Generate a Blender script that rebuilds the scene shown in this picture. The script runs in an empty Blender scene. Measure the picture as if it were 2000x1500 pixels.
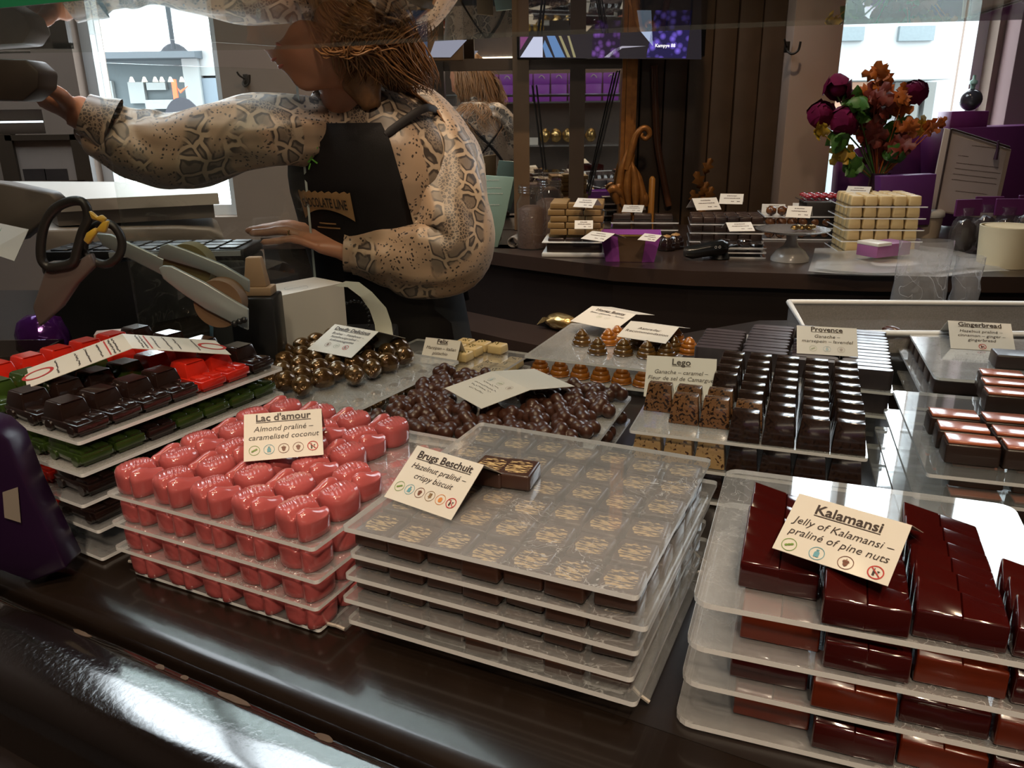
import bpy, bmesh, math, random
from mathutils import Vector, Matrix, noise, Euler
R = math.radians
random.seed(7)
SC = bpy.context.scene
COL = SC.collection

# ------------------------------------------------------------------ camera
CZ, PITCH, ROLL, FPX = 1.4, R(18.8), R(-0.8), 1550.0
cp, sp, cr, sr = math.cos(PITCH), math.sin(PITCH), math.cos(ROLL), math.sin(ROLL)
_f, _r0, _u0 = Vector((0, cp, -sp)), Vector((1, 0, 0)), Vector((0, sp, cp))
_right, _up = _r0 * cr + _u0 * sr, _u0 * cr - _r0 * sr
cam_d = bpy.data.cameras.new('camera')
cam = bpy.data.objects.new('camera', cam_d)
COL.objects.link(cam)
m3 = Matrix((_right, _up, -_f)).transposed()
cam.matrix_world = Matrix.Translation((0, 0, CZ)) @ m3.to_4x4()
cam_d.sensor_width = 36.0
cam_d.lens = FPX / 2000 * 36.0
cam_d.clip_start = 0.02
SC.camera = cam


def ray(px, py):
    x, y = (px - 1000) / FPX, (750 - py) / FPX
    return _f + _right * x + _up * y


def at(px, py, z):
    d = ray(px, py)
    return Vector((0, 0, CZ)) + d * ((z - CZ) / d.z)


def atY(px, py, Y):
    d = ray(px, py)
    return Vector((0, 0, CZ)) + d * (Y / d.y)


# ------------------------------------------------------------------ light
w = bpy.data.worlds.new('overcast_sky')
SC.world = w
w.use_nodes = True
wn = w.node_tree
bg = wn.nodes['Background']
bg.inputs[0].default_value = (0.86, 0.94, 1.0, 1)
bg.inputs[1].default_value = 7.5


def spot(name, loc, target, power, col, size=60, blend=.6, rad=.04):
    d = bpy.data.lights.new(name, 'SPOT')
    d.energy, d.color, d.spot_size, d.spot_blend, d.shadow_soft_size = power, col, R(size), blend, rad
    o = bpy.data.objects.new(name, d)
    COL.objects.link(o)
    o.location = loc
    o.rotation_euler = (Vector(target) - Vector(loc)).to_track_quat('-Z', 'Y').to_euler()
    return o


WARM = (1.0, 0.75, 0.49)
WARM2 = (1.0, 0.79, 0.57)
spot('ceiling_and_fill_spot', (-0.55, -0.25, 3.4), (-0.25, 0.75, 1.05), 50, WARM2, 44, .8)
spot('ceiling_and_fill_spot', (0.15, -0.35, 3.4), (0.0, 0.75, 1.05), 50, WARM2, 44, .8)
spot('ceiling_and_fill_spot', (0.75, -0.2, 3.4), (0.45, 0.9, 1.05), 64, WARM, 46, .8)
spot('ceiling_and_fill_spot', (-0.15, 0.75, 3.4), (-0.2, 1.3, 1.2), 30, WARM, 60, .8)
spot('ceiling_and_fill_spot', (0.25, 1.2, 3.4), (0.1, 2.3, 1.1), 70, WARM, 70, .8)
spot('ceiling_and_fill_spot', (0.0, -1.3, 3.2), (0.0, 0.7, 1.0), 95, WARM2, 62, .9, .12)  # unseen fill lamp added behind the camera to brighten the front faces
spot('ceiling_and_fill_spot', (0.3, -0.4, 3.4), (0.5, -1.1, 1.3), 60, WARM2, 80, .8)


def portal(loc, rot, sx, sy):
    d = bpy.data.lights.new('window_portal', 'AREA')
    d.shape, d.size, d.size_y = 'RECTANGLE', sx, sy
    d.cycles.is_portal = True
    o = bpy.data.objects.new('window_portal', d)
    COL.objects.link(o)
    o.location, o.rotation_euler = loc, rot
    return o


SC.view_settings.view_transform = 'Standard'
SC.view_settings.look = 'None'
SC.view_settings.gamma = 1.0
SC.view_settings.use_curve_mapping = False
SC.view_settings.exposure = 0.25
cy = SC.cycles
cy.max_bounces, cy.diffuse_bounces, cy.glossy_bounces = 10, 3, 5
cy.transmission_bounces, cy.transparent_max_bounces = 8, 40
cy.caustics_reflective = cy.caustics_refractive = False
cy.sample_clamp_indirect = 4.0
cy.use_denoising = True

# ------------------------------------------------------------------ helpers
_MATS = {}


def mat(name, col=(.5, .5, .5), rough=.5, metal=0.0, var=.12, nscale=30, bump=0.0, bscale=200, coat=0.0, spec=.5,
        col2=None, sss=0.0, emit=None, estr=0.0, trans=0.0, sheen=0.0):
    if name in _MATS:
        return _MATS[name]
    m = bpy.data.materials.new(name)
    m.use_nodes = True
    nt = m.node_tree
    b = nt.nodes['Principled BSDF']
    tc = nt.nodes.new('ShaderNodeTexCoord')
    n = nt.nodes.new('ShaderNodeTexNoise')
    n.inputs['Scale'].default_value = nscale
    n.inputs['Detail'].default_value = 4
    nt.links.new(tc.outputs['Object'], n.inputs['Vector'])
    mx = nt.nodes.new('ShaderNodeMix')
    mx.data_type = 'RGBA'
    c = Vector(col)
    d = Vector(col2) if col2 else c * (1 - var)
    mx.inputs[6].default_value = (*c, 1)
    mx.inputs[7].default_value = (*d, 1)
    nt.links.new(n.outputs['Fac'], mx.inputs[0])
    nt.links.new(mx.outputs[2], b.inputs['Base Color'])
    b.inputs['Roughness'].default_value = rough
    b.inputs['Metallic'].default_value = metal
    b.inputs['Coat Weight'].default_value = coat
    b.inputs['Coat Roughness'].default_value = .08
    b.inputs['Specular IOR Level'].default_value = spec
    if trans:
        b.inputs['Transmission Weight'].default_value = trans
    if sss:
        b.inputs['Subsurface Weight'].default_value = sss
        b.inputs['Subsurface Radius'].default_value = (.01, .004, .002)
    if sheen:
        b.inputs['Sheen Weight'].default_value = sheen
    if emit:
        b.inputs['Emission Color'].default_value = (*emit, 1)
        b.inputs['Emission Strength'].default_value = estr
    if bump:
        n2 = nt.nodes.new('ShaderNodeTexNoise')
        n2.inputs['Scale'].default_value = bscale
        n2.inputs['Detail'].default_value = 3
        nt.links.new(tc.outputs['Object'], n2.inputs['Vector'])
        bp = nt.nodes.new('ShaderNodeBump')
        bp.inputs['Strength'].default_value = bump
        bp.inputs['Distance'].default_value = .001
        nt.links.new(n2.outputs['Fac'], bp.inputs['Height'])
        nt.links.new(bp.outputs[0], b.inputs['Normal'])
    _MATS[name] = m
    return m


def N(nt, t, **kw):
    n = nt.nodes.new(t)
    for k, v in kw.items():
        setattr(n, k, v)
    return n


def math_node(nt, op, a, b=None, clamp=False):
    n = N(nt, 'ShaderNodeMath', operation=op, use_clamp=clamp)
    for i, v in enumerate((a, b)):
        if v is None:
            continue
        if isinstance(v, (int, float)):
            n.inputs[i].default_value = v
        else:
            nt.links.new(v, n.inputs[i])
    return n.outputs[0]


def clear(name, haze=.05, scratch=.25, tint=(.97, .98, .98), ior=1.49, hazecol=(.85, .86, .88), rough=.03, scale=26, refl=1.0):
    """clear sheet: see-through body, gloss by angle, fine haze and hairline scratches"""
    if name in _MATS:
        return _MATS[name]
    m = bpy.data.materials.new(name)
    m.use_nodes = True
    nt = m.node_tree
    nt.nodes.remove(nt.nodes['Principled BSDF'])
    out = nt.nodes['Material Output']
    tc = N(nt, 'ShaderNodeTexCoord')
    tr = N(nt, 'ShaderNodeBsdfTransparent')
    tr.inputs[0].default_value = (*tint, 1)
    df = N(nt, 'ShaderNodeBsdfDiffuse')
    df.inputs[0].default_value = (*hazecol, 1)
    gl = N(nt, 'ShaderNodeBsdfGlossy')
    gl.inputs['Roughness'].default_value = rough
    gl.inputs[0].default_value = (1, 1, 1, 1)
    ns = N(nt, 'ShaderNodeTexNoise')
    ns.inputs['Scale'].default_value = scale
    ns.inputs['Detail'].default_value = 2
    ns.inputs['Distortion'].default_value = 2.5
    nt.links.new(tc.outputs['Object'], ns.inputs['Vector'])
    a = math_node(nt, 'SUBTRACT', ns.outputs['Fac'], .5)
    a = math_node(nt, 'ABSOLUTE', a)
    a = math_node(nt, 'LESS_THAN', a, .006)
    n2 = N(nt, 'ShaderNodeTexNoise')
    n2.inputs['Scale'].default_value = 9
    nt.links.new(tc.outputs['Object'], n2.inputs['Vector'])
    msk = math_node(nt, 'SUBTRACT', n2.outputs['Fac'], .42)
    msk = math_node(nt, 'MULTIPLY', msk, 5, True)
    n3 = N(nt, 'ShaderNodeTexNoise')
    n3.inputs['Scale'].default_value = 420
    nt.links.new(tc.outputs['Object'], n3.inputs['Vector'])
    sc = math_node(nt, 'MULTIPLY', a, msk)
    sc = math_node(nt, 'MULTIPLY', sc, scratch)
    hz = math_node(nt, 'ADD', math_node(nt, 'MULTIPLY', n3.outputs['Fac'], haze * .7), haze * .65)
    fac = math_node(nt, 'ADD', sc, hz, True)
    mx = N(nt, 'ShaderNodeMixShader')
    nt.links.new(fac, mx.inputs[0])
    nt.links.new(tr.outputs[0], mx.inputs[1])
    nt.links.new(df.outputs[0], mx.inputs[2])
    fr = N(nt, 'ShaderNodeFresnel')
    fr.inputs['IOR'].default_value = ior
    ge = N(nt, 'ShaderNodeNewGeometry')
    ff = math_node(nt, 'SUBTRACT', 1.0, ge.outputs['Backfacing'])
    ff = math_node(nt, 'MULTIPLY', ff, fr.outputs[0])
    ff = math_node(nt, 'MULTIPLY', ff, refl, True)
    m2 = N(nt, 'ShaderNodeMixShader')
    nt.links.new(ff, m2.inputs[0])
    nt.links.new(mx.outputs[0], m2.inputs[1])
    nt.links.new(gl.outputs[0], m2.inputs[2])
    nt.links.new(m2.outputs[0], out.inputs['Surface'])
    _MATS[name] = m
    return m


def link(o, parent=None):
    COL.objects.link(o)
    if parent is not None:
        o.parent = parent
    return o


def obj(name, bm, mats, parent=None, smooth=40, loc=None, rotz=0.0):
    """link the bmesh as one mesh object"""
    me = bpy.data.meshes.new(name)
    bm.normal_update()
    bm.to_mesh(me)
    bm.free()
    for mt in (mats if isinstance(mats, (list, tuple)) else [mats]):
        me.materials.append(mt)
    if smooth:
        me.shade_smooth()
        me.set_sharp_from_angle(angle=R(smooth))
    o = bpy.data.objects.new(name, me)
    link(o, parent)
    if loc is not None:
        o.location = loc
    if rotz:
        o.rotation_euler = (0, 0, rotz)
    return o


def tag(o, label=None, cat=None, group=None, kind=None):
    if label:
        o['label'] = label
    if cat:
        o['category'] = cat
    if group:
        o['group'] = group
    if kind:
        o['kind'] = kind
    return o


def thing(name, label, cat, loc=(0, 0, 0), rotz=0.0, group=None):
    o = bpy.data.objects.new(name, None)
    o.empty_display_size = .02
    link(o)
    o.location = loc
    o.rotation_euler = (0, 0, rotz)
    return tag(o, label, cat, group)


def struct(name, bm, m, **kw):
    return tag(obj(name, bm, m, **kw), kind='structure')


def dup(o, loc, rotz=None, label=None, group=None, mats=None):
    """copy of a thing with copies of its parts"""
    r = o.copy()
    COL.objects.link(r)
    r.location = loc
    if rotz is not None:
        r.rotation_euler = (0, 0, rotz)
    if label:
        r['label'] = label
    if group:
        r['group'] = group
    for ch in o.children:
        c = ch.copy()
        COL.objects.link(c)
        c.parent = r
        for g in ch.children:
            d = g.copy()
            COL.objects.link(d)
            d.parent = c
    return r


I4 = Matrix.Identity(4)


def T(x=0, y=0, z=0, rz=0, rx=0, ry=0):
    return Matrix.Translation((x, y, z)) @ Euler((rx, ry, rz)).to_matrix().to_4x4()


def box(bm, x0, x1, y0, y1, z0, z1, bev=0.0, seg=2, m=None, mi=0, taper=None):
    vs = []
    cx, cy_ = (x0 + x1) / 2, (y0 + y1) / 2
    for z in (z0, z1):
        for (x, y) in ((x0, y0), (x1, y0), (x1, y1), (x0, y1)):
            if taper and z == z1:
                x, y = cx + (x - cx) * taper[0], cy_ + (y - cy_) * taper[1]
            vs.append(bm.verts.new((x, y, z)))
    fs = [bm.faces.new([vs[i] for i in q]) for q in
          ((3, 2, 1, 0), (4, 5, 6, 7), (0, 1, 5, 4), (1, 2, 6, 5), (2, 3, 7, 6), (3, 0, 4, 7))]
    for f in fs:
        f.material_index = mi
    if bev:
        es = list({e for f in fs for e in f.edges})
        r = bmesh.ops.bevel(bm, geom=es, offset=bev, segments=seg, affect='EDGES', profile=.5)
        vs = list({v for f in r['faces'] for v in f.verts} | {v for v in vs if v.is_valid})
        for f in r['faces']:
            f.material_index = mi
    if m is not None:
        bmesh.ops.transform(bm, matrix=m, verts=[v for v in vs if v.is_valid])
    return fs


def ring_loft(bm, rings, cap=True, mi=0, close=True):
    vr = [[bm.verts.new(p) for p in r] for r in rings]
    n = len(vr[0])
    for a, b in zip(vr, vr[1:]):
        for i in range(n if close else n - 1):
            j = (i + 1) % n
            f = bm.faces.new((a[i], a[j], b[j], b[i]))
            f.material_index = mi
    if cap and close:
        bm.faces.new(vr[0][::-1]).material_index = mi
        bm.faces.new(vr[-1]).material_index = mi
    return vr


def lathe(bm, prof, seg=24, m=None, mi=0, cap=True):
    m = m or I4
    rings = []
    for r, z in prof:
        rings.append([m @ Vector((r * math.cos(2 * math.pi * i / seg), r * math.sin(2 * math.pi * i / seg), z)) for i in range(seg)])
    return ring_loft(bm, rings, cap, mi)


def tube(bm, pts, rad, seg=10, mi=0, cap=True, flat=1.0, up=None):
    pts = [Vector(p) for p in pts]
    n = len(pts)
    rads = rad if isinstance(rad, (list, tuple)) else [rad] * n
    rings = []
    prev = None
    for i, p in enumerate(pts):
        t = (pts[min(i + 1, n - 1)] - pts[max(i - 1, 0)]).normalized()
        if prev is None:
            a = Vector(up) if up else (Vector((0, 0, 1)) if abs(t.z) < .9 else Vector((1, 0, 0)))
        else:
            a = prev
        a = (a - t * a.dot(t)).normalized()
        prev = a
        b = t.cross(a)
        rings.append([p + a * (math.cos(2 * math.pi * k / seg) * rads[i]) * flat + b * (math.sin(2 * math.pi * k / seg) * rads[i]) for k in range(seg)])
    return ring_loft(bm, rings, cap, mi)


def rrect(x0, x1, y0, y1, r, n=4):
    pts = []
    for cx, cy_, a0 in ((x1 - r, y0 + r, -90), (x1 - r, y1 - r, 0), (x0 + r, y1 - r, 90), (x0 + r, y0 + r, 180)):
        for k in range(n + 1):
            a = R(a0 + 90 * k / n)
            pts.append((cx + r * math.cos(a), cy_ + r * math.sin(a)))
    return pts


def prism(bm, outline, z0, z1, m=None, mi=0, side=None):
    m = m or I4
    a = [bm.verts.new(m @ Vector((x, y, z0))) for x, y in outline]
    b = [bm.verts.new(m @ Vector((x, y, z1))) for x, y in outline]
    n = len(a)
    bm.faces.new(a[::-1]).material_index = mi
    bm.faces.new(b).material_index = mi
    for i in range(n):
        j = (i + 1) % n
        bm.faces.new((a[i], a[j], b[j], b[i])).material_index = mi if side is None else side


def quad(bm, p, mi=0, th=0.0):
    """flat panel from four corners (anticlockwise seen from its front), optional thickness behind"""
    p = [Vector(q) for q in p]
    if th:
        n = (p[1] - p[0]).cross(p[3] - p[0]).normalized() * th
        a = [bm.verts.new(q - n) for q in p]
        b = [bm.verts.new(q) for q in p]
        bm.faces.new(a[::-1]).material_index = mi
        bm.faces.new(b).material_index = mi
        for i in range(4):
            j = (i + 1) % 4
            bm.faces.new((a[i], a[j], b[j], b[i])).material_index = mi
    else:
        bm.faces.new([bm.verts.new(q) for q in p]).material_index = mi


def ball(bm, c, r, sub=2, sx=1, sy=1, sz=1, mi=0, m=None, fn=None):
    g = bmesh.ops.create_icosphere(bm, subdivisions=sub, radius=1.0)
    for v in g['verts']:
        p = v.co.copy()
        if fn:
            p = fn(p)
        p = Vector((p.x * r * sx, p.y * r * sy, p.z * r * sz)) + Vector(c)
        v.co = m @ p if m else p
    for f in {f for v in g['verts'] for f in v.link_faces}:
        f.material_index = mi


def smin(a, b, k):
    h = max(k - abs(a - b), 0) / k
    return min(a, b) - h * h * k * .25


def smax(a, b, k):
    return -smin(-a, -b, k)


def text_into(bm, s, size, x, y, m, mi=0, bold=0.0, shear=0.0, align='CENTER', z=.0, lift=.0004, sx=1.0):
    cu = bpy.data.curves.new('t', 'FONT')
    cu.body, cu.size, cu.align_x, cu.offset, cu.shear, cu.resolution_u = s, size, align, bold, shear, 2
    o = bpy.data.objects.new('t', cu)
    COL.objects.link(o)
    me = bpy.data.meshes.new_from_object(o)
    bpy.data.objects.remove(o)
    bpy.data.curves.remove(cu)
    xs = [v.co.x for v in me.vertices] or [0]
    vs = [bm.verts.new(m @ Vector((v.co.x * sx + x, v.co.y + y, lift))) for v in me.vertices]
    for p in me.polygons:
        try:
            bm.faces.new([vs[i] for i in p.vertices]).material_index = mi
        except ValueError:
            pass
    bpy.data.meshes.remove(me)
    return min(xs) * sx + x, max(xs) * sx + x


ORD = ['first', 'second', 'third', 'fourth', 'fifth', 'sixth', 'seventh', 'eighth', 'ninth', 'tenth', 'eleventh', 'twelfth']


def nth(i, n, a, b):
    """position in a run of n seen between the ends a and b"""
    if i == 0:
        return a + 'most'
    if i == n - 1:
        return b + 'most'
    return f'{ORD[i]} from {a}'


class Frame:
    """tray frame: origin at the front-left corner, u along the front edge, v towards the back"""

    def __init__(s, o, ang):
        s.o, s.a = Vector((o[0], o[1], 0)), R(ang)
        s.u = Vector((math.cos(s.a), math.sin(s.a), 0))
        s.v = Vector((-math.sin(s.a), math.cos(s.a), 0))

    def p(s, u, v, z):
        return s.o + s.u * u + s.v * v + Vector((0, 0, z))
# ------------------------------------------------------------------ setting
YW = 2.75
M_wall = mat('greige_plaster', (.27, .20, .155), .8, var=.12, nscale=6, bump=.2, bscale=60)
M_darkwood = mat('dark_panel_wood', (.090, .056, .034), .38, var=.5, nscale=14, bump=.1, bscale=60)
M_floor = mat('dark_floor_boards', (.06, .04, .03), .45, var=.4, nscale=4)
M_ceil = mat('brown_ceiling_paint', (.16, .11, .08), .8, var=.15, nscale=3)
M_frame = mat('white_window_paint', (.75, .76, .76), .5, var=.06)
M_pane = clear('window_glass', haze=.004, scratch=.0, tint=(.98, .99, .99))


def wx(px, py):
    return atY(px, py, YW).x


def wz(px, py):
    return atY(px, py, YW).z


xa0, xa1 = wx(150, 150), wx(436, 200)
xc0, xc1 = wx(1606, 180), wx(1944, 100)
xd0, xd1 = wx(-260, 240), wx(86, 240)
OPEN = [(xa0, xa1, 1.08, 2.7), (xc0, xc1, 1.0, 3.0), (xd0, xd1, wz(40, 262), wz(40, 214)), (xc1 + .14, xc1 + .95, 1.95, 3.25)]


def wall_with_holes(name, x0, x1, z0, z1, y0, y1, holes, m):
    xs = sorted({x0, x1, *[h[0] for h in holes], *[h[1] for h in holes]})
    zs = sorted({z0, z1, *[h[2] for h in holes], *[h[3] for h in holes]})
    bm = bmesh.new()
    for a, b in zip(xs, xs[1:]):
        for c, d in zip(zs, zs[1:]):
            mx, mz = (a + b) / 2, (c + d) / 2
            if any(h[0] < mx < h[1] and h[2] < mz < h[3] for h in holes):
                continue
            box(bm, a, b, y0, y1, c, d)
    return struct(name, bm, m, smooth=0)


wall_with_holes('wall_back', -3.2, 3.2, 0, 3.6, YW, YW + .22, OPEN, M_wall)
for nm, b in (('wall_left', (-3.3, -3.1, -1.7, YW, 0, 3.6)), ('wall_right', (3.1, 3.3, -1.7, YW, 0, 3.6)),
              ('wall_front', (-3.3, 3.3, -1.8, -1.6, 0, 3.6))):
    bm = bmesh.new()
    box(bm, *b)
    struct(nm, bm, mat('umber_wall_paint', (.13, .085, .06), .7, var=.2, nscale=3), smooth=0)
bm = bmesh.new()
box(bm, -3.3, 3.3, -1.8, YW + .22, -.1, 0)
struct('floor', bm, M_floor, smooth=0)
# ceiling with a roof light over the serving side
SKY = (-2.62, -.55, 1.2, 2.68)
bm = bmesh.new()
for r in ((-3.3, SKY[0], -1.8, YW + .22), (SKY[1], 3.3, -1.8, YW + .22), (SKY[0], SKY[1], -1.8, SKY[2]), (SKY[0], SKY[1], SKY[3], YW + .22)):
    box(bm, *r, 3.6, 3.7)
struct('ceiling', bm, M_ceil, smooth=0)
bm = bmesh.new()
for r in ((SKY[0], SKY[0] + .05, SKY[2], SKY[3]), (SKY[1] - .05, SKY[1], SKY[2], SKY[3]), (SKY[0], SKY[1], SKY[2], SKY[2] + .05), (SKY[0], SKY[1], SKY[3] - .05, SKY[3]),
          (-1.78, -1.70, SKY[2], SKY[3])):
    box(bm, *r, 3.6, 3.72)
sk = struct('window_5', bm, M_frame, smooth=0)
bm = bmesh.new()
box(bm, SKY[0] + .02, SKY[1] - .02, SKY[2] + .02, SKY[3] - .02, 3.66, 3.666)
obj('window_glass', bm, M_pane, sk, smooth=0)
portal(((SKY[0] + SKY[1]) / 2, (SKY[2] + SKY[3]) / 2, 3.75), (0, 0, 0), SKY[1] - SKY[0], SKY[3] - SKY[2])

for i, (a, b, c, d) in enumerate(OPEN):
    portal(((a + b) / 2, YW + .2, (c + d) / 2), (R(-90), 0, 0), b - a, d - c)
    bm = bmesh.new()
    t = .035
    box(bm, a, a + t, YW + .06, YW + .14, c, d)
    box(bm, b - t, b, YW + .06, YW + .14, c, d)
    box(bm, a + t, b - t, YW + .06, YW + .14, d - t, d)
    box(bm, a + t, b - t, YW + .06, YW + .14, c, c + t)
    if i == 1:
        box(bm, a + t, b - t, YW + .07, YW + .13, 2.06, 2.1)
        box(bm, (a + b) / 2 - .018, (a + b) / 2 + .018, YW + .07, YW + .13, 2.1, d - t)
    wroot = struct(f'window_{i + 1}', bm, M_frame, smooth=0)
    bm = bmesh.new()
    box(bm, a + t, b - t, YW + .097, YW + .103, c + t, d - t)
    obj('window_glass', bm, M_pane, wroot, smooth=0)

# pillar between the dark panelling and the right-hand window, its hook
bm = bmesh.new()
px0, px1 = wx(1512, 220), xc0
box(bm, px0, px1, YW - .12, YW, 0, 3.6, .004)
struct('wall_pillar', bm, mat('pinkish_grey_paint', (.40, .30, .25), .75, var=.1, nscale=5, bump=.15, bscale=50), smooth=30)
# dark vertical boards beside the mirror
bm = bmesh.new()
bx0 = wx(1200, 200)
nb = 7
for k in range(nb):
    a, b = bx0 + (px0 - bx0) * k / nb, bx0 + (px0 - bx0) * (k + 1) / nb
    box(bm, a + .002, b - .002, YW - .05 - .004 * (k % 2), YW, 0, 3.55, .003)
struct('wall_panelling', bm, M_darkwood, smooth=30)
# plum coloured side wall right of the window
bm = bmesh.new()
box(bm, xc1 + .02, xc1 + .9, YW - .08, YW, 0, 1.92, .004)
for k in range(5):
    box(bm, xc1 + .1 + .16 * k, xc1 + .13 + .16 * k, YW - .095, YW - .08, 0, 1.9)
struct('wall_pilaster', bm, mat('plum_grey_paint', (.27, .17, .165), .7, var=.15, nscale=5), smooth=30)

# ------------------------------------------------------------------ display case
DECK = 1.0
DN = Vector((.469, .883, 0))
DD = Vector((.883, -.469, 0))
M_sill = mat('black_stained_wood', (.016, .010, .007), .22, var=.5, nscale=20, bump=.06, bscale=90, coat=.4)
M_ledge = mat('thick_black_gloss_paint', (.010, .007, .006), .12, var=.4, nscale=30, bump=.35, bscale=170, coat=1.0)
M_ledge.node_tree.nodes['Principled BSDF'].inputs['Coat IOR'].default_value = 1.95
M_deck = mat('dark_laminate', (.018, .013, .011), .3, var=.3, nscale=20, coat=.2)
M_chip = mat('bare_wood_chip', (.10, .06, .035), .6, var=.5, nscale=120, bump=.4)
RZ = math.atan2(DD.y, DD.x)
case = thing('display_counter', 'black wooden serving counter with a glossy chipped front ledge carrying all the praline stacks', 'counter')
MD = Matrix(((DD.x, DN.x, 0, 0), (DD.y, DN.y, 0, 0), (0, 0, 1, 0), (0, 0, 0, 1)))
bm = bmesh.new()
pl = [at(-900, 640, DECK).xy * 1.0]
sb = [DD * s + DN * .432 for s in (-1.7, 1.3)]
deckpoly = [(sb[0].x, sb[0].y), (sb[1].x, sb[1].y), (1.9, 1.5), (.5, 1.55), (.08, 1.33), (-.1, 1.2), (-.20, 1.31), (-.41, 1.31), (-.43, 1.9), (-1.9, 2.0)]
prism(bm, deckpoly, .96, DECK)
obj('deck', bm, M_deck, case, smooth=0)
bm = bmesh.new()
rings = []
for s in (-1.75, 1.3):
    rings.append([MD @ Vector((s, a, z)) for a, z in ((.4315, .9), (.4315, DECK), (.405, DECK), (.388, .9988), (.372, .9968), (.36, .9945), (.351, .9915), (.346, .987), (.345, .98), (.345, .9))])
ring_loft(bm, rings, True)
bmesh.ops.recalc_face_normals(bm, faces=bm.faces)
obj('sill_board', bm, M_sill, case, smooth=40)
bm = bmesh.new()
# ledge in front: soft front edge, slightly uneven
rings = []
ns = 60
for i in range(ns + 1):
    s = -1.75 + 3.05 * i / ns
    prof = [(.337, .86), (.337, .984), (.333, .9885), (.326, .9885), (.312, .9855), (.298, .982), (.286, .9785), (.277, .974), (.271, .967), (.268, .956), (.268, .86)]
    rings.append([MD @ Vector((s, a + .0012 * noise.noise((s * 9, a * 40, 0)), z + .0012 * noise.noise((s * 14, a * 60, 3)))) for a, z in prof])
ring_loft(bm, rings, True)
bmesh.ops.recalc_face_normals(bm, faces=bm.faces)
obj('front_ledge', bm, M_ledge, case, smooth=60)
for px, py, ln, wd in ((170, 1228, .022, .0022), (325, 1292, .010, .0022), (370, 1314, .008, .002), (470, 1352, .034, .0026), (660, 1412, .016, .003)):
    bm = bmesh.new()
    q = at(px, py, .9895)
    s, nn = q.dot(DD), .331
    pts = []
    for k in range(14):
        a = 2 * math.pi * k / 14
        rr = 1 + .35 * noise.noise((k * 1.3, px * .1, 0))
        pts.append((s + ln / 2 * math.cos(a) * rr, nn + wd * math.sin(a) * rr))
    prism(bm, pts, .984, .9888, MD)
    tag(obj('paint_chip', bm, M_chip, case, smooth=0), 'brown chip in the black paint')
bm = bmesh.new()
box(bm, -1.75, 1.3, .29, .40, 0, .93, 0, 1, MD)
box(bm, -1.75, 1.3, .225, .30, .86, .905, .008, 3, MD)
box(bm, -1.75, 1.3, .20, .30, 0, .86, .004, 3, MD)
obj('front_panel', bm, M_sill, case, smooth=40)
bm = bmesh.new()
prism(bm, [(x * .98, y - .03 if y > 1.1 else y + .02) for x, y in deckpoly], .0, .96)
obj('carcass', bm, M_deck, case, smooth=0)

# glass shelf over the case and the pane on the serving side
M_glass = clear('clear_shelf_glass', haze=.004, scratch=.04, tint=(.62, .65, .63), ior=1.52, refl=1.0, rough=.012, scale=12)
M_gedge = mat('green_glass_edge', (.02, .22, .10), .15, var=.3, nscale=8, spec=.8)
M_gedge2 = clear('pale_glass_edge', haze=.16, scratch=0, tint=(.75, .85, .80), ior=1.5)
ZS = 1.485
shelf = thing('glass_shelf', 'long horizontal glass shelf over the counter with a green front edge', 'shelf', (0, .8, ZS))
f0, f1 = at(0, 17, ZS), at(210, -3, ZS)
fd = (f1 - f0).normalized()
bk = [at(-500, 112, ZS), at(580, 96, ZS), at(1000, 72, ZS), at(1540, 51, ZS), at(2300, 30, ZS)]
bm = bmesh.new()
ol = [f0 - fd * .9, f1 + fd * 1.6] + bk[::-1]
ol = [(p.x, p.y - .8) for p in ol]
prism(bm, ol, 0, .005, side=1)
obj('glass_sheet', bm, [M_glass, M_gedge2], shelf, smooth=0)
bm = bmesh.new()
p0, p1 = f0 - fd * .9, f1 + fd * 1.6
nn = Vector((fd.y, -fd.x, 0)) * .003
for q in (p0, p1):
    pass
quad(bm, [p0 + nn - Vector((0, .8, ZS)), p1 + nn - Vector((0, .8, ZS)), p1 + nn + Vector((0, -.8, -ZS + .009)), p0 + nn + Vector((0, -.8, -ZS + .009))], th=.0028)
tag(obj('front_edge', bm, M_gedge, shelf, smooth=0), 'green glass edge')
# shelf posts stand outside the picture
for s in (-1.55, 1.25):
    bm = bmesh.new()
    q = MD @ Vector((s, .42, 0))
    lathe(bm, [(.012, DECK), (.012, ZS - .001)], 12, T(q.x, q.y, 0))
    obj('post', bm, mat('brushed_steel', (.5, .5, .5), .3, 1.0), case)

pt = atY(577, 137, 1.325)
pb = atY(610, 540, 1.325)
ptl = at(185, 122, pt.z)
pane = thing('glass_screen', 'upright clear glass screen between the counter front and the white scale', 'glass screen', (pt.x, pt.y, DECK + .0))
bm = bmesh.new()
d = (Vector((ptl.x, ptl.y, 0)) - Vector((pt.x, pt.y, 0)))
d.normalize()
o0 = Vector((0, 0, 0))
L = (ptl.xy - pt.xy).length
nx = Vector((-d.y, d.x, 0)) * .003
a0, a1 = o0, d * (L + .0)
H = pt.z - DECK
vs = [a0 - nx, a1 - nx, a1 + nx, a0 + nx]
prism(bm, [(v.x, v.y) for v in vs], 0.001, H, mi=1, side=0)
bm.faces.ensure_lookup_table()
for f_ in bm.faces:
    c_ = f_.calc_center_median()
    if f_.calc_area() < .01 and c_.xy.length < L * .9:
        f_.material_index = 1
obj('pane_sheet', bm, [clear('clear_screen_glass', haze=.01, scratch=.05, tint=(.94, .96, .95), ior=1.5, rough=.015, scale=10), mat('bright_glass_edge', (.62, .68, .66), .12, var=.2, spec=.9)], pane, smooth=0)

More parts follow.
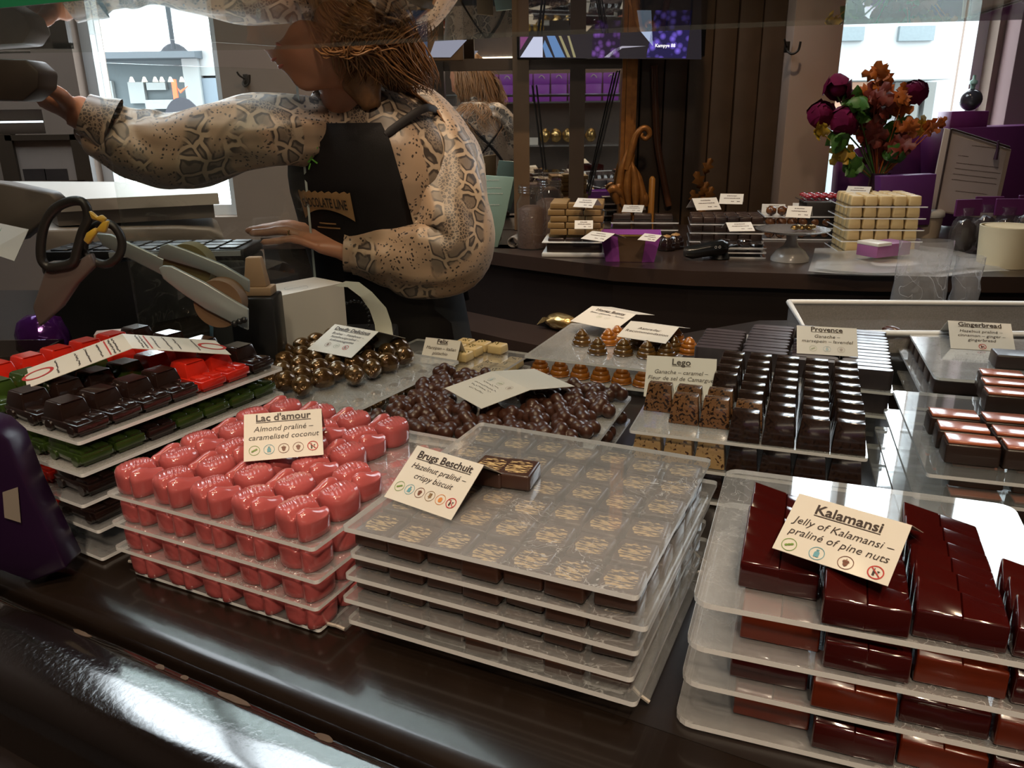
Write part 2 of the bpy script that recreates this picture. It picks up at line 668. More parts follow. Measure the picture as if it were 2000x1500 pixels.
# ------------------------------------------------------------------ street outside
M_white = mat('pale_render', (.27, .285, .285), .8, var=.05, nscale=1)
M_blue = mat('bluish_facade', (.085, .105, .115), .7, var=.15, nscale=1)
M_street = mat('pavement', (.35, .35, .35), .9, var=.2, nscale=2)
bm = bmesh.new()
box(bm, -14, 14, YW + .3, 16, -.3, -.15)
struct('street', bm, M_street, smooth=0)


def F(px, py, Y=8.0):
    return atY(px, py, Y)


def fbox(bm, x0, y0, x1, y1, Y, th=.1, mi=0):
    a, b = F(x0, y1, Y), F(x1, y0, Y)
    box(bm, a.x, b.x, Y, Y + th, a.z, b.z, mi=mi)


fac = thing('shop_front', 'blue-grey shop front across the street with lit display windows', 'building', (-4, 8, 0))
inv = Matrix.Translation((4, -8, 0))


def part_px(root, name, rects, m, Y, th=.1, loc=(-4, 8, 0)):
    bm = bmesh.new()
    for r in rects:
        fbox(bm, *r, Y, th)
    bmesh.ops.translate(bm, verts=bm.verts, vec=(-loc[0], -loc[1], -loc[2]))
    return obj(name, bm, m, root, smooth=0)


part_px(fac, 'facade', [(-700, -60, 480, 330)], M_blue, 8.0, .2)
part_px(fac, 'window', [(168, 158, 217, 202)], M_white, 7.95)
part_px(fac, 'window', [(255, 160, 279, 202)], M_white, 7.95)
part_px(fac, 'window', [(287, 161, 322, 176)], M_white, 7.95)
part_px(fac, 'canopy', [(165, 95, 378, 115)], mat('slate_canopy', (.06, .075, .085), .7), 7.7, .3)
part_px(fac, 'white_backing', [(-320, 200, 95, 275)], M_white, 7.9)  # white panel added so the low left opening looks bright
part_px(fac, 'counter_front', [(285, 194, 370, 213)], M_white, 7.86)
part_px(fac, 'counter_front', [(290, 222, 335, 252)], M_white, 7.9)
part_px(fac, 'pilaster', [(372, 100, 383, 250)], M_white, 7.86)
part_px(fac, 'pilaster', [(152, 110, 160, 205)], M_white, 7.85)
part_px(fac, 'wall_panel', [(383, 152, 440, 300)], mat('grey_blue_panel', (.16, .20, .24), .6), 7.9)
part_px(fac, 'upper_wall', [(380, 60, 445, 148)], M_white, 7.9)
bm = bmesh.new()
for x in (257, 282, 303, 316, 333, 355):
    c = F(x, 155, 7.6)
    lathe(bm, [(.024, -.02), (.008, .02)], 10, T(c.x + 4, c.y - 8, c.z))
obj('pendant_lamps', bm, mat('lamp_white', (.9, .85, .75), .5, emit=(1, .85, .6), estr=6), fac)
bm = bmesh.new()
c = F(341, 176, 7.6)
box(bm, c.x - .02, c.x + .02, 7.6, 7.62, c.z - .09, c.z + .09)
p = [F(*q, 7.6) for q in ((346, 172), (351, 177), (366, 168), (352, 182))]
prism(bm, [(q.x, q.z) for q in p], 0, .02, Matrix(((1, 0, 0, 0), (0, 0, 1, 7.6), (0, 1, 0, 0), (0, 0, 0, 1))))
bmesh.ops.translate(bm, verts=bm.verts, vec=(4, -8, 0))
obj('sign_mark', bm, mat('orange_red_sign', (.9, .10, .03), .5, emit=(1, .12, .03), estr=.6), fac, smooth=0)
c = F(362, 262, 7.2)
bd = thing('advertising_flag', 'dark rounded street flag with red and white strokes outside the left window', 'flag', (c.x, 7.2, -.15))
bm = bmesh.new()
ol = [(.16 * math.cos(a) * 1.15, .30 * math.sin(a)) for a in [2 * math.pi * k / 28 for k in range(28)]]
mm = Matrix(((1, 0, 0, 0), (0, 0, 1, 0), (0, 1, 0, c.z + .15), (0, 0, 0, 1)))
prism(bm, ol, 0, .02, mm)
lathe(bm, [(.02, 0), (.02, c.z - .1)], 8)
obj('flag_cloth', bm, mat('dark_flag', (.03, .03, .04), .7), bd, smooth=30)
bm = bmesh.new()
text_into(bm, 'KM', .16, 0, -.06, T(0, -.004, c.z + .15, rz=0) @ Euler((R(90), R(25), 0)).to_matrix().to_4x4(), bold=.006)
obj('flag_lettering', bm, mat('pinkish_red_print', (.8, .08, .10), .6), bd, smooth=0)

fac2 = thing('white_building', 'bright white building across the street with two curtained upper windows', 'building', (4, 9, 0))
L2 = (4, 9, 0)
part_px(fac2, 'facade', [(1400, -80, 2300, 420)], M_white, 9.0, .2, L2)
M_cur = mat('blue_grey_curtain', (.13, .165, .175), .7, var=.3, nscale=40)
part_px(fac2, 'window', [(1628, 52, 1690, 80)], M_cur, 8.95, .1, L2)
part_px(fac2, 'window', [(1755, 50, 1828, 80)], M_cur, 8.95, .1, L2)
part_px(fac2, 'awning', [(1580, 105, 1868, 158)], mat('pale_awning', (.23, .255, .25), .8), 8.4, .6, L2)
part_px(fac2, 'shop_opening', [(1740, 160, 1800, 230), (1800, 160, 1830, 240)], mat('pale_grey_shop', (.13, .135, .125), .8), 8.9, .1, L2)
part_px(fac2, 'awning_valance', [(1615, 160, 1700, 215)], mat('peach_awning', (.34, .20, .13), .8), 8.8, .1, L2)
part_px(fac2, 'shop_door', [(1560, 290, 1625, 390)], mat('mint_shop_door', (.10, .20, .185), .7, col2=(.25, .27, .27), nscale=3), 8.7, .1, L2)
# ------------------------------------------------------------------ acrylic sheets and risers
M_acr = clear('scratched_acrylic', haze=.12, scratch=.34, refl=2.0, hazecol=(.90, .90, .91), tint=(.97, .975, .98))
M_acr2 = clear('cleaner_acrylic', haze=.08, refl=2.0, scratch=.22, tint=(.96, .97, .97))
M_frost = clear('frosted_acrylic', haze=.28, refl=2.0, hazecol=(.88, .87, .85), scratch=.22, tint=(.93, .93, .92), rough=.08)
M_aedge = mat('acrylic_edge', (.93, .94, .95), .22, var=.06, nscale=60, spec=.6)  # near-white colour stands in for light caught at the sheet edges
_n = M_aedge.node_tree
_b = _n.nodes['Principled BSDF']
_t = _n.nodes.new('ShaderNodeBsdfTranslucent')
_t.inputs[0].default_value = (.93, .94, .95, 1)
_x = _n.nodes.new('ShaderNodeMixShader')
_x.inputs[0].default_value = .12
_n.links.new(_b.outputs[0], _x.inputs[1])
_n.links.new(_t.outputs[0], _x.inputs[2])
_n.links.new(_x.outputs[0], _n.nodes['Material Output'].inputs['Surface'])
M_rim = mat('lacquered_bent_edge', (.55, .50, .44), .3, var=.3, nscale=40)


def sheet(F_, u0, v0, w_, d_, z, label, group, m=None, r=.004, th=.0035, rz=0.0):
    bm = bmesh.new()
    prism(bm, rrect(0, w_, 0, d_, r), -th, 0, side=1)
    p = F_.p(u0, v0, z)
    o = obj('acrylic_sheet', bm, [m or M_acr, M_aedge], None, 0, p, F_.a + rz)
    return tag(o, label, 'tray', group)


def riser(F_, u0, v0, w_, d_, z, label, foot=.02):
    """low clear stand: a plate with two bent flaring legs"""
    root = thing('acrylic_riser', label, 'stand', F_.p(u0, v0, DECK), F_.a)
    h = z - DECK
    bm = bmesh.new()
    prism(bm, rrect(0, w_, 0, d_, .003), h - .003, h, side=1)
    obj('plate', bm, [M_acr2, M_aedge], root, 0)
    for s in (0, 1):
        bm = bmesh.new()
        x = w_ if s else 0
        k = 1 if s else -1
        prof = [(x, h), (x + k * foot * .55, h * .25 + .004), (x + k * foot, .0042)]
        for a, b in zip(prof, prof[1:]):
            quad(bm, [(a[0], .01, a[1]), (b[0], .01, b[1]), (b[0], d_ - .01, b[1]), (a[0], d_ - .01, a[1])], th=.0025)
            for yy in (.01, d_ - .01):
                tube(bm, [(a[0], yy, a[1]), (b[0], yy, b[1])], .0015, 6, mi=1)
        obj('leg', bm, [M_acr2, M_rim], root, 0)
    return root


def feet(F_, uv, h, label):
    root = thing('acrylic_riser', label, 'stand', F_.p(0, 0, DECK), F_.a)
    for u, v in uv:
        bm = bmesh.new()
        box(bm, u, u + .02, v, v + .02, .0004, h)
        obj('foot', bm, M_acr2, root, 0)


# ------------------------------------------------------------------ praline shapes
def choc(name, col, rough=.25, coat=.5, **kw):
    return mat(name, col, rough, coat=coat, **kw)


M_dark = choc('dark_chocolate_gloss', (.020, .010, .008), .16, .7, var=.3, nscale=60)
M_red = choc('red_cocoa_butter', (.62, .025, .012), .16, .6, var=.25, nscale=70)
M_green = choc('green_cocoa_butter', (.045, .085, .016), .18, .6, col2=(.02, .035, .006), nscale=60)
M_pink = choc('pink_chocolate', (.50, .115, .115), .17, .6, col2=(.45, .09, .09), nscale=40)
M_milk = choc('milk_chocolate_satin', (.072, .026, .015), .34, .12, var=.25, nscale=50)
M_bruges = None
M_wine = choc('wine_red_jelly_gloss', (.052, .0045, .0035), .09, 1.0, col2=(.034, .0025, .0022), nscale=40)
M_rust = choc('rust_brown_jelly', (.16, .022, .006), .25, .4, col2=(.09, .012, .004), nscale=40)
M_lego = None
M_stick = choc('dull_dark_chocolate', (.020, .014, .015), .45, .1, col2=(.05, .036, .038), nscale=80)
M_sticktop = choc('paler_stick_top', (.085, .06, .062), .3, .25, col2=(.045, .03, .032), nscale=60)  # top face paler than the stick sides
M_honey = choc('caramel_brown_gloss', (.12, .058, .012), .2, .6, var=.25, nscale=40)
M_amber = choc('amber_chocolate', (.40, .13, .012), .25, .5, var=.3, nscale=40)
M_cream = choc('white_chocolate', (.70, .55, .30), .38, .2, col2=(.62, .46, .22), nscale=40)
M_pist = mat('pistachio_crumb', (.16, .16, .03), .7, col2=(.10, .05, .01), nscale=200)
M_orange = choc('salmon_glaze', (.62, .19, .10), .2, .6, col2=(.52, .13, .06), nscale=60)


def two_tone(name, base, fleck, scale, lo, hi, rough, coat, metal=0.0, stretch=(1, 1, 1), top_only=0.0):
    m = mat(name, base, rough, metal, coat=coat, var=.25)
    nt = m.node_tree
    b = nt.nodes['Principled BSDF']
    tc = N(nt, 'ShaderNodeTexCoord')
    mp = N(nt, 'ShaderNodeMapping')
    mp.inputs['Scale'].default_value = stretch
    nt.links.new(tc.outputs['Object'], mp.inputs[0])
    n = N(nt, 'ShaderNodeTexNoise')
    n.inputs['Scale'].default_value = scale
    n.inputs['Detail'].default_value = 3
    nt.links.new(mp.outputs[0], n.inputs['Vector'])
    r = N(nt, 'ShaderNodeMapRange')
    r.inputs[1].default_value, r.inputs[2].default_value = lo, hi
    nt.links.new(n.outputs['Fac'], r.inputs[0])
    fac = r.outputs[0]
    if top_only:
        sx = N(nt, 'ShaderNodeSeparateXYZ')
        nt.links.new(tc.outputs['Object'], sx.inputs[0])
        a = math_node(nt, 'GREATER_THAN', sx.outputs[2], top_only)
        xx = math_node(nt, 'MULTIPLY', sx.outputs[0], 1 / .0118)
        yy = math_node(nt, 'MULTIPLY', sx.outputs[1], 1 / .0125)
        d = math_node(nt, 'ADD', math_node(nt, 'POWER', math_node(nt, 'ABSOLUTE', xx), 3.0), math_node(nt, 'POWER', math_node(nt, 'ABSOLUTE', yy), 3.0))
        n4 = N(nt, 'ShaderNodeTexNoise')
        n4.inputs['Scale'].default_value = 260
        nt.links.new(tc.outputs['Object'], n4.inputs['Vector'])
        d = math_node(nt, 'ADD', d, math_node(nt, 'MULTIPLY', n4.outputs['Fac'], .9))
        ins = math_node(nt, 'LESS_THAN', d, 1.35)
        fac = math_node(nt, 'MULTIPLY', math_node(nt, 'MULTIPLY', fac, a), ins)
    mx = N(nt, 'ShaderNodeMix', data_type='RGBA')
    old = b.inputs['Base Color'].links[0].from_socket
    nt.links.new(old, mx.inputs[6])
    mx.inputs[7].default_value = (*fleck, 1)
    nt.links.new(fac, mx.inputs[0])
    nt.links.new(mx.outputs[2], b.inputs['Base Color'])
    return m


M_bruges = two_tone('biscuit_printed_chocolate', (.058, .024, .015), (.62, .43, .20), 260, .50, .56, .33, .15, stretch=(.45, 1.9, 1), top_only=.0128)
M_lego = two_tone('speckled_dark_chocolate', (.032, .016, .011), (.010, .005, .004), 420, .55, .60, .17, .55)
M_lego2 = two_tone('bronze_speckled_chocolate', (.20, .095, .04), (.018, .008, .004), 330, .52, .57, .24, .45)
M_tan = two_tone('tan_speckled_chocolate', (.46, .30, .14), (.05, .02, .01), 330, .58, .62, .3, .3)
M_skull = two_tone('bronze_dusted_chocolate', (.17, .095, .035), (.06, .024, .009), 45, .45, .62, .2, .55, metal=.55)
M_dark_b = choc('brown_side_chocolate', (.035, .018, .013), .35, .15, var=.3)


def star(theta, sdf, r0=.04):
    """radius where a ray from the centre leaves the outline"""
    lo, hi = 0.0, r0
    for _ in range(24):
        mid = (lo + hi) / 2
        if sdf(mid * math.cos(theta), mid * math.sin(theta)) < 0:
            lo = mid
        else:
            hi = mid
    return lo


def ell(x, y, cx, cy_, a, b, n=2.6):
    q = (abs((x - cx) / a) ** n + abs((y - cy_) / b) ** n) ** (1 / n)
    return (q - 1) * min(a, b)


def swan_mesh():
    bm = bmesh.new()

    def sdf(x, y):
        return smin(ell(x, y, -.0058, 0, .0148, .0174, 2.5), ell(x, y, .0130, -.0005, .0078, .0158, 2.3), .0036)

    def h(x, y):
        g = x - (.0060 + .16 * y)
        h1 = .0205 + .0040 * (1 - ((x + .005) / .017) ** 2 - .7 * (y / .019) ** 2)
        h1 += .00024 * math.sin(1500 * (x * .55 + y)) * min(1, max(0, -g / .004))
        h1 -= .0016 * math.exp(-(((x + .002) / .0035) ** 2 + ((y - .003) / .004) ** 2))
        h2 = .0190 + .0058 * math.exp(-((y + .007) / .011) ** 2) - 85 * (x - .0122 - .10 * y) ** 2
        t = min(1, max(0, g / .0010 * .5 + .5))
        t = t * t * (3 - 2 * t)
        return h1 * (1 - t) + h2 * t - .0045 * math.exp(-(g / .0019) ** 2)

    nt_, nr = 80, 26
    rad = [star(2 * math.pi * i / nt_, sdf) for i in range(nt_)]
    rings = []
    for zf, sc in ((0, .95), (.0005, .97), (.005, .985), (.010, .995), (.0140, 1.0), (.0155, 1.0)):
        rings.append([(sc * rad[i] * math.cos(2 * math.pi * i / nt_), sc * rad[i] * math.sin(2 * math.pi * i / nt_), zf) for i in range(nt_)])
    for k in range(nr):
        s = 1 - ((k + 1) / (nr + 1)) ** 1.25
        rg = []
        for i in range(nt_):
            x, y = s * rad[i] * math.cos(2 * math.pi * i / nt_), s * rad[i] * math.sin(2 * math.pi * i / nt_)
            t = min(1, (1 - s) * rad[i] / .0042)
            rg.append((x, y, .0155 + (h(x, y) - .0155) * math.sqrt(max(0, 1 - (1 - t) ** 2))))
        rings.append(rg)
    ring_loft(bm, rings, True)
    return bm


def car_mesh():
    bm = bmesh.new()
    box(bm, -.0128, .0128, -.0262, .0262, .001, .005)
    box(bm, -.0158, .0158, -.0285, .0285, .0042, .0122, .0012)
    for s in (-1, 1):
        box(bm, s * .0078 - .0068, s * .0078 + .0068, -.0265, -.0068, .0115, .0152, .0013, 2, taper=(.85, .9))
        for y in (-.0185, .0165):
            q = T(s * .0148, y, .0052) @ Euler((0, R(90), 0)).to_matrix().to_4x4()
            lathe(bm, [(.0052, -.0022), (.0052, .0018), (.004, .0022)], 14, q)
    box(bm, -.0150, .0150, -.0055, .0275, .0115, .0272, .0014, 2, taper=(.80, .70))
    box(bm, -.0102, .0102, -.0015, .0215, .0268, .0276, .0003, 1)
    return bm


def skull_mesh():
    bm = bmesh.new()

    def fn(p):
        x, y, z = p
        r = 1.0
        g = lambda cx, cz, sx, sz: math.exp(-(((x - cx) / sx) ** 2 + ((z - cz) / sz) ** 2)) * (1 if y < -.1 else 0)
        r -= .36 * (g(.37, -.08, .22, .20) + g(-.37, -.08, .22, .20))
        r -= .20 * g(0, -.42, .12, .14)
        r += .10 * (g(.34, .22, .26, .09) + g(-.34, .22, .26, .09))
        r += .08 * (g(.55, -.36, .13, .13) + g(-.55, -.36, .13, .13))
        if y < .15 and z < -.5:
            r += .035 * math.cos(x * 26) * (1 if z > -.78 else 0)
        jaw = min(1, max(0, (-.25 - z) / .5))
        q = Vector((x * (.86 - .26 * jaw), (y - .12 * jaw) * (1.06 if y < 0 else 1.18), z * .96)) * r
        if y > .1:
            q.z = max(q.z, -.55 - .2 * (1 - y))
        q.z = max(q.z, -.86)
        return q
    ball(bm, (0, 0, 0), .0150, 4, fn=fn)
    bmesh.ops.transform(bm, matrix=T(0, 0, .0142, rx=R(-24)), verts=bm.verts)
    for v in bm.verts:
        v.co.z = max(0.0, v.co.z)
    return bm


def bruges_mesh(w_=.0305, d_=.0345, h_=.0138):
    bm = bmesh.new()
    box(bm, -w_ / 2, w_ / 2, -d_ / 2, d_ / 2, 0, h_, .0022, 3, taper=(.97, .97))
    for v in bm.verts:
        v.co.z += .0005 * noise.noise(v.co * 90) * (v.co.z > .002)
    return bm


def wedge_mesh():
    bm = bmesh.new()
    W2, D = .0248, .0192
    hf = .0185

    def top(x, back):
        t = (x + W2) / (2 * W2)
        return hf + (.0125 * (1 - t) + .001 if back else 0)
    xs = [-W2, -.0006, 0, .0006, W2]
    dz = [0, 0, -.0016, 0, 0]
    rows = []
    for y, bk, sc in ((-D / 2, None, 1.0), (-D / 2 + .0004, 0, .985), (D / 2 - .0004, 1, .985), (D / 2, None, 1.0)):
        rows.append([bm.verts.new((x * sc, y, 0.0 if bk is None else top(x, bk) + z)) for x, z in zip(xs, dz)])
    for a, b in zip(rows, rows[1:]):
        for i in range(4):
            bm.faces.new((a[i], a[i + 1], b[i + 1], b[i]))
    bm.faces.new([rows[0][0], rows[1][0], rows[2][0], rows[3][0]])
    bm.faces.new([rows[3][4], rows[2][4], rows[1][4], rows[0][4]])
    bm.faces.new(rows[3] + rows[0][::-1])
    bmesh.ops.recalc_face_normals(bm, faces=bm.faces)
    es = [e for e in bm.edges if e.calc_face_angle(0) > .5 and not (abs(e.verts[0].co.x) < .002 and abs(e.verts[1].co.x) < .002)]
    bmesh.ops.bevel(bm, geom=es, offset=.0014, segments=3, affect='EDGES', profile=.5)
    return bm


def lego_mesh():
    bm = bmesh.new()
    box(bm, -.0162, .0162, -.0148, .0148, 0, .0305, .0008, 2, taper=(.80, .42))
    return bm


def stick_mesh(l=.060, w_=.0128, h_=.0255):
    bm = bmesh.new()
    n = 7
    ol = []
    for s, a0 in ((1, -90), (-1, 90)):
        for k in range(n + 1):
            a = R(a0 + 180 * k / n)
            ol.append((s * (l / 2 - w_ / 2) + w_ / 2 * math.cos(a) * 1.0, w_ / 2 * math.sin(a)))
    rings = [[(x * s, y * s, z) for x, y in ol] for s, z in ((.99, 0), (1, .002), (1, h_ - .0012), (.97, h_))]
    ring_loft(bm, rings, True)
    bm.faces.ensure_lookup_table()
    bm.faces[-1].material_index = 1
    return bm


def cluster_mesh(seed):
    rnd = random.Random(seed)
    bm = bmesh.new()
    n = 3 if seed != 3 else 4
    lobes = []
    for k in range(n):
        a = 2 * math.pi * k / n + rnd.uniform(-.3, .3)
        lobes.append((Vector((math.cos(a) * .0088, math.sin(a) * .0088, .0082 + rnd.uniform(-.001, .002))), .0086))
    if n == 3:
        lobes.append((Vector((rnd.uniform(-.003, .003), rnd.uniform(-.003, .003), .0155)), .0080))

    def fn(d):
        d = d.normalized()
        c = Vector((0, 0, .0088))
        best = .006
        for p, rr in lobes:
            q = p - c
            t = q.dot(d)
            disc = rr * rr - (q.length_squared - t * t)
            if disc > 0:
                best = smax(best, t + math.sqrt(disc), .0026)
        v = c + d * best
        v.z = max(0.0, v.z)
        return v
    ball(bm, (0, 0, 0), 1.0, 4, fn=fn)
    return bm


def hive_mesh():
    bm = bmesh.new()
    prof = [(0, 0), (.0148, 0), (.0160, .0012)]
    for r0, z0, h0 in ((.0158, .002, .0075), (.0134, .0095, .0065), (.0098, .0155, .0058)):
        for k in range(6):
            a = math.pi * (k + .3) / 6
            prof.append((r0 - .0012 + .0014 * math.sin(a) - .0012 * k / 6 * 2, z0 + h0 * k / 5))
    prof += [(.0058, .0228), (.0046, .0246), (.0026, .0258), (0.0002, .0262)]
    lathe(bm, prof, 28, cap=False)
    return bm


def square_mesh(w_=.026, h_=.014):
    bm = bmesh.new()
    box(bm, -w_ / 2, w_ / 2, -w_ / 2, w_ / 2, 0, h_, .0025, 3, taper=(.92, .92))
    return bm


def crumbs_mesh(h_=.014, seed=1):
    rnd = random.Random(seed)
    bm = bmesh.new()
    for k in range(7):
        ball(bm, (rnd.gauss(0, .0042), rnd.gauss(0, .0042), h_ + .0004), rnd.uniform(.0008, .0017), 1, 1, rnd.uniform(.6, 1), .7)
    return bm


_PROTO = {}


def proto(name, builder, mats, smooth=40):
    me = bpy.data.meshes.new(name)
    bm = builder()
    bm.normal_update()
    bm.to_mesh(me)
    bm.free()
    for m in mats if isinstance(mats, (list, tuple)) else [mats]:
        me.materials.append(m)
    me.shade_smooth()
    me.set_sharp_from_angle(angle=R(smooth))
    return me


def put(me, name, loc, rz, label, cat='praline', group=None):
    o = bpy.data.objects.new(name, me)
    COL.objects.link(o)
    o.location = loc
    o.rotation_euler = (0, 0, rz)
    return tag(o, label, cat, group)


jit = random.Random(3)


def J(a):
    return jit.uniform(-a, a)


# ------------------------------------------------------------------ 1 pink swans
ME_swan = proto('pink_swan', swan_mesh, M_pink, 75)
FA = Frame(at(205, 962, 1.085), -26)
riser(FA, .01, .006, .215, .22, 1.0045, 'clear acrylic riser with bent feet under the pink swan pralines', .018)
nmz = ['topmost sheet', 'second sheet down', 'third sheet down', 'lowest layer']
for k in range(3):
    sheet(FA, .002 * (k % 2) - .003 * (k == 2), -.002 * (k == 1), .233, .236, 1.085 - .0275 * k,
          f'clear acrylic sheet, {["topmost", "middle", "lowest"][k]} of the three carrying pink swan pralines', 'sheets of pink swan pralines')
for k in range(4):
    zz = 1.085 - .0275 * k + .0002 if k < 3 else 1.0047
    for r in range(6):
        n = 5
        for c in range(n):
            if k == 0 and (c == 4 and r >= 3):
                continue
            if k >= 2 and not (r == 0 or c == 4):
                continue
            if k == 1 and not (r == 0 or c >= 3):
                continue
            u, v = .0235 + .0458 * c + J(.0008) + (.004 if r % 2 else 0), .0205 + .0365 * r + J(.0006)
            ang = FA.a + R(-8 if r % 2 == 0 else 172) + J(.06)
            row = ['front row', 'second row', 'third row', 'fourth row', 'fifth row', 'back row'][r]
            put(ME_swan, 'pink_swan_praline', FA.p(u, v, zz), ang,
                f'glossy pink swan praline, {nth(c, n, "left", "right")} in the {row} of the {nmz[k]}', group='pink swan pralines')

# ------------------------------------------------------------------ 2 biscuit squares
ME_br = proto('biscuit_square', bruges_mesh, M_bruges, 50)
FB = Frame(at(666, 1028, 1.10), -25)
riser(FB, .012, .008, .215, .22, 1.0155, 'clear acrylic riser with bent feet under the biscuit-topped chocolates', .016)
dsh = [(0, 0), (.010, -.012), (.004, -.018), (.002, -.028), (.006, -.028)]
for k in range(5):
    sheet(FB, dsh[k][0] * .8, dsh[k][1] * .35, .236, .238, 1.10 - .019 * k,
          'scratched clear acrylic sheet covering the biscuit-topped chocolates' if k == 0 else f'clear acrylic sheet, {ORD[k]} from the top in the stack of biscuit-topped chocolates',
          'sheets of biscuit-topped chocolates', M_acr if k == 0 else M_acr2, th=.004)
lay = ['covered top layer', 'second layer', 'third layer', 'fourth layer', 'bottom layer']
for k in range(5):
    zz = 1.10 - .019 * (k + 1) + .0003 if k < 4 else 1.0158
    for r in range(6):
        for c in range(7):
            if k > 0 and not (r == 0 or c == 6 or c == 0):
                continue
            if k > 2 and not (r == 0 or c == 6):
                continue
            u, v = .020 + .0328 * c + J(.0012), .023 + .0385 * r + J(.0014) - (.004 * (c % 2))
            row = ['front row', 'second row', 'third row', 'fourth row', 'fifth row', 'back row'][r]
            put(ME_br, 'biscuit_square_praline', FB.p(u, v, zz), FB.a + J(.07),
                f'wafer-printed square, {nth(c, 7, "left", "right")} in the {row} of the {lay[k]}', group='biscuit squares')
for i, (px, py) in enumerate(((1002, 952), (950, 946))):
    p = at(px, py, 1.10)
    d = p + FB.v * .012
    put(ME_br, 'biscuit_square_praline', (d.x, d.y, 1.1003), FB.a + R(6 - 4 * i),
        ['square wafer-print praline lying loose on the scratched cover sheet', 'square praline half hidden behind the cream card on the cover sheet'][i], group='loose biscuit squares')

# ------------------------------------------------------------------ 3 old cars in three colours
MEC = {k: proto('car_' + k, car_mesh, m, 35) for k, m in (('dark', M_dark), ('red', M_red), ('green', M_green))}
FC = Frame(at(153, 864, 1.125) - (Vector((math.cos(R(-30)), math.sin(R(-30)), 0)) * .27), -30)
# cars look out over the right-hand edge of their sheets
for k in range(5):
    sheet(FC, .002 * (k % 2), -.004 * k * (k < 3), .27, .252, 1.125 - .0298 * k,
          f'frosted acrylic sheet, {["topmost", "second from the top", "middle", "fourth from the top", "lowest"][k]} in the stack of chocolate cars',
          'sheets of chocolate cars', M_frost if k < 2 else M_acr, r=.003)
pat = [['dark', 'dark', 'dark', 'dark', 'red', 'red', 'dark'], ['dark', 'dark', 'dark', 'green', 'red', 'red', 'dark'],
       ['green', 'green', 'dark', 'green', 'red', 'red', 'dark'], ['dark', 'red', 'red', 'red', 'red', 'red', 'dark']]
pat2 = [['green', 'green', 'dark', 'green', 'green', 'green', 'green'], ['dark', 'green', 'dark', 'green', 'dark', 'green', 'dark'],
        ['dark', 'green', 'dark', 'dark', 'green', 'dark', 'green'], ['green', 'dark', 'dark', 'green', 'dark', 'dark', 'green']]
cw = {'dark': 'dark brown', 'red': 'bright red', 'green': 'mottled green'}
for k in range(4):
    zz = 1.125 - .0298 * k + .0002
    for r in range(4):
        for c in range(7):
            if k > 0 and not (r == 0 or c == 0):
                continue
            col = pat[r][c] if k == 0 else pat2[k - 1][c]
            if k > 0 and c == 0 and r > 0:
                col = 'red' if (r + k) % 3 != 2 else 'green'
            u = .27 - .035 - .0605 * r + J(.001)
            v = .021 + .0345 * c + J(.0008)
            row = ['near row', 'second row', 'third row', 'back row'][r]
            put(MEC[col], 'chocolate_car', FC.p(u, v, zz), FC.a + R(90) + J(.03),
                f'{cw[col]} chocolate car, {ORD[c]} from the front in the {row} of {["the top", "the second", "the third", "the fourth"][k]} sheet', 'chocolate car', 'chocolate cars')

# ------------------------------------------------------------------ 4 skulls
ME_sk = proto('skull', skull_mesh, M_skull, 75)
FD = Frame(at(681, 808, 1.065) - (Vector((math.cos(R(-30)), math.sin(R(-30)), 0)) * .24), -30)
for k in range(3):
    sheet(FD, 0, -.003 * k, .24, .24, 1.065 - .0305 * k, f'frosted acrylic sheet, {["topmost", "middle", "lowest"][k]} of the three carrying bronze skulls', 'sheets of skulls', M_frost if k == 0 else M_acr)
skp = [(563, 742), (637, 742), (654, 752), (717, 752), (640, 715)]
for k in range(3):
    for r in range(7):
        for c in range(7):
            u, v = .020 + .0325 * c + J(.003), .020 + .0325 * r + J(.003)
            if k == 0 and (c == 6 or u + v * .25 > .235 or (c == 5 and r < 2)):
                continue
            if k > 0 and not (c == 6 or r == 0):
                continue
            put(ME_sk, 'skull_praline', FD.p(u, v, 1.065 - .0305 * k + .0003), FD.a + R(12) + J(.6) + (R(-50) if c >= 4 and r % 3 == 1 else 0),
                f'bronze skull praline, {ORD[c]} from the left in {ORD[r]} row back on the {["top", "middle", "lowest"][k]} sheet', group='skull pralines')

# ------------------------------------------------------------------ 5 white squares with pistachio, under a clear lid
FE = Frame(at(1038, 690, 1.04) - Vector((math.cos(R(-27)), math.sin(R(-27)), 0)) * .215 - Vector((math.sin(R(27)), math.cos(R(27)), 0)) * .24, -27)
ME_sq = proto('white_square', square_mesh, M_cream, 50)
ME_cr = proto('pistachio_crumbs', crumbs_mesh, M_pist, 60)
sheet(FE, 0, 0, .215, .24, 1.019, 'lower clear sheet under the covered white pistachio squares', 'sheets of white squares', M_acr2)
sheet(FE, 0, 0, .215, .24, 1.040, 'clear acrylic sheet lying over the white pistachio squares', 'sheets of white squares', M_acr2)
k = 0
for lev, zz in ((0, 1.0195), (1, 1.0403)):
    for r in range(8):
        for c in range(7):
            if lev and not (c in (3, 4) and r >= 5 or (c == 5 and r == 7)):
                continue
            if not lev and (c < 2 or (r < 1 and c < 4)):
                continue
            o = put(ME_sq, 'white_square_praline', FE.p(.018 + .0292 * c + J(.001), .018 + .0292 * r + J(.001), zz), FE.a + J(.06),
                    f'cream white pistachio square, {ORD[c]} from left, {ORD[r]} row, {"on the lid" if lev else "under the lid"}', group='white squares')
            cch = bpy.data.objects.new('pistachio_crumbs', ME_cr)
            link(cch, o)
            cch.rotation_euler = (0, 0, J(3))
            cch['kind'] = 'stuff'
# low supports under the first sheet
feet(FE, ((.09, .05), (.185, .03), (.185, .21), (.03, .21)), .0153, 'clear feet lifting the sheet of white pistachio squares')

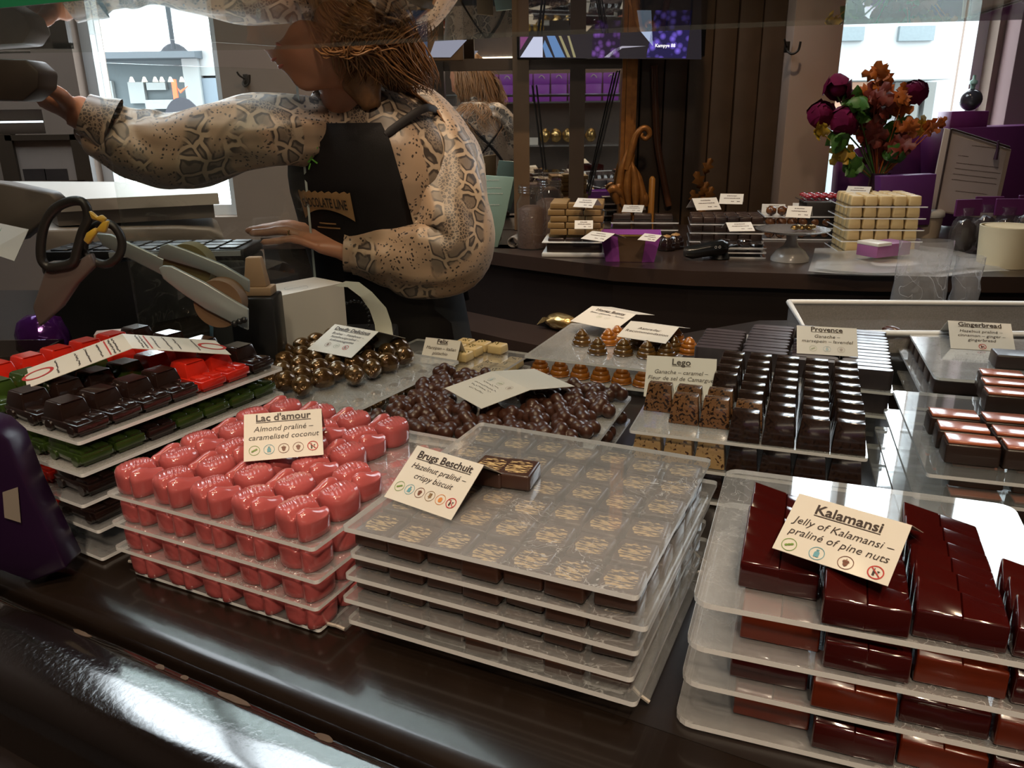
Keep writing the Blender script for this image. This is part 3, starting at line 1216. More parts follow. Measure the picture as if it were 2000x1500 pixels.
# ------------------------------------------------------------------ 6 hazelnut clusters
FG = Frame(at(1234, 774, 1.06) - Vector((math.cos(R(-22)), math.sin(R(-22)), 0)) * .27 - Vector((math.sin(R(22)), math.cos(R(22)), 0)) * .22, -22)
MEK = [proto(f'cluster_{i}', (lambda i=i: cluster_mesh(i)), M_milk, 80) for i in range(4)]
for k in range(2):
    sheet(FG, 0, 0, .27, .22, 1.06 - .0305 * k, f'clear acrylic sheet, {["upper", "lower"][k]} of the two carrying hazelnut clusters', 'sheets of hazelnut clusters', M_frost if k == 0 else M_acr)
n = 0
for k in range(2):
    for r in range(7):
        for c in range(9):
            u, v = .018 + .0296 * c + J(.0035) + (.012 if r % 2 else 0), .018 + .0302 * r + J(.0035)
            if u > .258:
                continue
            if k == 0 and (1.5 < c < 4.2 and 2.5 < r < 5):
                continue
            if k == 1 and not (c >= 7 or r == 0):
                continue
            put(MEK[jit.randrange(4)], 'hazelnut_cluster', FG.p(u, v, 1.06 - .0305 * k + .0003), J(3.1),
                f'milk chocolate hazelnut cluster, {ORD[c]} from the left, {ORD[r]} row back on the {["upper", "lower"][k]} sheet', group='hazelnut clusters')

# ------------------------------------------------------------------ 7 honey hives
FH = Frame(at(1023, 695, 1.045), -24)
ME_h1 = proto('hive_brown', hive_mesh, M_honey, 60)
ME_h2 = proto('hive_amber', hive_mesh, M_amber, 60)
sheet(FH, 0, 0, .2, .22, 1.045, 'frosted acrylic sheet, upper one, carrying brown beehive pralines', 'sheets of beehive pralines', M_frost)
sheet(FH, 0, -.002, .205, .224, 1.0145, 'frosted acrylic sheet, lower one, carrying amber beehive pralines', 'sheets of beehive pralines', M_frost)
hp = [((1136, 673), 0), ((1167, 690), 0), ((1217, 692), 0), ((1263, 697), 0), ((1300, 698), 0), ((1314, 686), 0), ((1188, 672), 1), ((1205, 666), 1), ((1320, 672), 1), ((1243, 680), 0), ((1283, 683), 0), ((1345, 690), 1)]
for i, ((px, py), am) in enumerate(hp):
    p = at(px, py, 1.0452)
    put(ME_h2 if am else ME_h1, 'beehive_praline', (p.x, p.y, 1.0453), J(3),
        f'{"amber" if am else "caramel brown"} beehive praline, {ORD[i] if i < 9 else ["tenth", "eleventh", "twelfth"][i - 9]} of those standing on the upper frosted sheet', group='upper beehives')
for r in range(5):
    for c in range(6):
        if not (r == 0 or c >= 5):
            continue
        put(ME_h2, 'beehive_praline', FH.p(.02 + .033 * c, .018 + .042 * r, 1.0148), J(3),
            f'amber beehive praline, {ORD[c]} from the left in row {["one", "two", "three", "four", "five"][r]} beneath the upper frosted sheet', group='lower beehives')
feet(FH, ((.01, .01), (.17, .01), (.17, .19), (.01, .19)), .0108, 'clear feet lifting the sheets of beehive pralines')

# ------------------------------------------------------------------ 8 tapered bars
FL = Frame(at(1228, 840, 1.075), -20.5)
ME_l = [proto('bar_dark', lego_mesh, M_lego, 30), proto('bar_bronze', lego_mesh, M_lego2, 30), proto('bar_tan', lego_mesh, M_tan, 30)]
for k in range(3):
    sheet(FL, .003 * k * (-1) ** k, -.002 * k, .238, .245, 1.075 - .0345 * k, f'frosted acrylic sheet, {["upper", "second", "lowest"][k]} one carrying tapered speckled bars', 'sheets of tapered bars', M_frost if k == 0 else M_acr)
first = [2, 1, 1, 0, 0, 0, 0]
for c in range(7):
    for r in range(8):
        if r < first[c] or (c == 0 and r > 2) or (c == 1 and r > 2) or (c == 2 and r == 3):
            continue
        br = r - first[c] <= (2 if c < 2 else 1) and c < 4 or c < 3 and r < 4
        if c == 3 and r == 0:
            br = False
        put(ME_l[1] if br else ME_l[0], 'tapered_bar', FL.p(.019 + .0335 * c + J(.0006), .018 + .0302 * r + J(.0006), 1.0753), FL.a + J(.02),
            f'{"bronze speckled" if br else "dark brown"} tapered bar, {nth(c, 7, "left", "right")} column, {ORD[r]} from the front on the upper sheet', group='tapered bars')
for k in (1, 2):
    for c in range(7):
        put(ME_l[2] if (c < 3 and k == 1) or (k == 2 and c < 2) else ME_l[0], 'tapered_bar', FL.p(.019 + .0335 * c, .018, 1.0753 - .0345 * k), FL.a + J(.02),
            f'{"tan speckled" if c < 3 else "dark brown"} tapered bar, {nth(c, 7, "left", "right")} along the front of the {["", "second", "lowest"][k]} sheet', group='lower tapered bars')

# ------------------------------------------------------------------ 9 flat sticks
FP = Frame(at(1745, 768, 1.065) - Vector((math.cos(R(-22)), math.sin(R(-22)), 0)) * .255, -22)
ME_st = proto('stick', stick_mesh, [M_stick, M_sticktop], 40)
for k in range(2):
    sheet(FP, 0, -.003 * k, .255, .225, 1.065 - .031 * k, f'white-edged acrylic sheet, {["upper", "lower"][k]} one carrying dark flat sticks', 'sheets of flat sticks', M_frost)
for k in range(2):
    for c in range(4):
        for r in range(13):
            if k == 0 and ((c == 0 and not 2 <= r < 9) or (c == 1 and (r < 2 or r > 11)) or (c == 2 and r < 1)):
                continue
            if k == 1 and not (r == 0 or c == 3):
                continue
            put(ME_st, 'chocolate_stick', FP.p(.032 + .0632 * c + J(.0015), .013 + .0158 * r + J(.0008), 1.0653 - .031 * k), FP.a + J(.03),
                f'dark flat chocolate stick, {nth(c, 4, "left", "right")} column, {(ORD + ["thirteenth"])[r]} from the front on the {["upper", "lower"][k]} sheet', group='flat sticks')
feet(FP, ((.01, .01), (.22, .01), (.22, .19), (.01, .19)), .0302, 'clear feet lifting the sheets of dark flat sticks')

# ------------------------------------------------------------------ 10 gingerbread blocks
FI = Frame(at(1826, 737, 1.085), -18)
ME_gb = proto('block', lambda: bruges_mesh(.058, .036, .0175), choc('satin_dark_block', (.04, .022, .018), .4, .1, var=.3), 50)
for k in range(4):
    sheet(FI, -.008 * (k > 0) - .004 * k, .006 * k, .24, .22, 1.085 - .0225 * k, f'milky acrylic sheet, {["topmost", "second", "third", "lowest"][k]} in the stack behind the salmon-topped blocks', 'sheets of dark blocks', M_frost if k == 0 else M_acr, r=.008)
for k in range(4):
    for r in range(5):
        for c in range(4):
            if k > 1 and not (c == 0 or r == 0):
                continue
            zz = 1.085 - .0225 * (k + 1) + .0003
            if zz < DECK + .01:
                continue
            put(ME_gb, 'dark_block_praline', FI.p(.030 + .0595 * c, .022 + .043 * r, zz), FI.a + J(.03),
                f'dark block praline, {nth(c, 4, "left", "right")} in row {["one", "two", "three", "four", "five"][r]} of the {["first", "second", "third", "fourth"][k]} covered layer', group='dark blocks')
p = at(1985, 715, 1.0853)
put(ME_gb, 'dark_block_praline', (p.x, p.y, 1.0853), FI.a, 'dark block praline lying bare on the milky top sheet by its card', group='loose dark blocks')
p2 = p + FI.u * .06
put(ME_gb, 'dark_block_praline', (p2.x, p2.y, 1.0853), FI.a + .05, 'dark block praline at the picture edge beside the bare one', group='loose dark blocks')

# ------------------------------------------------------------------ 11 salmon-topped blocks
FO = Frame(at(1810, 925, 1.09), -18)


def salmon_base():
    return bruges_mesh(.046, .0255, .0195)


def salmon_top():
    bm = bmesh.new()
    box(bm, -.0212, .0212, -.0112, .0112, .0194, .0222, .0008, 2)
    return bm


ME_sb, ME_stp = proto('salmon_base', salmon_base, M_dark_b, 50), proto('salmon_top', salmon_top, M_orange, 50)
for k in range(4):
    sheet(FO, -.006 * k, .008 * k, .24, .235, 1.09 - .0262 * k, f'clear acrylic sheet, {["topmost", "second", "third", "lowest"][k]} in the stack of salmon-topped blocks', 'sheets of salmon-topped blocks', M_acr2)
sp = []
for i, (px, py, n) in enumerate(((1893, 905, 3), (1876, 878, 3), (1858, 850, 3), (1965, 805, 2), (1958, 785, 2), (1952, 766, 2))):
    for c in range(n):
        p = at(px, py, 1.09)
        q = p + FO.u * (.0475 * c) + FO.v * .006
        o = put(ME_sb, 'salmon_topped_praline', (q.x, q.y, 1.0903), FO.a + J(.03),
                f'brown block with salmon glaze, {ORD[c]} in the {["front", "second", "third", "fourth", "fifth", "back"][i]} row of the top sheet', group='salmon-topped blocks')
        t_ = bpy.data.objects.new('salmon_glaze', ME_stp)
        link(t_, o)
        t_['label'] = 'salmon pink glazed top'
for k in range(1, 4):
    for c in range(4):
        o = put(ME_sb, 'salmon_topped_praline', FO.p(.05 + .052 * c, .04 + .01 * (k % 2), 1.0903 - .0262 * k), FO.a + J(.04),
                f'brown block with salmon glaze, {ORD[c]} from the left in layer {["", "two", "three", "four"][k]} of its stack', group='lower salmon-topped blocks')
        link(bpy.data.objects.new('salmon_glaze', ME_stp), o)

# ------------------------------------------------------------------ 12 wine-red wedges
FK = Frame(at(1351, 1173, 1.10), -20.5)
ME_w = [proto('wedge_wine', wedge_mesh, M_wine, 30), proto('wedge_rust', wedge_mesh, M_rust, 30)]
for k in range(4):
    sheet(FK, -.002 * k, -.003 * (k % 2), .222, .215, 1.10 - .0314 * k, f'clear acrylic sheet with round corners, {["topmost", "second", "third", "lowest"][k]} in the stack of wine-red wedges',
          'sheets of wine-red wedges', M_acr, r=.012, th=.004)
rows_top = [5, 5, 6, 3]
for k in range(4):
    for c in range(4):
        for r in range(7):
            if k == 0 and r >= rows_top[c]:
                continue
            if k == 1 and r > 6:
                continue
            if k >= 2 and not (r == 0 or c == 0 and r < 3):
                continue
            u = .026 + .0255 + .0515 * c + J(.0005) + .004 * (k % 2)
            v = .0185 + .0207 * r - .006 * (c == 1) - .002 * c + (.016 if c == 0 else 0) + J(.0006)
            if k and c == 0:
                v -= .010
            zz = 1.10 - .0314 * k + .0003
            if zz < DECK:
                continue
            rust = k > 0 and (c + k) % 2 == 1
            put(ME_w[1] if rust else ME_w[0], 'jelly_wedge', FK.p(u, v, zz), FK.a + J(.025),
                f'{"rust brown" if rust else "glossy wine-red"} wedge praline, {nth(c, 4, "left", "right")} column, {ORD[r]} from the front on {["the top sheet", "the second sheet", "the third sheet", "the lowest sheet"][k]}', group='wine-red wedges')
# ------------------------------------------------------------------ tent cards
M_paper = mat('cream_card_paper', (.66, .615, .545), .42, var=.03, nscale=15, coat=.08)
M_ink = mat('dark_brown_ink', (.035, .018, .012), .5, var=.1)
M_ink2 = mat('soft_brown_ink', (.10, .06, .045), .5, var=.1)
INK = {'bean': (.16, .27, .04), 'jar': (.12, .33, .40), 'acorn': (.17, .06, .03), 'nut': (.20, .08, .05), 'wheat': (.22, .12, .03),
       'egg': (.62, .22, .04), 'nogo': (.45, .02, .015), 'leaf': (.22, .26, .18), 'grey': (.3, .3, .28)}


def panel_matrix(bl, br, tl):
    """local x along the lower edge, y up the panel, z towards its front"""
    o = bl
    x = (br - bl).normalized()
    y = (tl - bl)
    y = (y - x * y.dot(x)).normalized()
    z = x.cross(y)
    return Matrix(((x.x, y.x, z.x, o.x), (x.y, y.y, z.y, o.y), (x.z, y.z, z.z, o.z), (0, 0, 0, 1)))


def ring2d(bm, cx, cy_, r, t, m, lift=.0004, n=28):
    vo = [bm.verts.new(m @ Vector((cx + r * math.cos(2 * math.pi * k / n), cy_ + r * math.sin(2 * math.pi * k / n), lift))) for k in range(n)]
    vi = [bm.verts.new(m @ Vector((cx + (r - t) * math.cos(2 * math.pi * k / n), cy_ + (r - t) * math.sin(2 * math.pi * k / n), lift))) for k in range(n)]
    for k in range(n):
        j = (k + 1) % n
        bm.faces.new((vo[k], vo[j], vi[j], vi[k]))


def poly2d(bm, pts, m, lift=.0004, mi=0):
    bm.faces.new([bm.verts.new(m @ Vector((x, y, lift))) for x, y in pts]).material_index = mi


def disc2d(bm, cx, cy_, rx, ry, m, rot=0, lift=.0004, mi=0, n=14):
    c, s = math.cos(rot), math.sin(rot)
    poly2d(bm, [(cx + c * rx * math.cos(2 * math.pi * k / n) - s * ry * math.sin(2 * math.pi * k / n),
                 cy_ + s * rx * math.cos(2 * math.pi * k / n) + c * ry * math.sin(2 * math.pi * k / n)) for k in range(n)], m, lift, mi)


def icon(kind, cx, cy_, r, m, parent, faint=False):
    bm = bmesh.new()
    t = r * (.16 if kind == 'nogo' else .09)
    ring2d(bm, cx, cy_, r, t, m)
    q = lambda *pts: [(cx + x * r, cy_ + y * r) for x, y in pts]
    if kind == 'bean':
        for k in (-1, 0, 1):
            disc2d(bm, cx + k * .33 * r, cy_ + k * .16 * r, .24 * r, .17 * r, m, .45, .0005)
    elif kind == 'jar':
        poly2d(bm, q((-.34, -.55), (.34, -.55), (.34, .12), (.2, .3), (-.2, .3), (-.34, .12)), m)
        poly2d(bm, q((-.18, .38), (.18, .38), (.18, .6), (-.18, .6)), m)
    elif kind in ('acorn', 'nut'):
        poly2d(bm, q((-.36, .02), (-.24, -.42), (0, -.6), (.24, -.42), (.36, .02)), m)
        poly2d(bm, q((-.46, .08), (.46, .08), (.34, .34), (0, .42), (-.34, .34)), m)
        poly2d(bm, q((-.05, .44), (.05, .44), (.05, .62), (-.05, .62)), m)
    elif kind == 'wheat':
        poly2d(bm, q((-.04, -.65), (.04, -.65), (.04, .6), (-.04, .6)), m)
        for k in range(3):
            for s in (-1, 1):
                disc2d(bm, cx + s * .2 * r, cy_ + (-.2 + .3 * k) * r, .2 * r, .1 * r, m, s * .9, .0005)
    elif kind == 'egg':
        disc2d(bm, cx, cy_ - .05 * r, .4 * r, .5 * r, m)
    elif kind == 'leaf':
        poly2d(bm, q((-.5, .45), (-.38, .48), (-.05, -.45), (-.15, -.5)), m)
        disc2d(bm, cx + .22 * r, cy_ + .2 * r, .38 * r, .13 * r, m, .8)
    elif kind == 'nogo':
        poly2d(bm, q((-.62, .52), (-.52, .62), (.62, -.52), (.52, -.62)), m, .0006)
        poly2d(bm, q((-.36, -.55), (-.06, -.55), (-.06, .1), (-.15, .3), (-.15, .55), (-.27, .55), (-.27, .3), (-.36, .1)), m, .0005, 1)
        poly2d(bm, q((.1, .25), (.5, .25), (.3, -.05)), m, .0005, 1)
        poly2d(bm, q((.27, -.05), (.33, -.05), (.33, -.45), (.27, -.45)), m, .0005, 1)
    c = Vector(INK[kind])
    if faint:
        c = c * .5 + Vector((.35, .33, .3))
    mt = mat('icon_ink_' + kind + ('_faint' if faint else ''), tuple(c), .5, var=.05)
    return obj('allergen_icon', bm, [mt, M_ink], parent, 0)


def solve_card(BL, BR, TL, TR, z, zr=None, ratio=.68, lean=1):
    bl, br = at(*BL, z), at(*BR, zr if zr else z)
    u = br - bl
    wd = u.length
    mb = (bl + br) / 2
    Ld = wd * ratio
    d = ray((TL[0] + TR[0]) / 2, (TL[1] + TR[1]) / 2).normalized()
    o = Vector((0, 0, CZ)) - mb
    b, c = o.dot(d), o.length_squared - Ld * Ld
    disc = b * b - c
    t = -b if disc < 0 else -b + lean * math.sqrt(disc)
    p = o + d * t
    x = u.normalized()
    p = (p - x * p.dot(x)).normalized() * Ld
    return bl, br, bl + p, br + p


def tent(name, label, px, z, title, lines, icons, tsize=.0078, lsize=.0058, group='tent cards on the counter', ratio=.68, zr=None, lean=1, back=None,
         faint=False, shear=.22, ty=.82, backtext=False, sp=1.12, spread=.92, squeeze=1.0):
    bl, br, tl, tr = solve_card(*px, z, zr, ratio, lean)
    org = (bl + br) / 2
    up = tl - bl
    hor = Vector((up.x, up.y, 0))
    # the second leaf falls to the other side of the fold
    if back:
        b2l, b2r = at(*back[0], back[2]), at(*back[1], back[2])
    else:
        b2l = tl + Vector((hor.x, hor.y, -up.z)) * .98
        b2r = tr + Vector((hor.x, hor.y, -up.z)) * .98
    S = Matrix.Translation(-org)
    bm = bmesh.new()
    quad(bm, [S @ bl, S @ br, S @ tr, S @ tl], th=.0005)
    quad(bm, [S @ b2r, S @ b2l, S @ tl, S @ tr], th=.0005)
    root = obj(name, bm, M_paper, None, 0, org)
    tag(root, label, 'card', group)
    wd, ht = (br - bl).length, (tl - bl).length

    def fill(m, ic):
        bm = bmesh.new()
        y = ht * ty
        if title:
            # condense long titles to the card
            x0, x1 = text_into(bm, title, tsize, wd / 2, y, m, bold=.00022, sx=squeeze)
            poly2d(bm, [(x0, y - .0016), (x1, y - .0016), (x1, y - .0010), (x0, y - .0010)], m)
            y -= tsize * 1.05
        for s in lines:
            text_into(bm, s, lsize, wd / 2, y, m, shear=shear, sx=squeeze)
            y -= lsize * sp
        tag(obj('lettering', bm, M_ink, root, 0), 'dark brown printed words')
        n = len(ic)
        for i, k in enumerate(ic):
            r = min(.0048, wd * spread / max(n, 4.2) / 2 * .86)
            x = wd / 2 + (i - (n - 1) / 2) * wd * spread / max(n, 4)
            icon(k, x, max(.0062, y - .0018), r, m, root, faint)
    fill(S @ panel_matrix(bl, br, tl), icons)
    if backtext:
        fill(S @ panel_matrix(b2r, b2l, tr), [])
    return root


tent('tent_card', "cream tent card titled Lac d'amour standing on the pink swan pralines",
     ((476, 902), (632, 888), (491, 811), (640, 796)), 1.1118, "Lac d'amour", ['Almond praliné –', 'caramelised coconut'],
     ['bean', 'jar', 'acorn', 'nut', 'nogo'], .0098, .0074, faint=False)
tent('tent_card', 'cream tent card titled Brugs Beschuit on the scratched cover sheet',
     ((750, 970), (881, 1016), (811, 870), (940, 905)), 1.1003, 'Brugs Beschuit', ['Hazelnut praliné –', 'crispy biscuit'],
     ['bean', 'jar', 'acorn', 'wheat', 'egg', 'nogo'], .0098, .0078, ratio=.74, ty=.80)
tent('tent_card', 'large white tent card titled Kalamansi lying on the wine-red wedges',
     ((1508, 1070), (1734, 1145), (1561, 968), (1780, 1021)), 1.1325, 'Kalamansi', ['Jelly of Kalamansi –', 'praliné of pine nuts'],
     ['bean', 'jar', 'acorn', 'nogo'], .0105, .0079, ratio=.66, ty=.74, spread=1.0)
tent('tent_card', 'cream tent card titled Deadly Delicious resting on the bronze skulls',
     ((600, 682), (686, 699), (634, 633), (722, 645)), 1.0935, 'Deadly Delicious', ['Bosbes – framboos –', 'hazelnootpraliné –', 'kokosnougatine'],
     ['acorn', 'leaf', 'nogo'], .0096, .0070, ty=.82, ratio=.74, faint=False, sp=1.02, spread=.8)
tent('tent_card', 'cream tent card with a Marzipan and Italian pistachio line before the white squares',
     ((820, 708), (889, 716), (829, 660), (907, 665)), 1.0412, 'Felix', ['Marzipan – Italian', 'pistachio'], [], .0098, .0072, ratio=.68)
rc = tent('tent_card', 'white tent card with handwritten notes tilted over the hazelnut clusters',
          ((868, 758), (940, 798), (931, 717), (1003, 752)), 1.086, '', [], ['jar', 'bean', 'acorn'], ratio=.78, faint=True)
tent('tent_card', 'cream tent card titled Honey Bunny at the back corner of the beehive sheet',
     ((1114, 627), (1201, 645), (1149, 597), (1233, 612)), 1.066, 'Honey Bunny', ['Bitter ganache – honey'], ['bean', 'leaf'], .0105, .0072, ratio=.74, spread=.7, faint=True, zr=1.064)
tent('tent_card', 'cream tent card reading Aanrader Recommendation among the beehive pralines',
     ((1204, 657), (1300, 671), (1222, 626), (1317, 638)), 1.071, '', ['Aanrader', 'Recommendation'], [], .01, .0100, ratio=.66, ty=.58, shear=.12)
tent('tent_card', 'cream tent card naming a caramel and sea-salt ganache behind the bronze tapered bars',
     ((1257, 774), (1396, 783), (1273, 694), (1407, 703)), 1.0757, 'Lego', ['Ganache – caramel –', 'Fleur de sel de Camargue'], ['bean', 'jar', 'nogo'], .0118, .0075, ratio=.66, spread=.9, ty=.80)
tent('tent_card', 'cream tent card titled Provence standing on the dark flat sticks',
     ((1556, 690), (1676, 697), (1556, 637), (1673, 640)), 1.0915, 'Provence', ['Ganache –', 'marsepein – lavendel'], ['bean', 'jar', 'acorn'], .0108, .0076, ratio=.64, faint=True)
tent('tent_card', 'tan tent card titled Gingerbread on the milky sheet at the right',
     ((1857, 680), (1984, 688), (1852, 628), (1982, 631)), 1.0855, 'Gingerbread', ['Hazelnut praliné –', 'cinnamon – ginger –', 'gingerbread'], ['nogo'], .0108, .0072, ratio=.66)
cc = tent('tent_card', 'white tent card set sideways on the chocolate cars, its print running up the fold',
          ((46, 723), (53, 758), (120, 655), (128, 681)), 1.152, '', [], [], ratio=1.45)
# scribbled and unreadable small print as short strokes
def strokes(root, m, rows, mt, wob=.0006, seed=1, w_=.0005):
    rnd = random.Random(seed)
    bm = bmesh.new()
    for (x0, x1, y) in rows:
        x = x0
        while x < x1:
            l = rnd.uniform(.0012, .0034)
            y0, y1 = y + rnd.uniform(-wob, wob), y + rnd.uniform(-wob, wob)
            d = Vector((l, y1 - y0)).normalized()
            nx_, ny = -d.y * w_, d.x * w_
            poly2d(bm, [(x + nx_, y0 + ny), (x - nx_, y0 - ny), (x + l - nx_, y1 - ny), (x + l + nx_, y1 + ny)], m)
            x += l + rnd.uniform(.0002, .0012)
    return tag(obj('lettering', bm, mt, root, 0), 'unreadable small writing')


def face_matrix(root, i=0):
    """panel frame of a card's front leaf, in its own space"""
    v = [x.co.copy() for x in root.data.vertices]
    return panel_matrix(v[4 + 8 * i], v[5 + 8 * i], v[7 + 8 * i])


strokes(rc, face_matrix(rc), [(.020, .052, .044), (.012, .060, .037), (.014, .056, .031), (.02, .05, .024)], M_ink, .0016, 2, .0003)
fm = face_matrix(cc)
for i in (0, 1):
    fm = face_matrix(cc, i)
    v = [x.co for x in cc.data.vertices]
    wd = (v[5 + 8 * i] - v[4 + 8 * i]).length
    ht = (v[7 + 8 * i] - v[4 + 8 * i]).length
    strokes(cc, fm, [(.005, wd - .005, ht * .88), (.005, wd - .005, ht * .84), (.008, wd - .008, ht * .72), (.006, wd - .006, ht * .60), (.010, wd - .01, ht * .50), (.01, wd - .012, ht * .3)], M_ink, .001, 4 + i, .0006)
    bm = bmesh.new()
    poly2d(bm, [(.004, ht * .79), (wd - .004, ht * .79), (wd - .004, ht * .805), (.004, ht * .805)], fm)
    ring2d(bm, wd * .5, ht * .12, wd * .22, wd * .05, fm)
    obj('underline', bm, mat('icon_ink_nogo', INK['nogo']), cc, 0)
# ------------------------------------------------------------------ things behind the stacks on the serving side
M_white_pl = mat('off_white_plastic', (.60, .58, .54), .45, var=.06)
M_grey_pl = mat('warm_grey_plastic', (.28, .25, .22), .45, var=.1)
M_black = mat('black_plastic', (.012, .012, .013), .35, var=.2)
M_carton = mat('white_carton', (.72, .69, .67), .6, var=.05, nscale=12)
M_steelgrey = mat('grey_metal_plate', (.34, .38, .38), .32, .35, var=.15, nscale=25)
M_smoky = clear('smoky_acrylic', haze=.02, scratch=.10, tint=(.62, .57, .52), hazecol=(.35, .3, .26))


def plateY(bm, px, Y, th, mi=0, org=Vector((0, 0, 0))):
    """upright plate from picture outline at distance Y with thickness th going back"""
    f = [atY(x, y, Y) - org for x, y in px]
    b = [p + Vector((0, th, 0)) for p in f]
    va, vb = [bm.verts.new(p) for p in f], [bm.verts.new(p) for p in b]
    n = len(va)
    fs = [bm.faces.new(va), bm.faces.new(vb[::-1])]
    for i in range(n):
        j = (i + 1) % n
        fs.append(bm.faces.new((va[i], vb[i], vb[j], va[j])))
    for q in fs:
        q.material_index = mi
    bmesh.ops.recalc_face_normals(bm, faces=fs)


def prismz(bm, px, ztop, z0, z1, org, mi=0, inset=0.0):
    """upright block whose plan comes from picture corners lying at height ztop"""
    p = [at(x, y, ztop) for x, y in px]
    c = sum(p, Vector()) / len(p)
    ol = [(q.x + (c.x - q.x) * inset - org.x, q.y + (c.y - q.y) * inset - org.y) for q in p]
    a = sum(ol[i][0] * ol[(i + 1) % len(ol)][1] - ol[(i + 1) % len(ol)][0] * ol[i][1] for i in range(len(ol)))
    if a < 0:
        ol = ol[::-1]
    prism(bm, ol, z0 - org.z, z1 - org.z, mi=mi)


def bevel_all(bm, off, seg=2):
    es = [e for e in bm.edges if len(e.link_faces) == 2 and e.calc_face_angle(0) > .6]
    bmesh.ops.bevel(bm, geom=es, offset=off, segments=seg, affect='EDGES', profile=.5)


# weighing scale
ZT = 1.27
o0 = at(280, 400, ZT)
o0.z = DECK
sc_px = [(95, 392), (426, 377), (418, 356), (20, 354)]
root = thing('weighing_scale', 'big off-white weighing scale with a flat square plate, below the outstretched arm', 'scale', o0)
bm = bmesh.new()
prismz(bm, sc_px, ZT, ZT - .02, ZT, o0)
bevel_all(bm, .004)
obj('weighing_plate', bm, M_white_pl, root)
bm = bmesh.new()
prismz(bm, sc_px, ZT, ZT - .045, ZT - .0205, o0, inset=.06)
obj('load_frame', bm, M_grey_pl, root)
bm = bmesh.new()
bx = [at(*q, ZT) for q in sc_px]
uu = (bx[1] - bx[0]).normalized()
lv = Vector((-uu.y, uu.x, 0))
Lx = (bx[1] - bx[0]).length + .03
rings = []
for k in range(13):
    a = math.pi * k / 12
    rings.append((math.cos(a), math.sin(a)))
ol = []
for s, h in ((0, .01), (.12, 0), (.8, 0), (.93, .012), (1, .03)):
    ol.append((s, h))
prof = [(0, -.125), (.80, -.125), (.93, -.112), (1.0, -.085), (1.0, -.075), (.93, -.062), (.75, -.055), (0, -.0455)]
a_ = [bm.verts.new(bx[0] - uu * .03 + uu * (x * Lx) + Vector((0, 0, z)) - lv * .01 - o0) for x, z in prof]
b_ = [bm.verts.new(v.co + lv * .24) for v in a_]
bm.faces.new(a_)
bm.faces.new(b_[::-1])
for i in range(len(a_)):
    j = (i + 1) % len(a_)
    bm.faces.new((a_[i], b_[i], b_[j], a_[j]))
bmesh.ops.recalc_face_normals(bm, faces=bm.faces)
bevel_all(bm, .005)
obj('scale_body', bm, M_grey_pl, root, 50)
bm = bmesh.new()
m_ = (bx[0] + bx[1]) / 2 + lv * .1 - o0
for dx in (-.1, .1):
    box(bm, -.03, .03, -.05, .05, .001, ZT - .124 - DECK, .004, 2, Matrix.Translation(m_.xy.to_3d() + uu * dx))
obj('scale_foot', bm, M_black, root)
bm = bmesh.new()
plateY(bm, [(-60, 352), (5, 357), (98, 377), (113, 391), (100, 420), (40, 470), (-60, 480)], 1.22, .03, org=o0)
bevel_all(bm, .004)
obj('display_head', bm, mat('dim_brown_plastic', (.16, .135, .115), .5, var=.15), root, 50)

# price label hanging at the far left
o1 = atY(25, 470, 1.15)
bm = bmesh.new()
q = [atY(-25, 492, 1.15), atY(28, 510, 1.15), atY(56, 448, 1.18), atY(0, 436, 1.18)]
quad(bm, [p - o1 for p in q], th=.001)
lab = obj('price_label', bm, M_paper, None, 0, o1)
tag(lab, 'white printed price label with a green corner, in front of the scale', 'label')
strokes(lab, panel_matrix(q[0] - o1, q[1] - o1, q[3] - o1), [(.004, .036, .034), (.004, .030, .028), (.006, .034, .020), (.005, .032, .012)], M_ink, .001, 9, .0006)
bm = bmesh.new()
poly2d(bm, [(.0, .036), (.010, .036), (.008, .046), (.0, .046)], panel_matrix(q[0] - o1, q[1] - o1, q[3] - o1))
obj('green_corner', bm, mat('label_green', (.03, .25, .12), .5), lab, 0)

# till with a flat black key panel
root = thing('cash_register', 'low black cash register with a flat key panel under the ringed hand', 'cash register', (-.575, 1.29, DECK))
bm = bmesh.new()
box(bm, -.16, .16, -.05, .05, .0005, .19, .006)
obj('housing', bm, M_black, root)
bm = bmesh.new()
box(bm, -.158, .16, -.05, .05, .1905, .206, .003)
obj('key_panel', bm, mat('slate_keypad', (.012, .013, .015), .35, var=.3), root)
bm = bmesh.new()
for r in range(3):
    for c in range(9):
        box(bm, -.145 + .033 * c, -.117 + .033 * c, -.044 + .03 * r, -.020 + .03 * r, .206, .2085, .001, 1)
obj('keys', bm, mat('dark_keys', (.009, .009, .010), .3, var=.2), root)
bm = bmesh.new()
box(bm, -.05, .155, -.053, -.0505, .196, .204)
obj('edge_strip', bm, mat('light_metal_strip', (.6, .65, .66), .3, .6), root)

# shears standing in a smoky holder
YS = .93
o2 = atY(150, 600, YS)
root = thing('scissors', 'large black-handled shears standing upright, tied with a yellow ribbon', 'scissors', o2)


def loop_px(pts, Y, rad, name, m, parent, org, closed=True, seg=8, sub=6, flat=1.0):
    P = [atY(x, y, Y) - org for x, y in pts]
    n = len(P)
    out = []
    for i in range(n if closed else n - 1):
        p0, p1, p2, p3 = (P[(i + k - 1) % n] if closed else P[min(max(i + k - 1, 0), n - 1)] for k in range(4))
        for s in range(sub):
            t = s / sub
            out.append(.5 * ((2 * p1) + (p2 - p0) * t + (2 * p0 - 5 * p1 + 4 * p2 - p3) * t * t + (3 * p1 - p0 - 3 * p2 + p3) * t ** 3))
    bm = bmesh.new()
    if closed:
        out += [out[0], out[1]]
    else:
        out.append(P[-1])
    tube(bm, out, rad, seg, flat=flat, up=(0, 1, 0))
    return obj(name, bm, m, parent, 60)


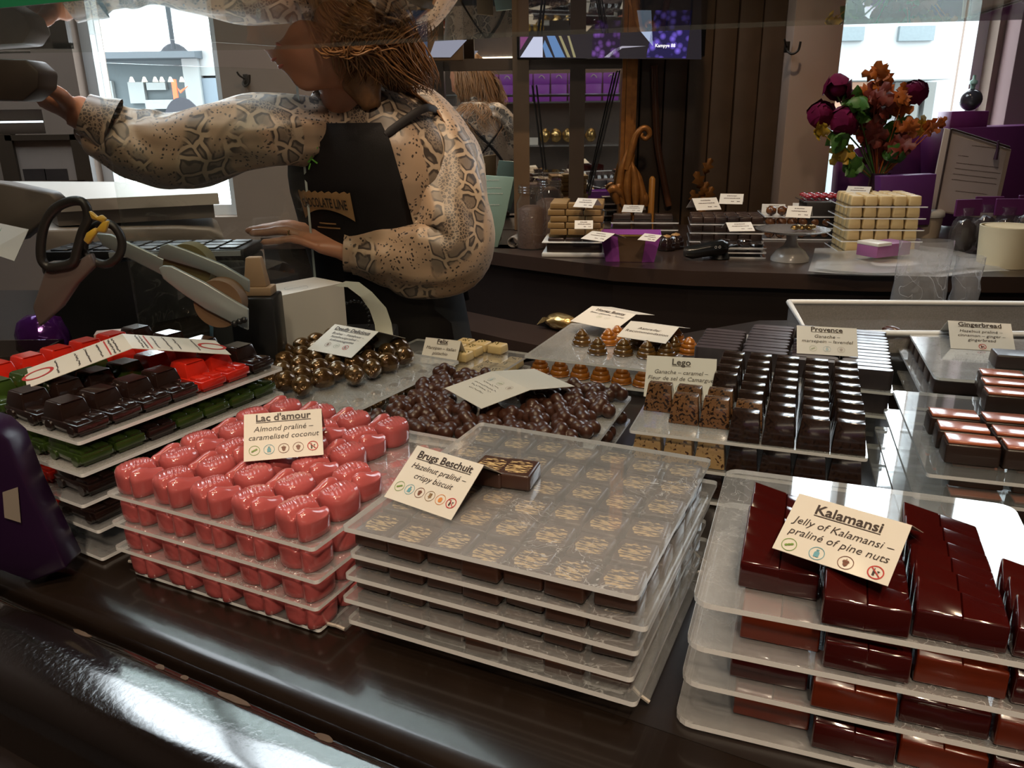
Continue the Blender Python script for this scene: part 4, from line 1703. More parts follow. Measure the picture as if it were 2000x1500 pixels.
M_hand = mat('matte_black_handles', (.022, .019, .017), .42, var=.2)
loop_px([(80, 500), (84, 450), (103, 412), (135, 394), (163, 396), (172, 425), (160, 455), (150, 490), (142, 512), (112, 520), (92, 520)], YS, .0055, 'handle_loop', M_hand, root, o2)
loop_px([(172, 458), (196, 438), (222, 442), (238, 470), (232, 500), (208, 516), (180, 508), (164, 488)], YS + .012, .0052, 'handle_loop', M_hand, root, o2)
bm = bmesh.new()
plateY(bm, [(92, 512), (150, 510), (175, 495), (185, 520), (150, 555), (120, 600), (75, 640), (62, 600)], YS + .002, .012, org=o2)
bevel_all(bm, .003)
tag(obj('shank', bm, mat('mauve_grey_plastic', (.13, .095, .085), .45, var=.15), root, 50), 'dull mauve shank')
bm = bmesh.new()
for pts in ([(168, 455), (162, 470), (172, 478), (190, 452), (184, 445)], [(188, 447), (186, 452), (205, 455), (211, 432), (200, 432)], [(178, 415), (172, 412), (178, 428), (192, 432), (200, 436), (206, 428), (196, 420), (188, 424)]):
    plateY(bm, pts, YS - .012, .006, org=o2)
bevel_all(bm, .001, 1)
tag(obj('ribbon_bow', bm, mat('yellow_satin', (.62, .38, .03), .35, var=.3, nscale=80, sheen=.3), root, 50), 'yellow ribbon knot')
o3 = at(260, 690, DECK)
root = thing('smoky_container', 'smoky see-through container with the shears and odds and ends, behind the chocolate cars', 'container', (o3.x, .95, DECK))
bm = bmesh.new()
box(bm, -.09, .10, -.03, .05, .0005, .006)
obj('base', bm, M_black, root)
bm = bmesh.new()
for b in ((-.09, .10, -.03, -.027, .006, .13), (-.09, .10, .047, .05, .006, .13), (-.09, -.087, -.027, .047, .006, .13), (.097, .10, -.027, .047, .006, .13)):
    box(bm, *b)
obj('wall', bm, M_smoky, root, 0)
rn = random.Random(5)
for k in range(5):
    root = thing('chocolate_bag', f'small dark wrapped sachet, {ORD[k]} of those lying in the smoky container', 'sachet', (o3.x - .055 + .032 * k, .96 + rn.uniform(-.008, .008), DECK + .028), rn.uniform(-1, 1), 'sachets in the container')
    bm = bmesh.new()
    ball(bm, (0, 0, 0), .022, 2, 1.0, .7, .95, fn=lambda p: p * (1 + .25 * noise.noise(p * 2.3 + Vector((k, 0, 0)))))
    obj('wrapper', bm, mat('brown_foil', (.035, .025, .018), .25, .3, bump=.5, bscale=120), root, 60)

# three upright grey plates and two ribbon reels of the dispenser
o4 = at(470, 690, DECK)
root = thing('ribbon_dispenser', 'ribbon dispenser with slanting grey metal plates and brown reels', 'dispenser', (o4.x, 1.02, DECK))
og = Vector((o4.x, 1.02, DECK))
for pts, Y in (([(186, 456), (215, 458), (306, 500), (400, 545), (400, 580), (300, 530), (200, 480)], 1.02),
               ([(312, 481), (326, 476), (362, 488), (436, 518), (486, 548), (486, 572), (400, 530), (306, 502)], .99),
               ([(309, 524), (318, 519), (334, 520), (400, 553), (484, 604), (484, 646), (459, 634), (400, 604), (355, 574), (318, 545)], .96)):
    bm = bmesh.new()
    plateY(bm, pts, Y, .006, org=og)
    bevel_all(bm, .0015)
    obj('side_plate', bm, M_steelgrey, root, 50)
for (px, py, Y, r, col, nm) in ((372, 520, 1.008, .030, (.17, .145, .06), 'olive'), (432, 590, .978, .030, (.20, .115, .06), 'tan')):
    c = atY(px, py, Y) - og
    bm = bmesh.new()
    m_ = Matrix.Translation(c) @ Euler((R(90), 0, 0)).to_matrix().to_4x4()
    lathe(bm, [(.008, -.012), (r, -.012), (r, .012), (.008, .012)], 36, m_)
    tag(obj('ribbon_reel', bm, mat(nm + '_ribbon', col, .6, var=.2, nscale=60), root, 50), nm + ' coloured reel')
bm = bmesh.new()
c = atY(470, 640, .99) - og
box(bm, c.x - .06, c.x + .045, -.06, .015, .0005, .05, .003)
obj('base_block', bm, M_black, root)
bm = bmesh.new()
for k, (px, py) in enumerate(((458, 632), (468, 628), (477, 625))):
    ball(bm, atY(px, py, .953) - og, .0042, 2)
obj('rubber_knobs', bm, M_black, root, 60)
# tape stand
c = atY(514, 558, 1.075)
root = thing('tape_stand', 'small tan cardboard tape stub on a black stand left of the white carton', 'tape stand', (c.x - .012, 1.075, DECK))
bm = bmesh.new()
box(bm, -.03, .03, -.025, .025, .0005, c.z - DECK - .012, .003)
obj('stand_block', bm, M_black, root)
bm = bmesh.new()
box(bm, -.020, .026, -.014, .014, c.z - DECK - .0118, c.z - DECK, .002)
box(bm, -.012, .020, -.010, .010, c.z - DECK, c.z - DECK + .040, .002, 2, taper=(.62, .7))
obj('tape_stub', bm, mat('tan_cardboard', (.40, .26, .16), .7, var=.15), root)

# white carton
o5 = at(570, 570, 1.15)
o5.z = DECK
bm = bmesh.new()
prismz(bm, [(546, 578), (671, 552), (614, 541), (486, 564)], 1.15, DECK + .0005, 1.15, o5)
bevel_all(bm, .0012)
cb = obj('white_box', bm, M_carton, None, 40, o5)
tag(cb, 'plain white carton standing upright behind the bronze skulls', 'box')
bm = bmesh.new()
e0, e1, e2 = at(546, 578, 1.15), at(671, 552, 1.15), at(486, 564, 1.15)
m_ = panel_matrix(e0 - o5, e1 - o5, e2 - o5)
ring2d(bm, .05, .028, .018, .0007, m_)
text_into(bm, 'CHOCOLATIER', .006, .05, .026, m_)
obj('lettering', bm, mat('pale_grey_print', (.42, .42, .42), .6), cb, 0)
# curling paper strip from the box, and the bead chain
ps = [(664, 554, 1.135), (690, 556, 1.14), (715, 575, 1.14), (738, 603, 1.135), (748, 632, 1.13), (752, 660, 1.12), (744, 678, 1.11)]
bm = bmesh.new()
o6 = atY(752, 668, 1.12)
A, B = [], []
for i, (x, y, Y) in enumerate(ps):
    p = atY(x, y, Y) - o6
    d = Vector((.011, -.012, .006)) if i < 3 else Vector((.013, -.004, .002))
    A.append(p - d)
    B.append(p + d)
va, vb = [bm.verts.new(p) for p in A], [bm.verts.new(p) for p in B]
for i in range(len(va) - 1):
    bm.faces.new((va[i], vb[i], vb[i + 1], va[i + 1]))
bmesh.ops.solidify(bm, geom=bm.faces[:], thickness=.0006)
tag(obj('paper_strip', bm, mat('ivory_paper_strip', (.72, .70, .60), .5, var=.04), None, 60, o6), 'ivory paper strip curling down beside the white carton', 'paper strip')
o7 = atY(690, 625, 1.15)
bm = bmesh.new()
for k in range(16):
    a = R(-75 + 180 * k / 15)
    ball(bm, (.024 * math.cos(a), .01 * math.sin(a * 2), .028 * math.sin(a)), .0028, 1)
tag(obj('bead_chain', bm, mat('black_beads', (.015, .015, .017), .15, .4), None, 60, o7), 'loop of black bead chain between the white carton and the paper strip', 'chain')
bm = bmesh.new()
box(bm, -.03, .05, -.03, .03, 0, .095, .004)
tag(obj('pen_stand', bm, M_black, None, 40, (o7.x + .01, 1.165, DECK + .0005)), 'black block behind the curling paper strip', 'stand')

# small red and white carton, arched clear holder, purple parcel
o8 = atY(215, 690, 1.0)
bm = bmesh.new()
box(bm, -.018, .018, -.012, .012, .0005, .134, .0006)
rz_ = R(18)
cx_ = atY(217, 660, 1.02)
sm = obj('small_carton', bm, mat('cream_red_carton', (.62, .50, .42), .5, col2=(.50, .30, .25), nscale=18), None, 30, (cx_.x, 1.02, DECK), rz_)
tag(sm, 'small white carton with red print behind the chocolate cars', 'box')
bm = bmesh.new()
quad(bm, [(-.0165, -.0123, .100), (.0165, -.0123, .100), (.0165, -.0123, .126), (-.0165, -.0123, .126)], th=.0002)
quad(bm, [(.0183, -.010, .118), (.0183, .010, .124), (.0183, .010, .132), (.0183, -.010, .132)], th=.0002)
obj('red_print', bm, mat('carton_red', (.30, .04, .035), .5, var=.2), sm, 0)
o9 = atY(350, 690, 1.0)
root = thing('card_holder', 'arched clear card holder with a pale blue edge', 'holder', (o9.x, 1.0, DECK))
og = Vector((o9.x, 1.0, DECK))
L_, Rr = [], []
for (x, y) in ((290, 720), (291, 660), (296, 640), (306, 630), (318, 628)):
    L_.append(atY(x, y, 1.0) - og)
for (x, y) in ((410, 720), (412, 640), (404, 620), (396, 614), (388, 613)):
    Rr.append(atY(x, y, 1.02) - og)
bm = bmesh.new()
va, vb = [bm.verts.new(p) for p in L_], [bm.verts.new(p) for p in Rr]
for i in range(len(va) - 1):
    bm.faces.new((va[i], vb[i], vb[i + 1], va[i + 1]))
bmesh.ops.solidify(bm, geom=bm.faces[:], thickness=.002)
obj('arched_sheet', bm, M_smoky, root, 60)
bm = bmesh.new()
tube(bm, [p + Vector((.001, 0, 0)) for p in Rr], .0024, 8)
tag(obj('edge_strip', bm, mat('pale_blue_edge', (.22, .45, .62), .3, var=.1), root, 60), 'pale blue edge')
o10 = atY(70, 590, 1.07)
bm = bmesh.new()
ball(bm, (0, 0, 0), .040, 3, .9, .7, .95, fn=lambda p: p * (1 + .18 * noise.noise(p * 3.1)))
tag(obj('wrapped_parcel', bm, mat('purple_foil', (.07, .012, .13), .12, .5, bump=.6, bscale=70), None, 60, (o10.x, 1.07, DECK + .111)), 'shiny purple foil parcel at the left behind the chocolate cars', 'parcel')
bm = bmesh.new()
box(bm, -.05, .05, -.035, .035, .0005, .070, .004)
tag(obj('storage_box', bm, M_black, None, 40, (o10.x, 1.07, DECK)), 'black box carrying the shiny purple parcel', 'box')

# dark purple carrier bag at the very left
o11 = at(60, 1110, DECK)
bm = bmesh.new()
plateY(bm, [(-90, 800), (-20, 822), (12, 850), (52, 950), (92, 1030), (128, 1100), (60, 1128), (-90, 1075)], .63, .03, org=o11)
bevel_all(bm, .003)
bz = min(v.co.z for v in bm.verts)
root = obj('carrier_bag', bm, mat('aubergine_paper', (.02, .006, .03), .3, var=.3), None, 40, (o11.x, o11.y, DECK - bz + .0005))
tag(root, 'dark aubergine carrier bag standing on the sill at the left edge', 'bag')
bm = bmesh.new()
p = [atY(x, y, .6285) - o11 for x, y in ((2, 950), (32, 940), (38, 1010), (6, 1000))]
quad(bm, [p[3], p[2], p[1], p[0]], th=.0003)
obj('bag_glint', bm, mat('taupe_glint', (.28, .24, .20), .5), root, 0)  # pale patch painting the glint on the bag
# ------------------------------------------------------------------ back counter
ZB = 1.05
M_bc = mat('dark_brown_counter', (.045, .028, .022), .28, var=.3, nscale=12, coat=.15)
M_bcf = mat('black_brown_front', (.014, .009, .008), .4, var=.3, nscale=8)
fe = [at(x, y, ZB) for x, y in ((700, 462), (870, 479), (1000, 497), (1200, 521), (1350, 529), (1500, 533), (1700, 539), (2000, 541), (2400, 545))]
root = thing('back_counter', 'dark brown curved back counter under the mirror carrying stacked chocolates', 'counter', (0.4, 2.2, 0))
og = Vector((.4, 2.2, 0))
bm = bmesh.new()
ol = [(p.x - og.x, p.y - og.y) for p in fe] + [(2.6, YW - .13 - og.y), (fe[0].x - .3 - og.x, YW - .13 - og.y), (fe[0].x - .3 - og.x, fe[0].y - og.y)]
prism(bm, ol, ZB - .035, ZB)
bevel_all(bm, .003)
obj('worktop', bm, M_bc, root, 40)
bm = bmesh.new()
prism(bm, [(x, y + .02) if y < .4 else (x, y) for x, y in ol], 0.001, ZB - .036)
obj('cabinet_front', bm, M_bcf, root, 0)
bm = bmesh.new()
f2 = [p + Vector((-.02, -.16, 0)) for p in fe[:4]] + [fe[4] + Vector((0, -.04, 0))]
ol2 = [(p.x - og.x, p.y - og.y) for p in f2] + [(p.x - og.x, p.y + .03 - og.y) for p in fe[:5][::-1]]
prism(bm, ol2, .83, .865)
bevel_all(bm, .002)
obj('lower_ledge', bm, M_bc, root, 40)
bm = bmesh.new()
prism(bm, [(x, y + .03) for x, y in ol2], 0.001, .829)
obj('plinth', bm, M_bcf, root, 0)

# crumpled gold packs on the lower ledge
M_gfoil = mat('gold_foil', (.55, .36, .14), .22, .85, var=.3, nscale=40, bump=.9, bscale=55)
for i, (px, py, l) in enumerate(((1025, 625, .11), (1100, 648, .10))):
    p = at(px, py, .866)
    root = thing('foil_pack', ['gold foil packet with a pale label on the lower ledge', 'copper-gold foil packet partly behind the beehive sheet'][i], 'packet', (p.x, p.y + .022, .866), R(-30), 'foil packets')
    bm = bmesh.new()
    ball(bm, (0, 0, .022), .022, 3, l / .044, 1.5, 1.0, fn=lambda q: Vector((max(-.92, min(.92, q.x)), q.y, max(q.z, -.98))) * (1 + .16 * noise.noise(q * 3 + Vector((i, 0, 0)))))
    obj('wrapper', bm, M_gfoil, root, 35)
    bm = bmesh.new()
    for s in (-1, 1):
        quad(bm, [(s * l * .45, -.02, .02), (s * (l * .45 + .018), -.024, .012), (s * (l * .45 + .018), .024, .03), (s * l * .45, .02, .026)][::s], th=.0006)
    obj('crimped_end', bm, M_gfoil, root, 0)


def bx_thing(name, label, cat, px, py, w_, d_, h_, m, rz=-10, bev=.002, z=ZB, group=None, taper=None):
    """block standing on the counter, its front-bottom middle seen at (px, py)"""
    p = at(px, py, z)
    bm = bmesh.new()
    box(bm, -w_ / 2, w_ / 2, 0, d_, .0003, h_, bev, 2, taper=taper)
    o = obj(name, bm, m, None, 40, (p.x, p.y, z), R(rz))
    return tag(o, label, cat, group)


def small_card(px, py, z, wpx, hpx, label, lean=.5, skew=0, Y=None):
    """little tent card; lower edge middle at (px, py)"""
    a, b = (px - wpx / 2, py), (px + wpx / 2, py + skew)
    c, d = (px - wpx / 2 + lean * 10, py - hpx), (px + wpx / 2 + lean * 10, py - hpx + skew)
    if Y:
        z = atY(px, py, Y).z
    o = tent('tent_card', label, (a, b, c, d), z, '', [], [], ratio=.62, group='small cards on the back counter')
    v = [q.co.copy() for q in o.data.vertices]
    wd, ht = (v[5] - v[4]).length, (v[7] - v[4]).length
    strokes(o, panel_matrix(v[4], v[5], v[7]), [(wd * .3, wd * .7, ht * .78), (wd * .18, wd * .82, ht * .55), (wd * .5, wd * .62, ht * .25), (wd * .75, wd * .88, ht * .25)], M_ink2, .0004, int(px), .0012)
    return o


class BF(Frame):
    pass


def bframe(px, py, ang, z=ZB):
    return Frame(at(px, py, z), ang)


# --- stack of tan bars on a white tray
FT = bframe(1058, 503, -8)
M_tanbar = choc('tan_bar', (.30, .185, .07), .45, .1, col2=(.25, .145, .05), nscale=20)
ME_tb = proto('tan_bar', lambda: bruges_mesh(.044, .024, .0155), M_tanbar, 50)
bm = bmesh.new()
box(bm, 0, .165, 0, .15, .0003, .012, .003)
box(bm, .012, .153, .01, .14, .012, .036, .002, mi=1)  # dark brown block between the two white tiers
box(bm, 0, .165, 0, .15, .036, .0395, .002)
tr_ = obj('display_tray', bm, [M_white_pl, mat('tray_dark_chocolate', (.03, .018, .014), .4)], None, 40, FT.p(0, 0, ZB), FT.a)
tag(tr_, 'white two-tier tray under the stack of tan bars', 'tray')
for lv_ in range(6):
    n = 3 if lv_ else 3
    for r in range(4):
        for c in range(3):
            if lv_ and r > 0 and c not in (0, 2):
                continue
            if lv_ < 1 and r == 0:
                continue
            put(ME_tb, 'tan_bar', FT.p(.036 + .0455 * c + (.006 if lv_ % 2 else 0), .022 + .031 * r, ZB + .0397 + .0162 * lv_), FT.a + J(.02),
                f'tan bar, {nth(c, 3, "left", "right")} in row {["one", "two", "three", "four"][r]} of layer {["one", "two", "three", "four", "five", "six"][lv_]} from the tray', 'chocolate bar', 'stacked tan bars')
for i in range(3):
    put(ME_tb, 'dark_bar', FT.p(.036 + .044 * i, .02, ZB + .0397), FT.a, f'dark flat bar, {ORD[i]} from left before the tan stack', 'chocolate bar', 'dark bars before the tan stack')
    bpy.context.scene.collection.objects[-1].data = proto(f'dark_bar_{i}', lambda: bruges_mesh(.042, .020, .009), M_dark_b, 50)
small_card(1138, 404, 0, 38, 14, 'small cream card lying on top of the tan bar stack', -.8, 2, Y=1.98)
small_card(1140, 447, 0, 36, 15, 'small cream card sloping half way down the tan bar stack', -.9, 0, Y=1.93)
small_card(1156, 466, 0, 44, 15, 'small white card leaning at the foot of the tan bar stack', .4, 6, Y=1.90)

# --- low dark stack behind the purple box
FQ = bframe(1192, 478, -8)


def flat_stack(F_, w_, d_, n, pitch, names, label, group, z0=ZB, fill=M_dark_b, m=M_frost):
    for k in range(n):
        bm = bmesh.new()
        z = z0 + pitch * k
        root = thing('chocolate_tray', f'{label}, {ORD[k]} from the bottom', 'tray', F_.p(0, 0, z), F_.a, group)
        bm = bmesh.new()
        prism(bm, rrect(0, w_, 0, d_, .004), .0002, .0035, side=1)
        obj('sheet', bm, [m, M_aedge], root, 0)


flat_stack(FQ, .185, .16, 4, .0195, '', 'greyish sheet in the low dark stack behind the purple box', 'low dark stack')
ME_slab = proto('slab', lambda: bruges_mesh(.05, .036, .0150), M_dark_b, 50)
for k in range(4):
    for c in range(3):
        for r in (0, 1):
            if k == 3 and r == 0:
                continue
            put(ME_slab, 'dark_slab', FQ.p(.03 + .058 * c, .022 + .05 * r, ZB + .0195 * k + .0037), FQ.a, f'dark slab, {nth(c, 3, "left", "right")} in {"front" if not r else "rear"} row of layer {["one", "two", "three", "four"][k]} behind the purple box', 'praline', 'dark slabs')
small_card(1234, 414, ZB + .0783, 40, 14, 'small cream card standing upright on the low dark stack', .05, 1)

# --- purple ballotin with dark band
p = at(1235, 513, ZB)
root = thing('praline_box', 'open purple cardboard praline box with a brown band', 'box', (p.x, p.y + .04, ZB), R(-9))
root.scale = (1.22, 1.15, 1.12)
M_purp = mat('purple_card', (.34, .075, .42), .4, var=.12, nscale=10)
M_purp2 = mat('deep_purple_card', (.125, .021, .115), .42, var=.25, nscale=6)
bm = bmesh.new()
h_ = .062
b0, b1 = (.048, .030), (.060, .040)
for (sx, sy, ex, ey) in ((-1, -1, 1, -1), (1, -1, 1, 1), (1, 1, -1, 1), (-1, 1, -1, -1)):
    quad(bm, [(sx * b0[0], sy * b0[1], .0005), (ex * b0[0], ey * b0[1], .0005), (ex * b1[0], ey * b1[1], h_), (sx * b1[0], sy * b1[1], h_)], th=.0015)
quad(bm, [(-b0[0], -b0[1], .001), (b0[0], -b0[1], .001), (b0[0], b0[1], .001), (-b0[0], b0[1], .001)])
obj('carton', bm, M_purp, root, 0)
bm = bmesh.new()
quad(bm, [(-.020, -.0306, .001), (.024, -.0306, .001), (.031, -.0407, h_), (-.026, -.0407, h_)], th=.0012)
tag(obj('band', bm, mat('brown_band', (.12, .07, .04), .4), root, 0), 'brown band round the box')
bm = bmesh.new()
box(bm, -.026, .031, -.0415, -.0400, h_ - .004, h_ - .001)
obj('gold_trim', bm, mat('gold_trim', (.6, .38, .1), .3, .8), root, 0)
# fluted dark cakes with gilded tops
def cake():
    bm = bmesh.new()
    seg = 40
    rings = []
    for r, z in ((.020, 0), (.0225, .004), (.020, .020), (.0165, .030), (.011, .036), (.004, .037)):
        rings.append([((r * (1 + .10 * abs(math.cos(5 * 2 * math.pi * i / seg)) * (1 if z < .034 else 0))) * math.cos(2 * math.pi * i / seg),
                       (r * (1 + .10 * abs(math.cos(5 * 2 * math.pi * i / seg)) * (1 if z < .034 else 0))) * math.sin(2 * math.pi * i / seg), z) for i in range(seg)])
    ring_loft(bm, rings, True)
    return bm


def cake_top():
    bm = bmesh.new()
    ball(bm, (0, 0, .034), .0125, 3, 1, 1, .55, fn=lambda q: q * (1 + .2 * noise.noise(q * 4)))
    return bm


ME_ck, ME_ct = proto('cake', cake, M_dark, 60), proto('cake_top', cake_top, mat('golden_crumble', (.50, .30, .10), .5, .2, col2=(.25, .10, .03), nscale=300), 50)
for i, (px, py, dy) in enumerate(((1208, 470, .09), (1232, 472, .09), (1262, 474, .09), (1302, 490, .02), (1322, 488, .05), (1283, 476, .08))):
    p = at(px, py, ZB)
    o = put(ME_ck, 'fluted_cake', (p.x, p.y + dy * .5, ZB + .0005), J(1), ['fluted dark chocolate cake with gold crumble, behind the left of the purple box', 'fluted dark cake second behind the purple box', 'fluted dark cake third behind the purple box', 'fluted dark cake right beside the purple box', 'fluted dark cake near the black scanner grip', 'fluted dark cake half hidden behind the right rim of the purple box'][i], 'cake', 'fluted cakes')
    tag(link(bpy.data.objects.new('crumble_top', ME_ct), o), 'golden crumble top')
small_card(1262, 468, 0, 34, 12, 'small white folded card on the rim of the purple box', .1, 4, Y=1.86)

# --- chocolate trays in the middle of the back counter
FR_ = bframe(1345, 490, -10)
flat_stack(FR_, .19, .16, 4, .0225, '', 'dark-edged tray sheet in the middle stack with brick-like chocolates', 'middle stack')
ME_brk = proto('brick', lambda: bruges_mesh(.030, .026, .0165), choc('brown_brick_choc', (.050, .026, .019), .32, .2, var=.3), 50)
for k in range(4):
    for c in range(6):
        for r in range(4):
            if k < 3 and r > 0 and c > 0:
                continue
            put(ME_brk, 'brick_praline', FR_.p(.018 + .0305 * c, .02 + .034 * r, ZB + .0225 * k + .0037 + .0225 * 0), FR_.a + J(.02), f'brown brick praline, {nth(c, 6, "left", "right")} in row {["one", "two", "three", "four"][r]} on sheet {["one", "two", "three", "four"][k]} of the middle stack', 'praline', 'brick pralines')
small_card(1385, 411, 0, 48, 20, 'cream card tilted over the brick pralines of the middle stack', .9, -2, Y=1.93)
small_card(1427, 398, 0, 46, 20, 'cream card standing behind the brick pralines', .0, 1, Y=2.05)
FS = bframe(1362, 500, -9, ZB)
FS.o += FS.u * .01 - FS.v * .03
flat_stack(FS, .155, .10, 3, .012, '', 'black-edged grey sheet in the low front stack behind the scanner', 'low front stack', m=clear('slate_acrylic', haze=.08, scratch=.1, tint=(.45, .46, .48), hazecol=(.3, .3, .32), refl=1.8))
ME_disc = proto('medallion', lambda: (lambda bm: (lathe(bm, [(.0, 0), (.017, 0), (.018, .002), (.016, .0045), (0.001, .0055)], 28, cap=False), bm)[1])(bmesh.new()), M_dark, 40)
for i in range(5):
    put(ME_disc, 'chocolate_medallion', FS.p(.03 + .026 * i, .035 + .03 * (i % 2), ZB + .024 + .0037 + (.0057 if i % 2 else 0)), J(3), f'dark chocolate medallion, {ORD[i]} from the left on the low front stack', 'praline', 'medallions')
small_card(1450, 452, 0, 50, 17, 'cream card standing on the low grey front stack', .1, -1, Y=1.83)

# scanner
p = at(1385, 510, ZB)
root = thing('barcode_scanner', 'black handheld scanner lying on the back counter edge', 'scanner', (p.x, p.y + .02, ZB), R(6))
bm = bmesh.new()
tube(bm, [(-.058, 0, .022), (-.04, 0, .020), (0, 0, .026), (.03, 0, .030), (.045, .004, .028)], [.013, .017, .018, .022, .016], 14)
obj('grip', bm, mat('glossy_black_plastic', (.010, .011, .012), .15, coat=.4), root, 60)
bm = bmesh.new()
tube(bm, [(.03, .01, .022), (.035, .01, .012), (.035, .01, .0022)], [.014, .02, .025], 14)
obj('stand_foot', bm, M_black, root, 60)
bm = bmesh.new()
for x in (.012, .022):
    ring2d(bm, x, .034, .0032, .0012, Matrix(((1, 0, 0, 0), (0, 0, -1, -.0215), (0, 1, 0, 0), (0, 0, 0, 1))), 0)
obj('indicator_rings', bm, mat('pale_rings', (.6, .6, .6), .4), root, 0)
bm = bmesh.new()
tube(bm, [(.045, .004, .028), (.08, .02, .03), (.12, .04, .02)], .003, 8)
obj('cable', bm, M_black, root, 60)

# cake stand
p = at(1553, 514, ZB)
root = thing('cake_stand', 'white pedestal cake stand with a pressed silver dish and folded gold paper', 'cake stand', (p.x, p.y + .04, ZB))
bm = bmesh.new()
lathe(bm, [(.0, .0005), (.046, .0005), (.045, .008), (.034, .024), (.018, .036), (.0125, .048), (.0135, .062), (.02, .066), (0.001, .067)], 40, cap=False)
obj('pedestal', bm, mat('grey_ceramic', (.42, .40, .37), .25, coat=.3), root, 60)
bm = bmesh.new()
prof = [(.0, .066), (.05, .067), (.085, .074), (.088, .077), (.084, .0775), (.05, .071), (.0005, .070)]
lathe(bm, prof, 48, cap=False)
obj('dish', bm, mat('hammered_silver', (.62, .62, .60), .22, .85, bump=1.0, bscale=120), root, 60)
bm = bmesh.new()
for k in range(6):
    ball(bm, (.015 + .009 * k - .01, .0 + .008 * (k % 2), .0795), .008, 2, 1.2, .9, .8, fn=lambda q: q * (1 + .3 * noise.noise(q * 3 + Vector((k, 0, 0)))))
tag(obj('gold_paper', bm, M_gfoil, root, 40), 'crumpled gold paper')

# white sheets with round brown pralines
FW = bframe(1500, 480, -9)
FW.o += FW.v * .10
ME_nut = proto('bonbon', lambda: (lambda bm: (ball(bm, (0, 0, .013), .0145, 3, 1, 1, .9, fn=lambda q: q * (1 + .10 * noise.noise(q * 3.2))), bm)[1])(bmesh.new()), two_tone('marbled_bonbon', (.24, .09, .03), (.06, .02, .01), 90, .45, .6, .25, .4), 70)
flat_stack(FW, .19, .15, 3, .0315, '', 'white sheet in the stack of round marbled bonbons', 'bonbon stack', z0=ZB + .001, m=clear('milky_acrylic', haze=.3, scratch=.1, tint=(.9, .9, .9), refl=1.6))
for k in range(3):
    for c in range(6):
        for r in range(3):
            if k == 2 and not (r == 0 and c in (0, 1)):
                continue
            if k < 2 and r and c < 5:
                continue
            put(ME_nut, 'marbled_bonbon', FW.p(.02 + .030 * c, .022 + .034 * r, ZB + .001 + .0315 * k + .0037), J(3), f'round marbled bonbon, {nth(c, 6, "left", "right")} in row {["one", "two", "three"][r]} on the {["lowest", "middle", "top"][k]} white sheet', 'praline', 'marbled bonbons')
small_card(1558, 424, 0, 48, 22, 'cream card leaning by two marbled bonbons on the white sheet', .9, 2, Y=1.93)
small_card(1510, 414, ZB + .0679, 46, 16, 'bright white card on a sheet behind the marbled bonbons', -.1, 1)
small_card(1568, 412, ZB + .0679, 42, 16, 'white card right behind the marbled bonbon card', .0, 1)

# white chocolates stacked four layers high
FX = bframe(1642, 497, -8)
ME_wc = proto('cream_block', lambda: (lambda bm: (box(bm, -.0158, .0158, -.0165, .0165, 0, .0245, .004, 3, taper=(.9, .9)), bm)[1])(bmesh.new()), choc('ivory_chocolate', (.72, .55, .28), .35, .15, col2=(.66, .47, .22), nscale=20), 50)
for k in range(5):
    z = ZB + .0035 + .0285 * k
    bm = bmesh.new()
    prism(bm, rrect(-.004, .192, -.004, .165, .004), 0, .003, side=1)
    tag(obj('acrylic_sheet', bm, [M_acr2, M_aedge], None, 0, FX.p(0, 0, z), FX.a), f'clear sheet under layer {["one", "two", "three", "four", "five"][k]} of the cream chocolate stack', 'tray', 'sheets of cream chocolates')
    for c in range(5):
        for r in range(4):
            if k < 4 and r and c not in (0, 4):
                continue
            put(ME_wc, 'cream_block_praline', FX.p(.026 + .0342 * c, .02 + .039 * r, z + .0032), FX.a + J(.03), f'cream block chocolate, {nth(c, 5, "left", "right")} in row {["one", "two", "three", "four"][r]} of layer {["one", "two", "three", "four", "five"][k]}', 'praline', 'cream block chocolates')
small_card(1672, 381, 0, 46, 18, 'cream card standing behind the cream chocolate stack', .3, 2, Y=2.12)
# red tray
p = atY(1622, 388, 2.30)
root = thing('red_tray', 'raised tray of dark red pralines behind the cream chocolates', 'tray', (p.x, 2.30, ZB), R(-8))
hh = p.z - ZB
bm = bmesh.new()
box(bm, -.085, .085, -.06, .06, hh - .004, hh)
obj('sheet', bm, [M_acr2], root, 0)
bm = bmesh.new()
box(bm, -.075, .075, -.05, .05, .0005, hh - .005, .003)
obj('riser_block', bm, M_bcf, root)
ME_rd = proto('red_praline', lambda: (lambda bm: (ball(bm, (0, 0, .007), .0095, 2, 1, 1, .7), bm)[1])(bmesh.new()), choc('dark_red_praline', (.35, .02, .03), .2, .5), 60)
for c in range(8):
    for r in range(3):
        q = Matrix.Rotation(R(-8), 3, 'Z') @ Vector((-.07 + .02 * c, -.04 + .036 * r, 0))
        put(ME_rd, 'red_praline', (p.x + q.x, 2.30 + q.y, p.z + .0016), 0, f'dark red praline, {nth(c, 8, "left", "right")} in the {["front", "middle", "back"][r]} row of the raised tray', group='dark red pralines')

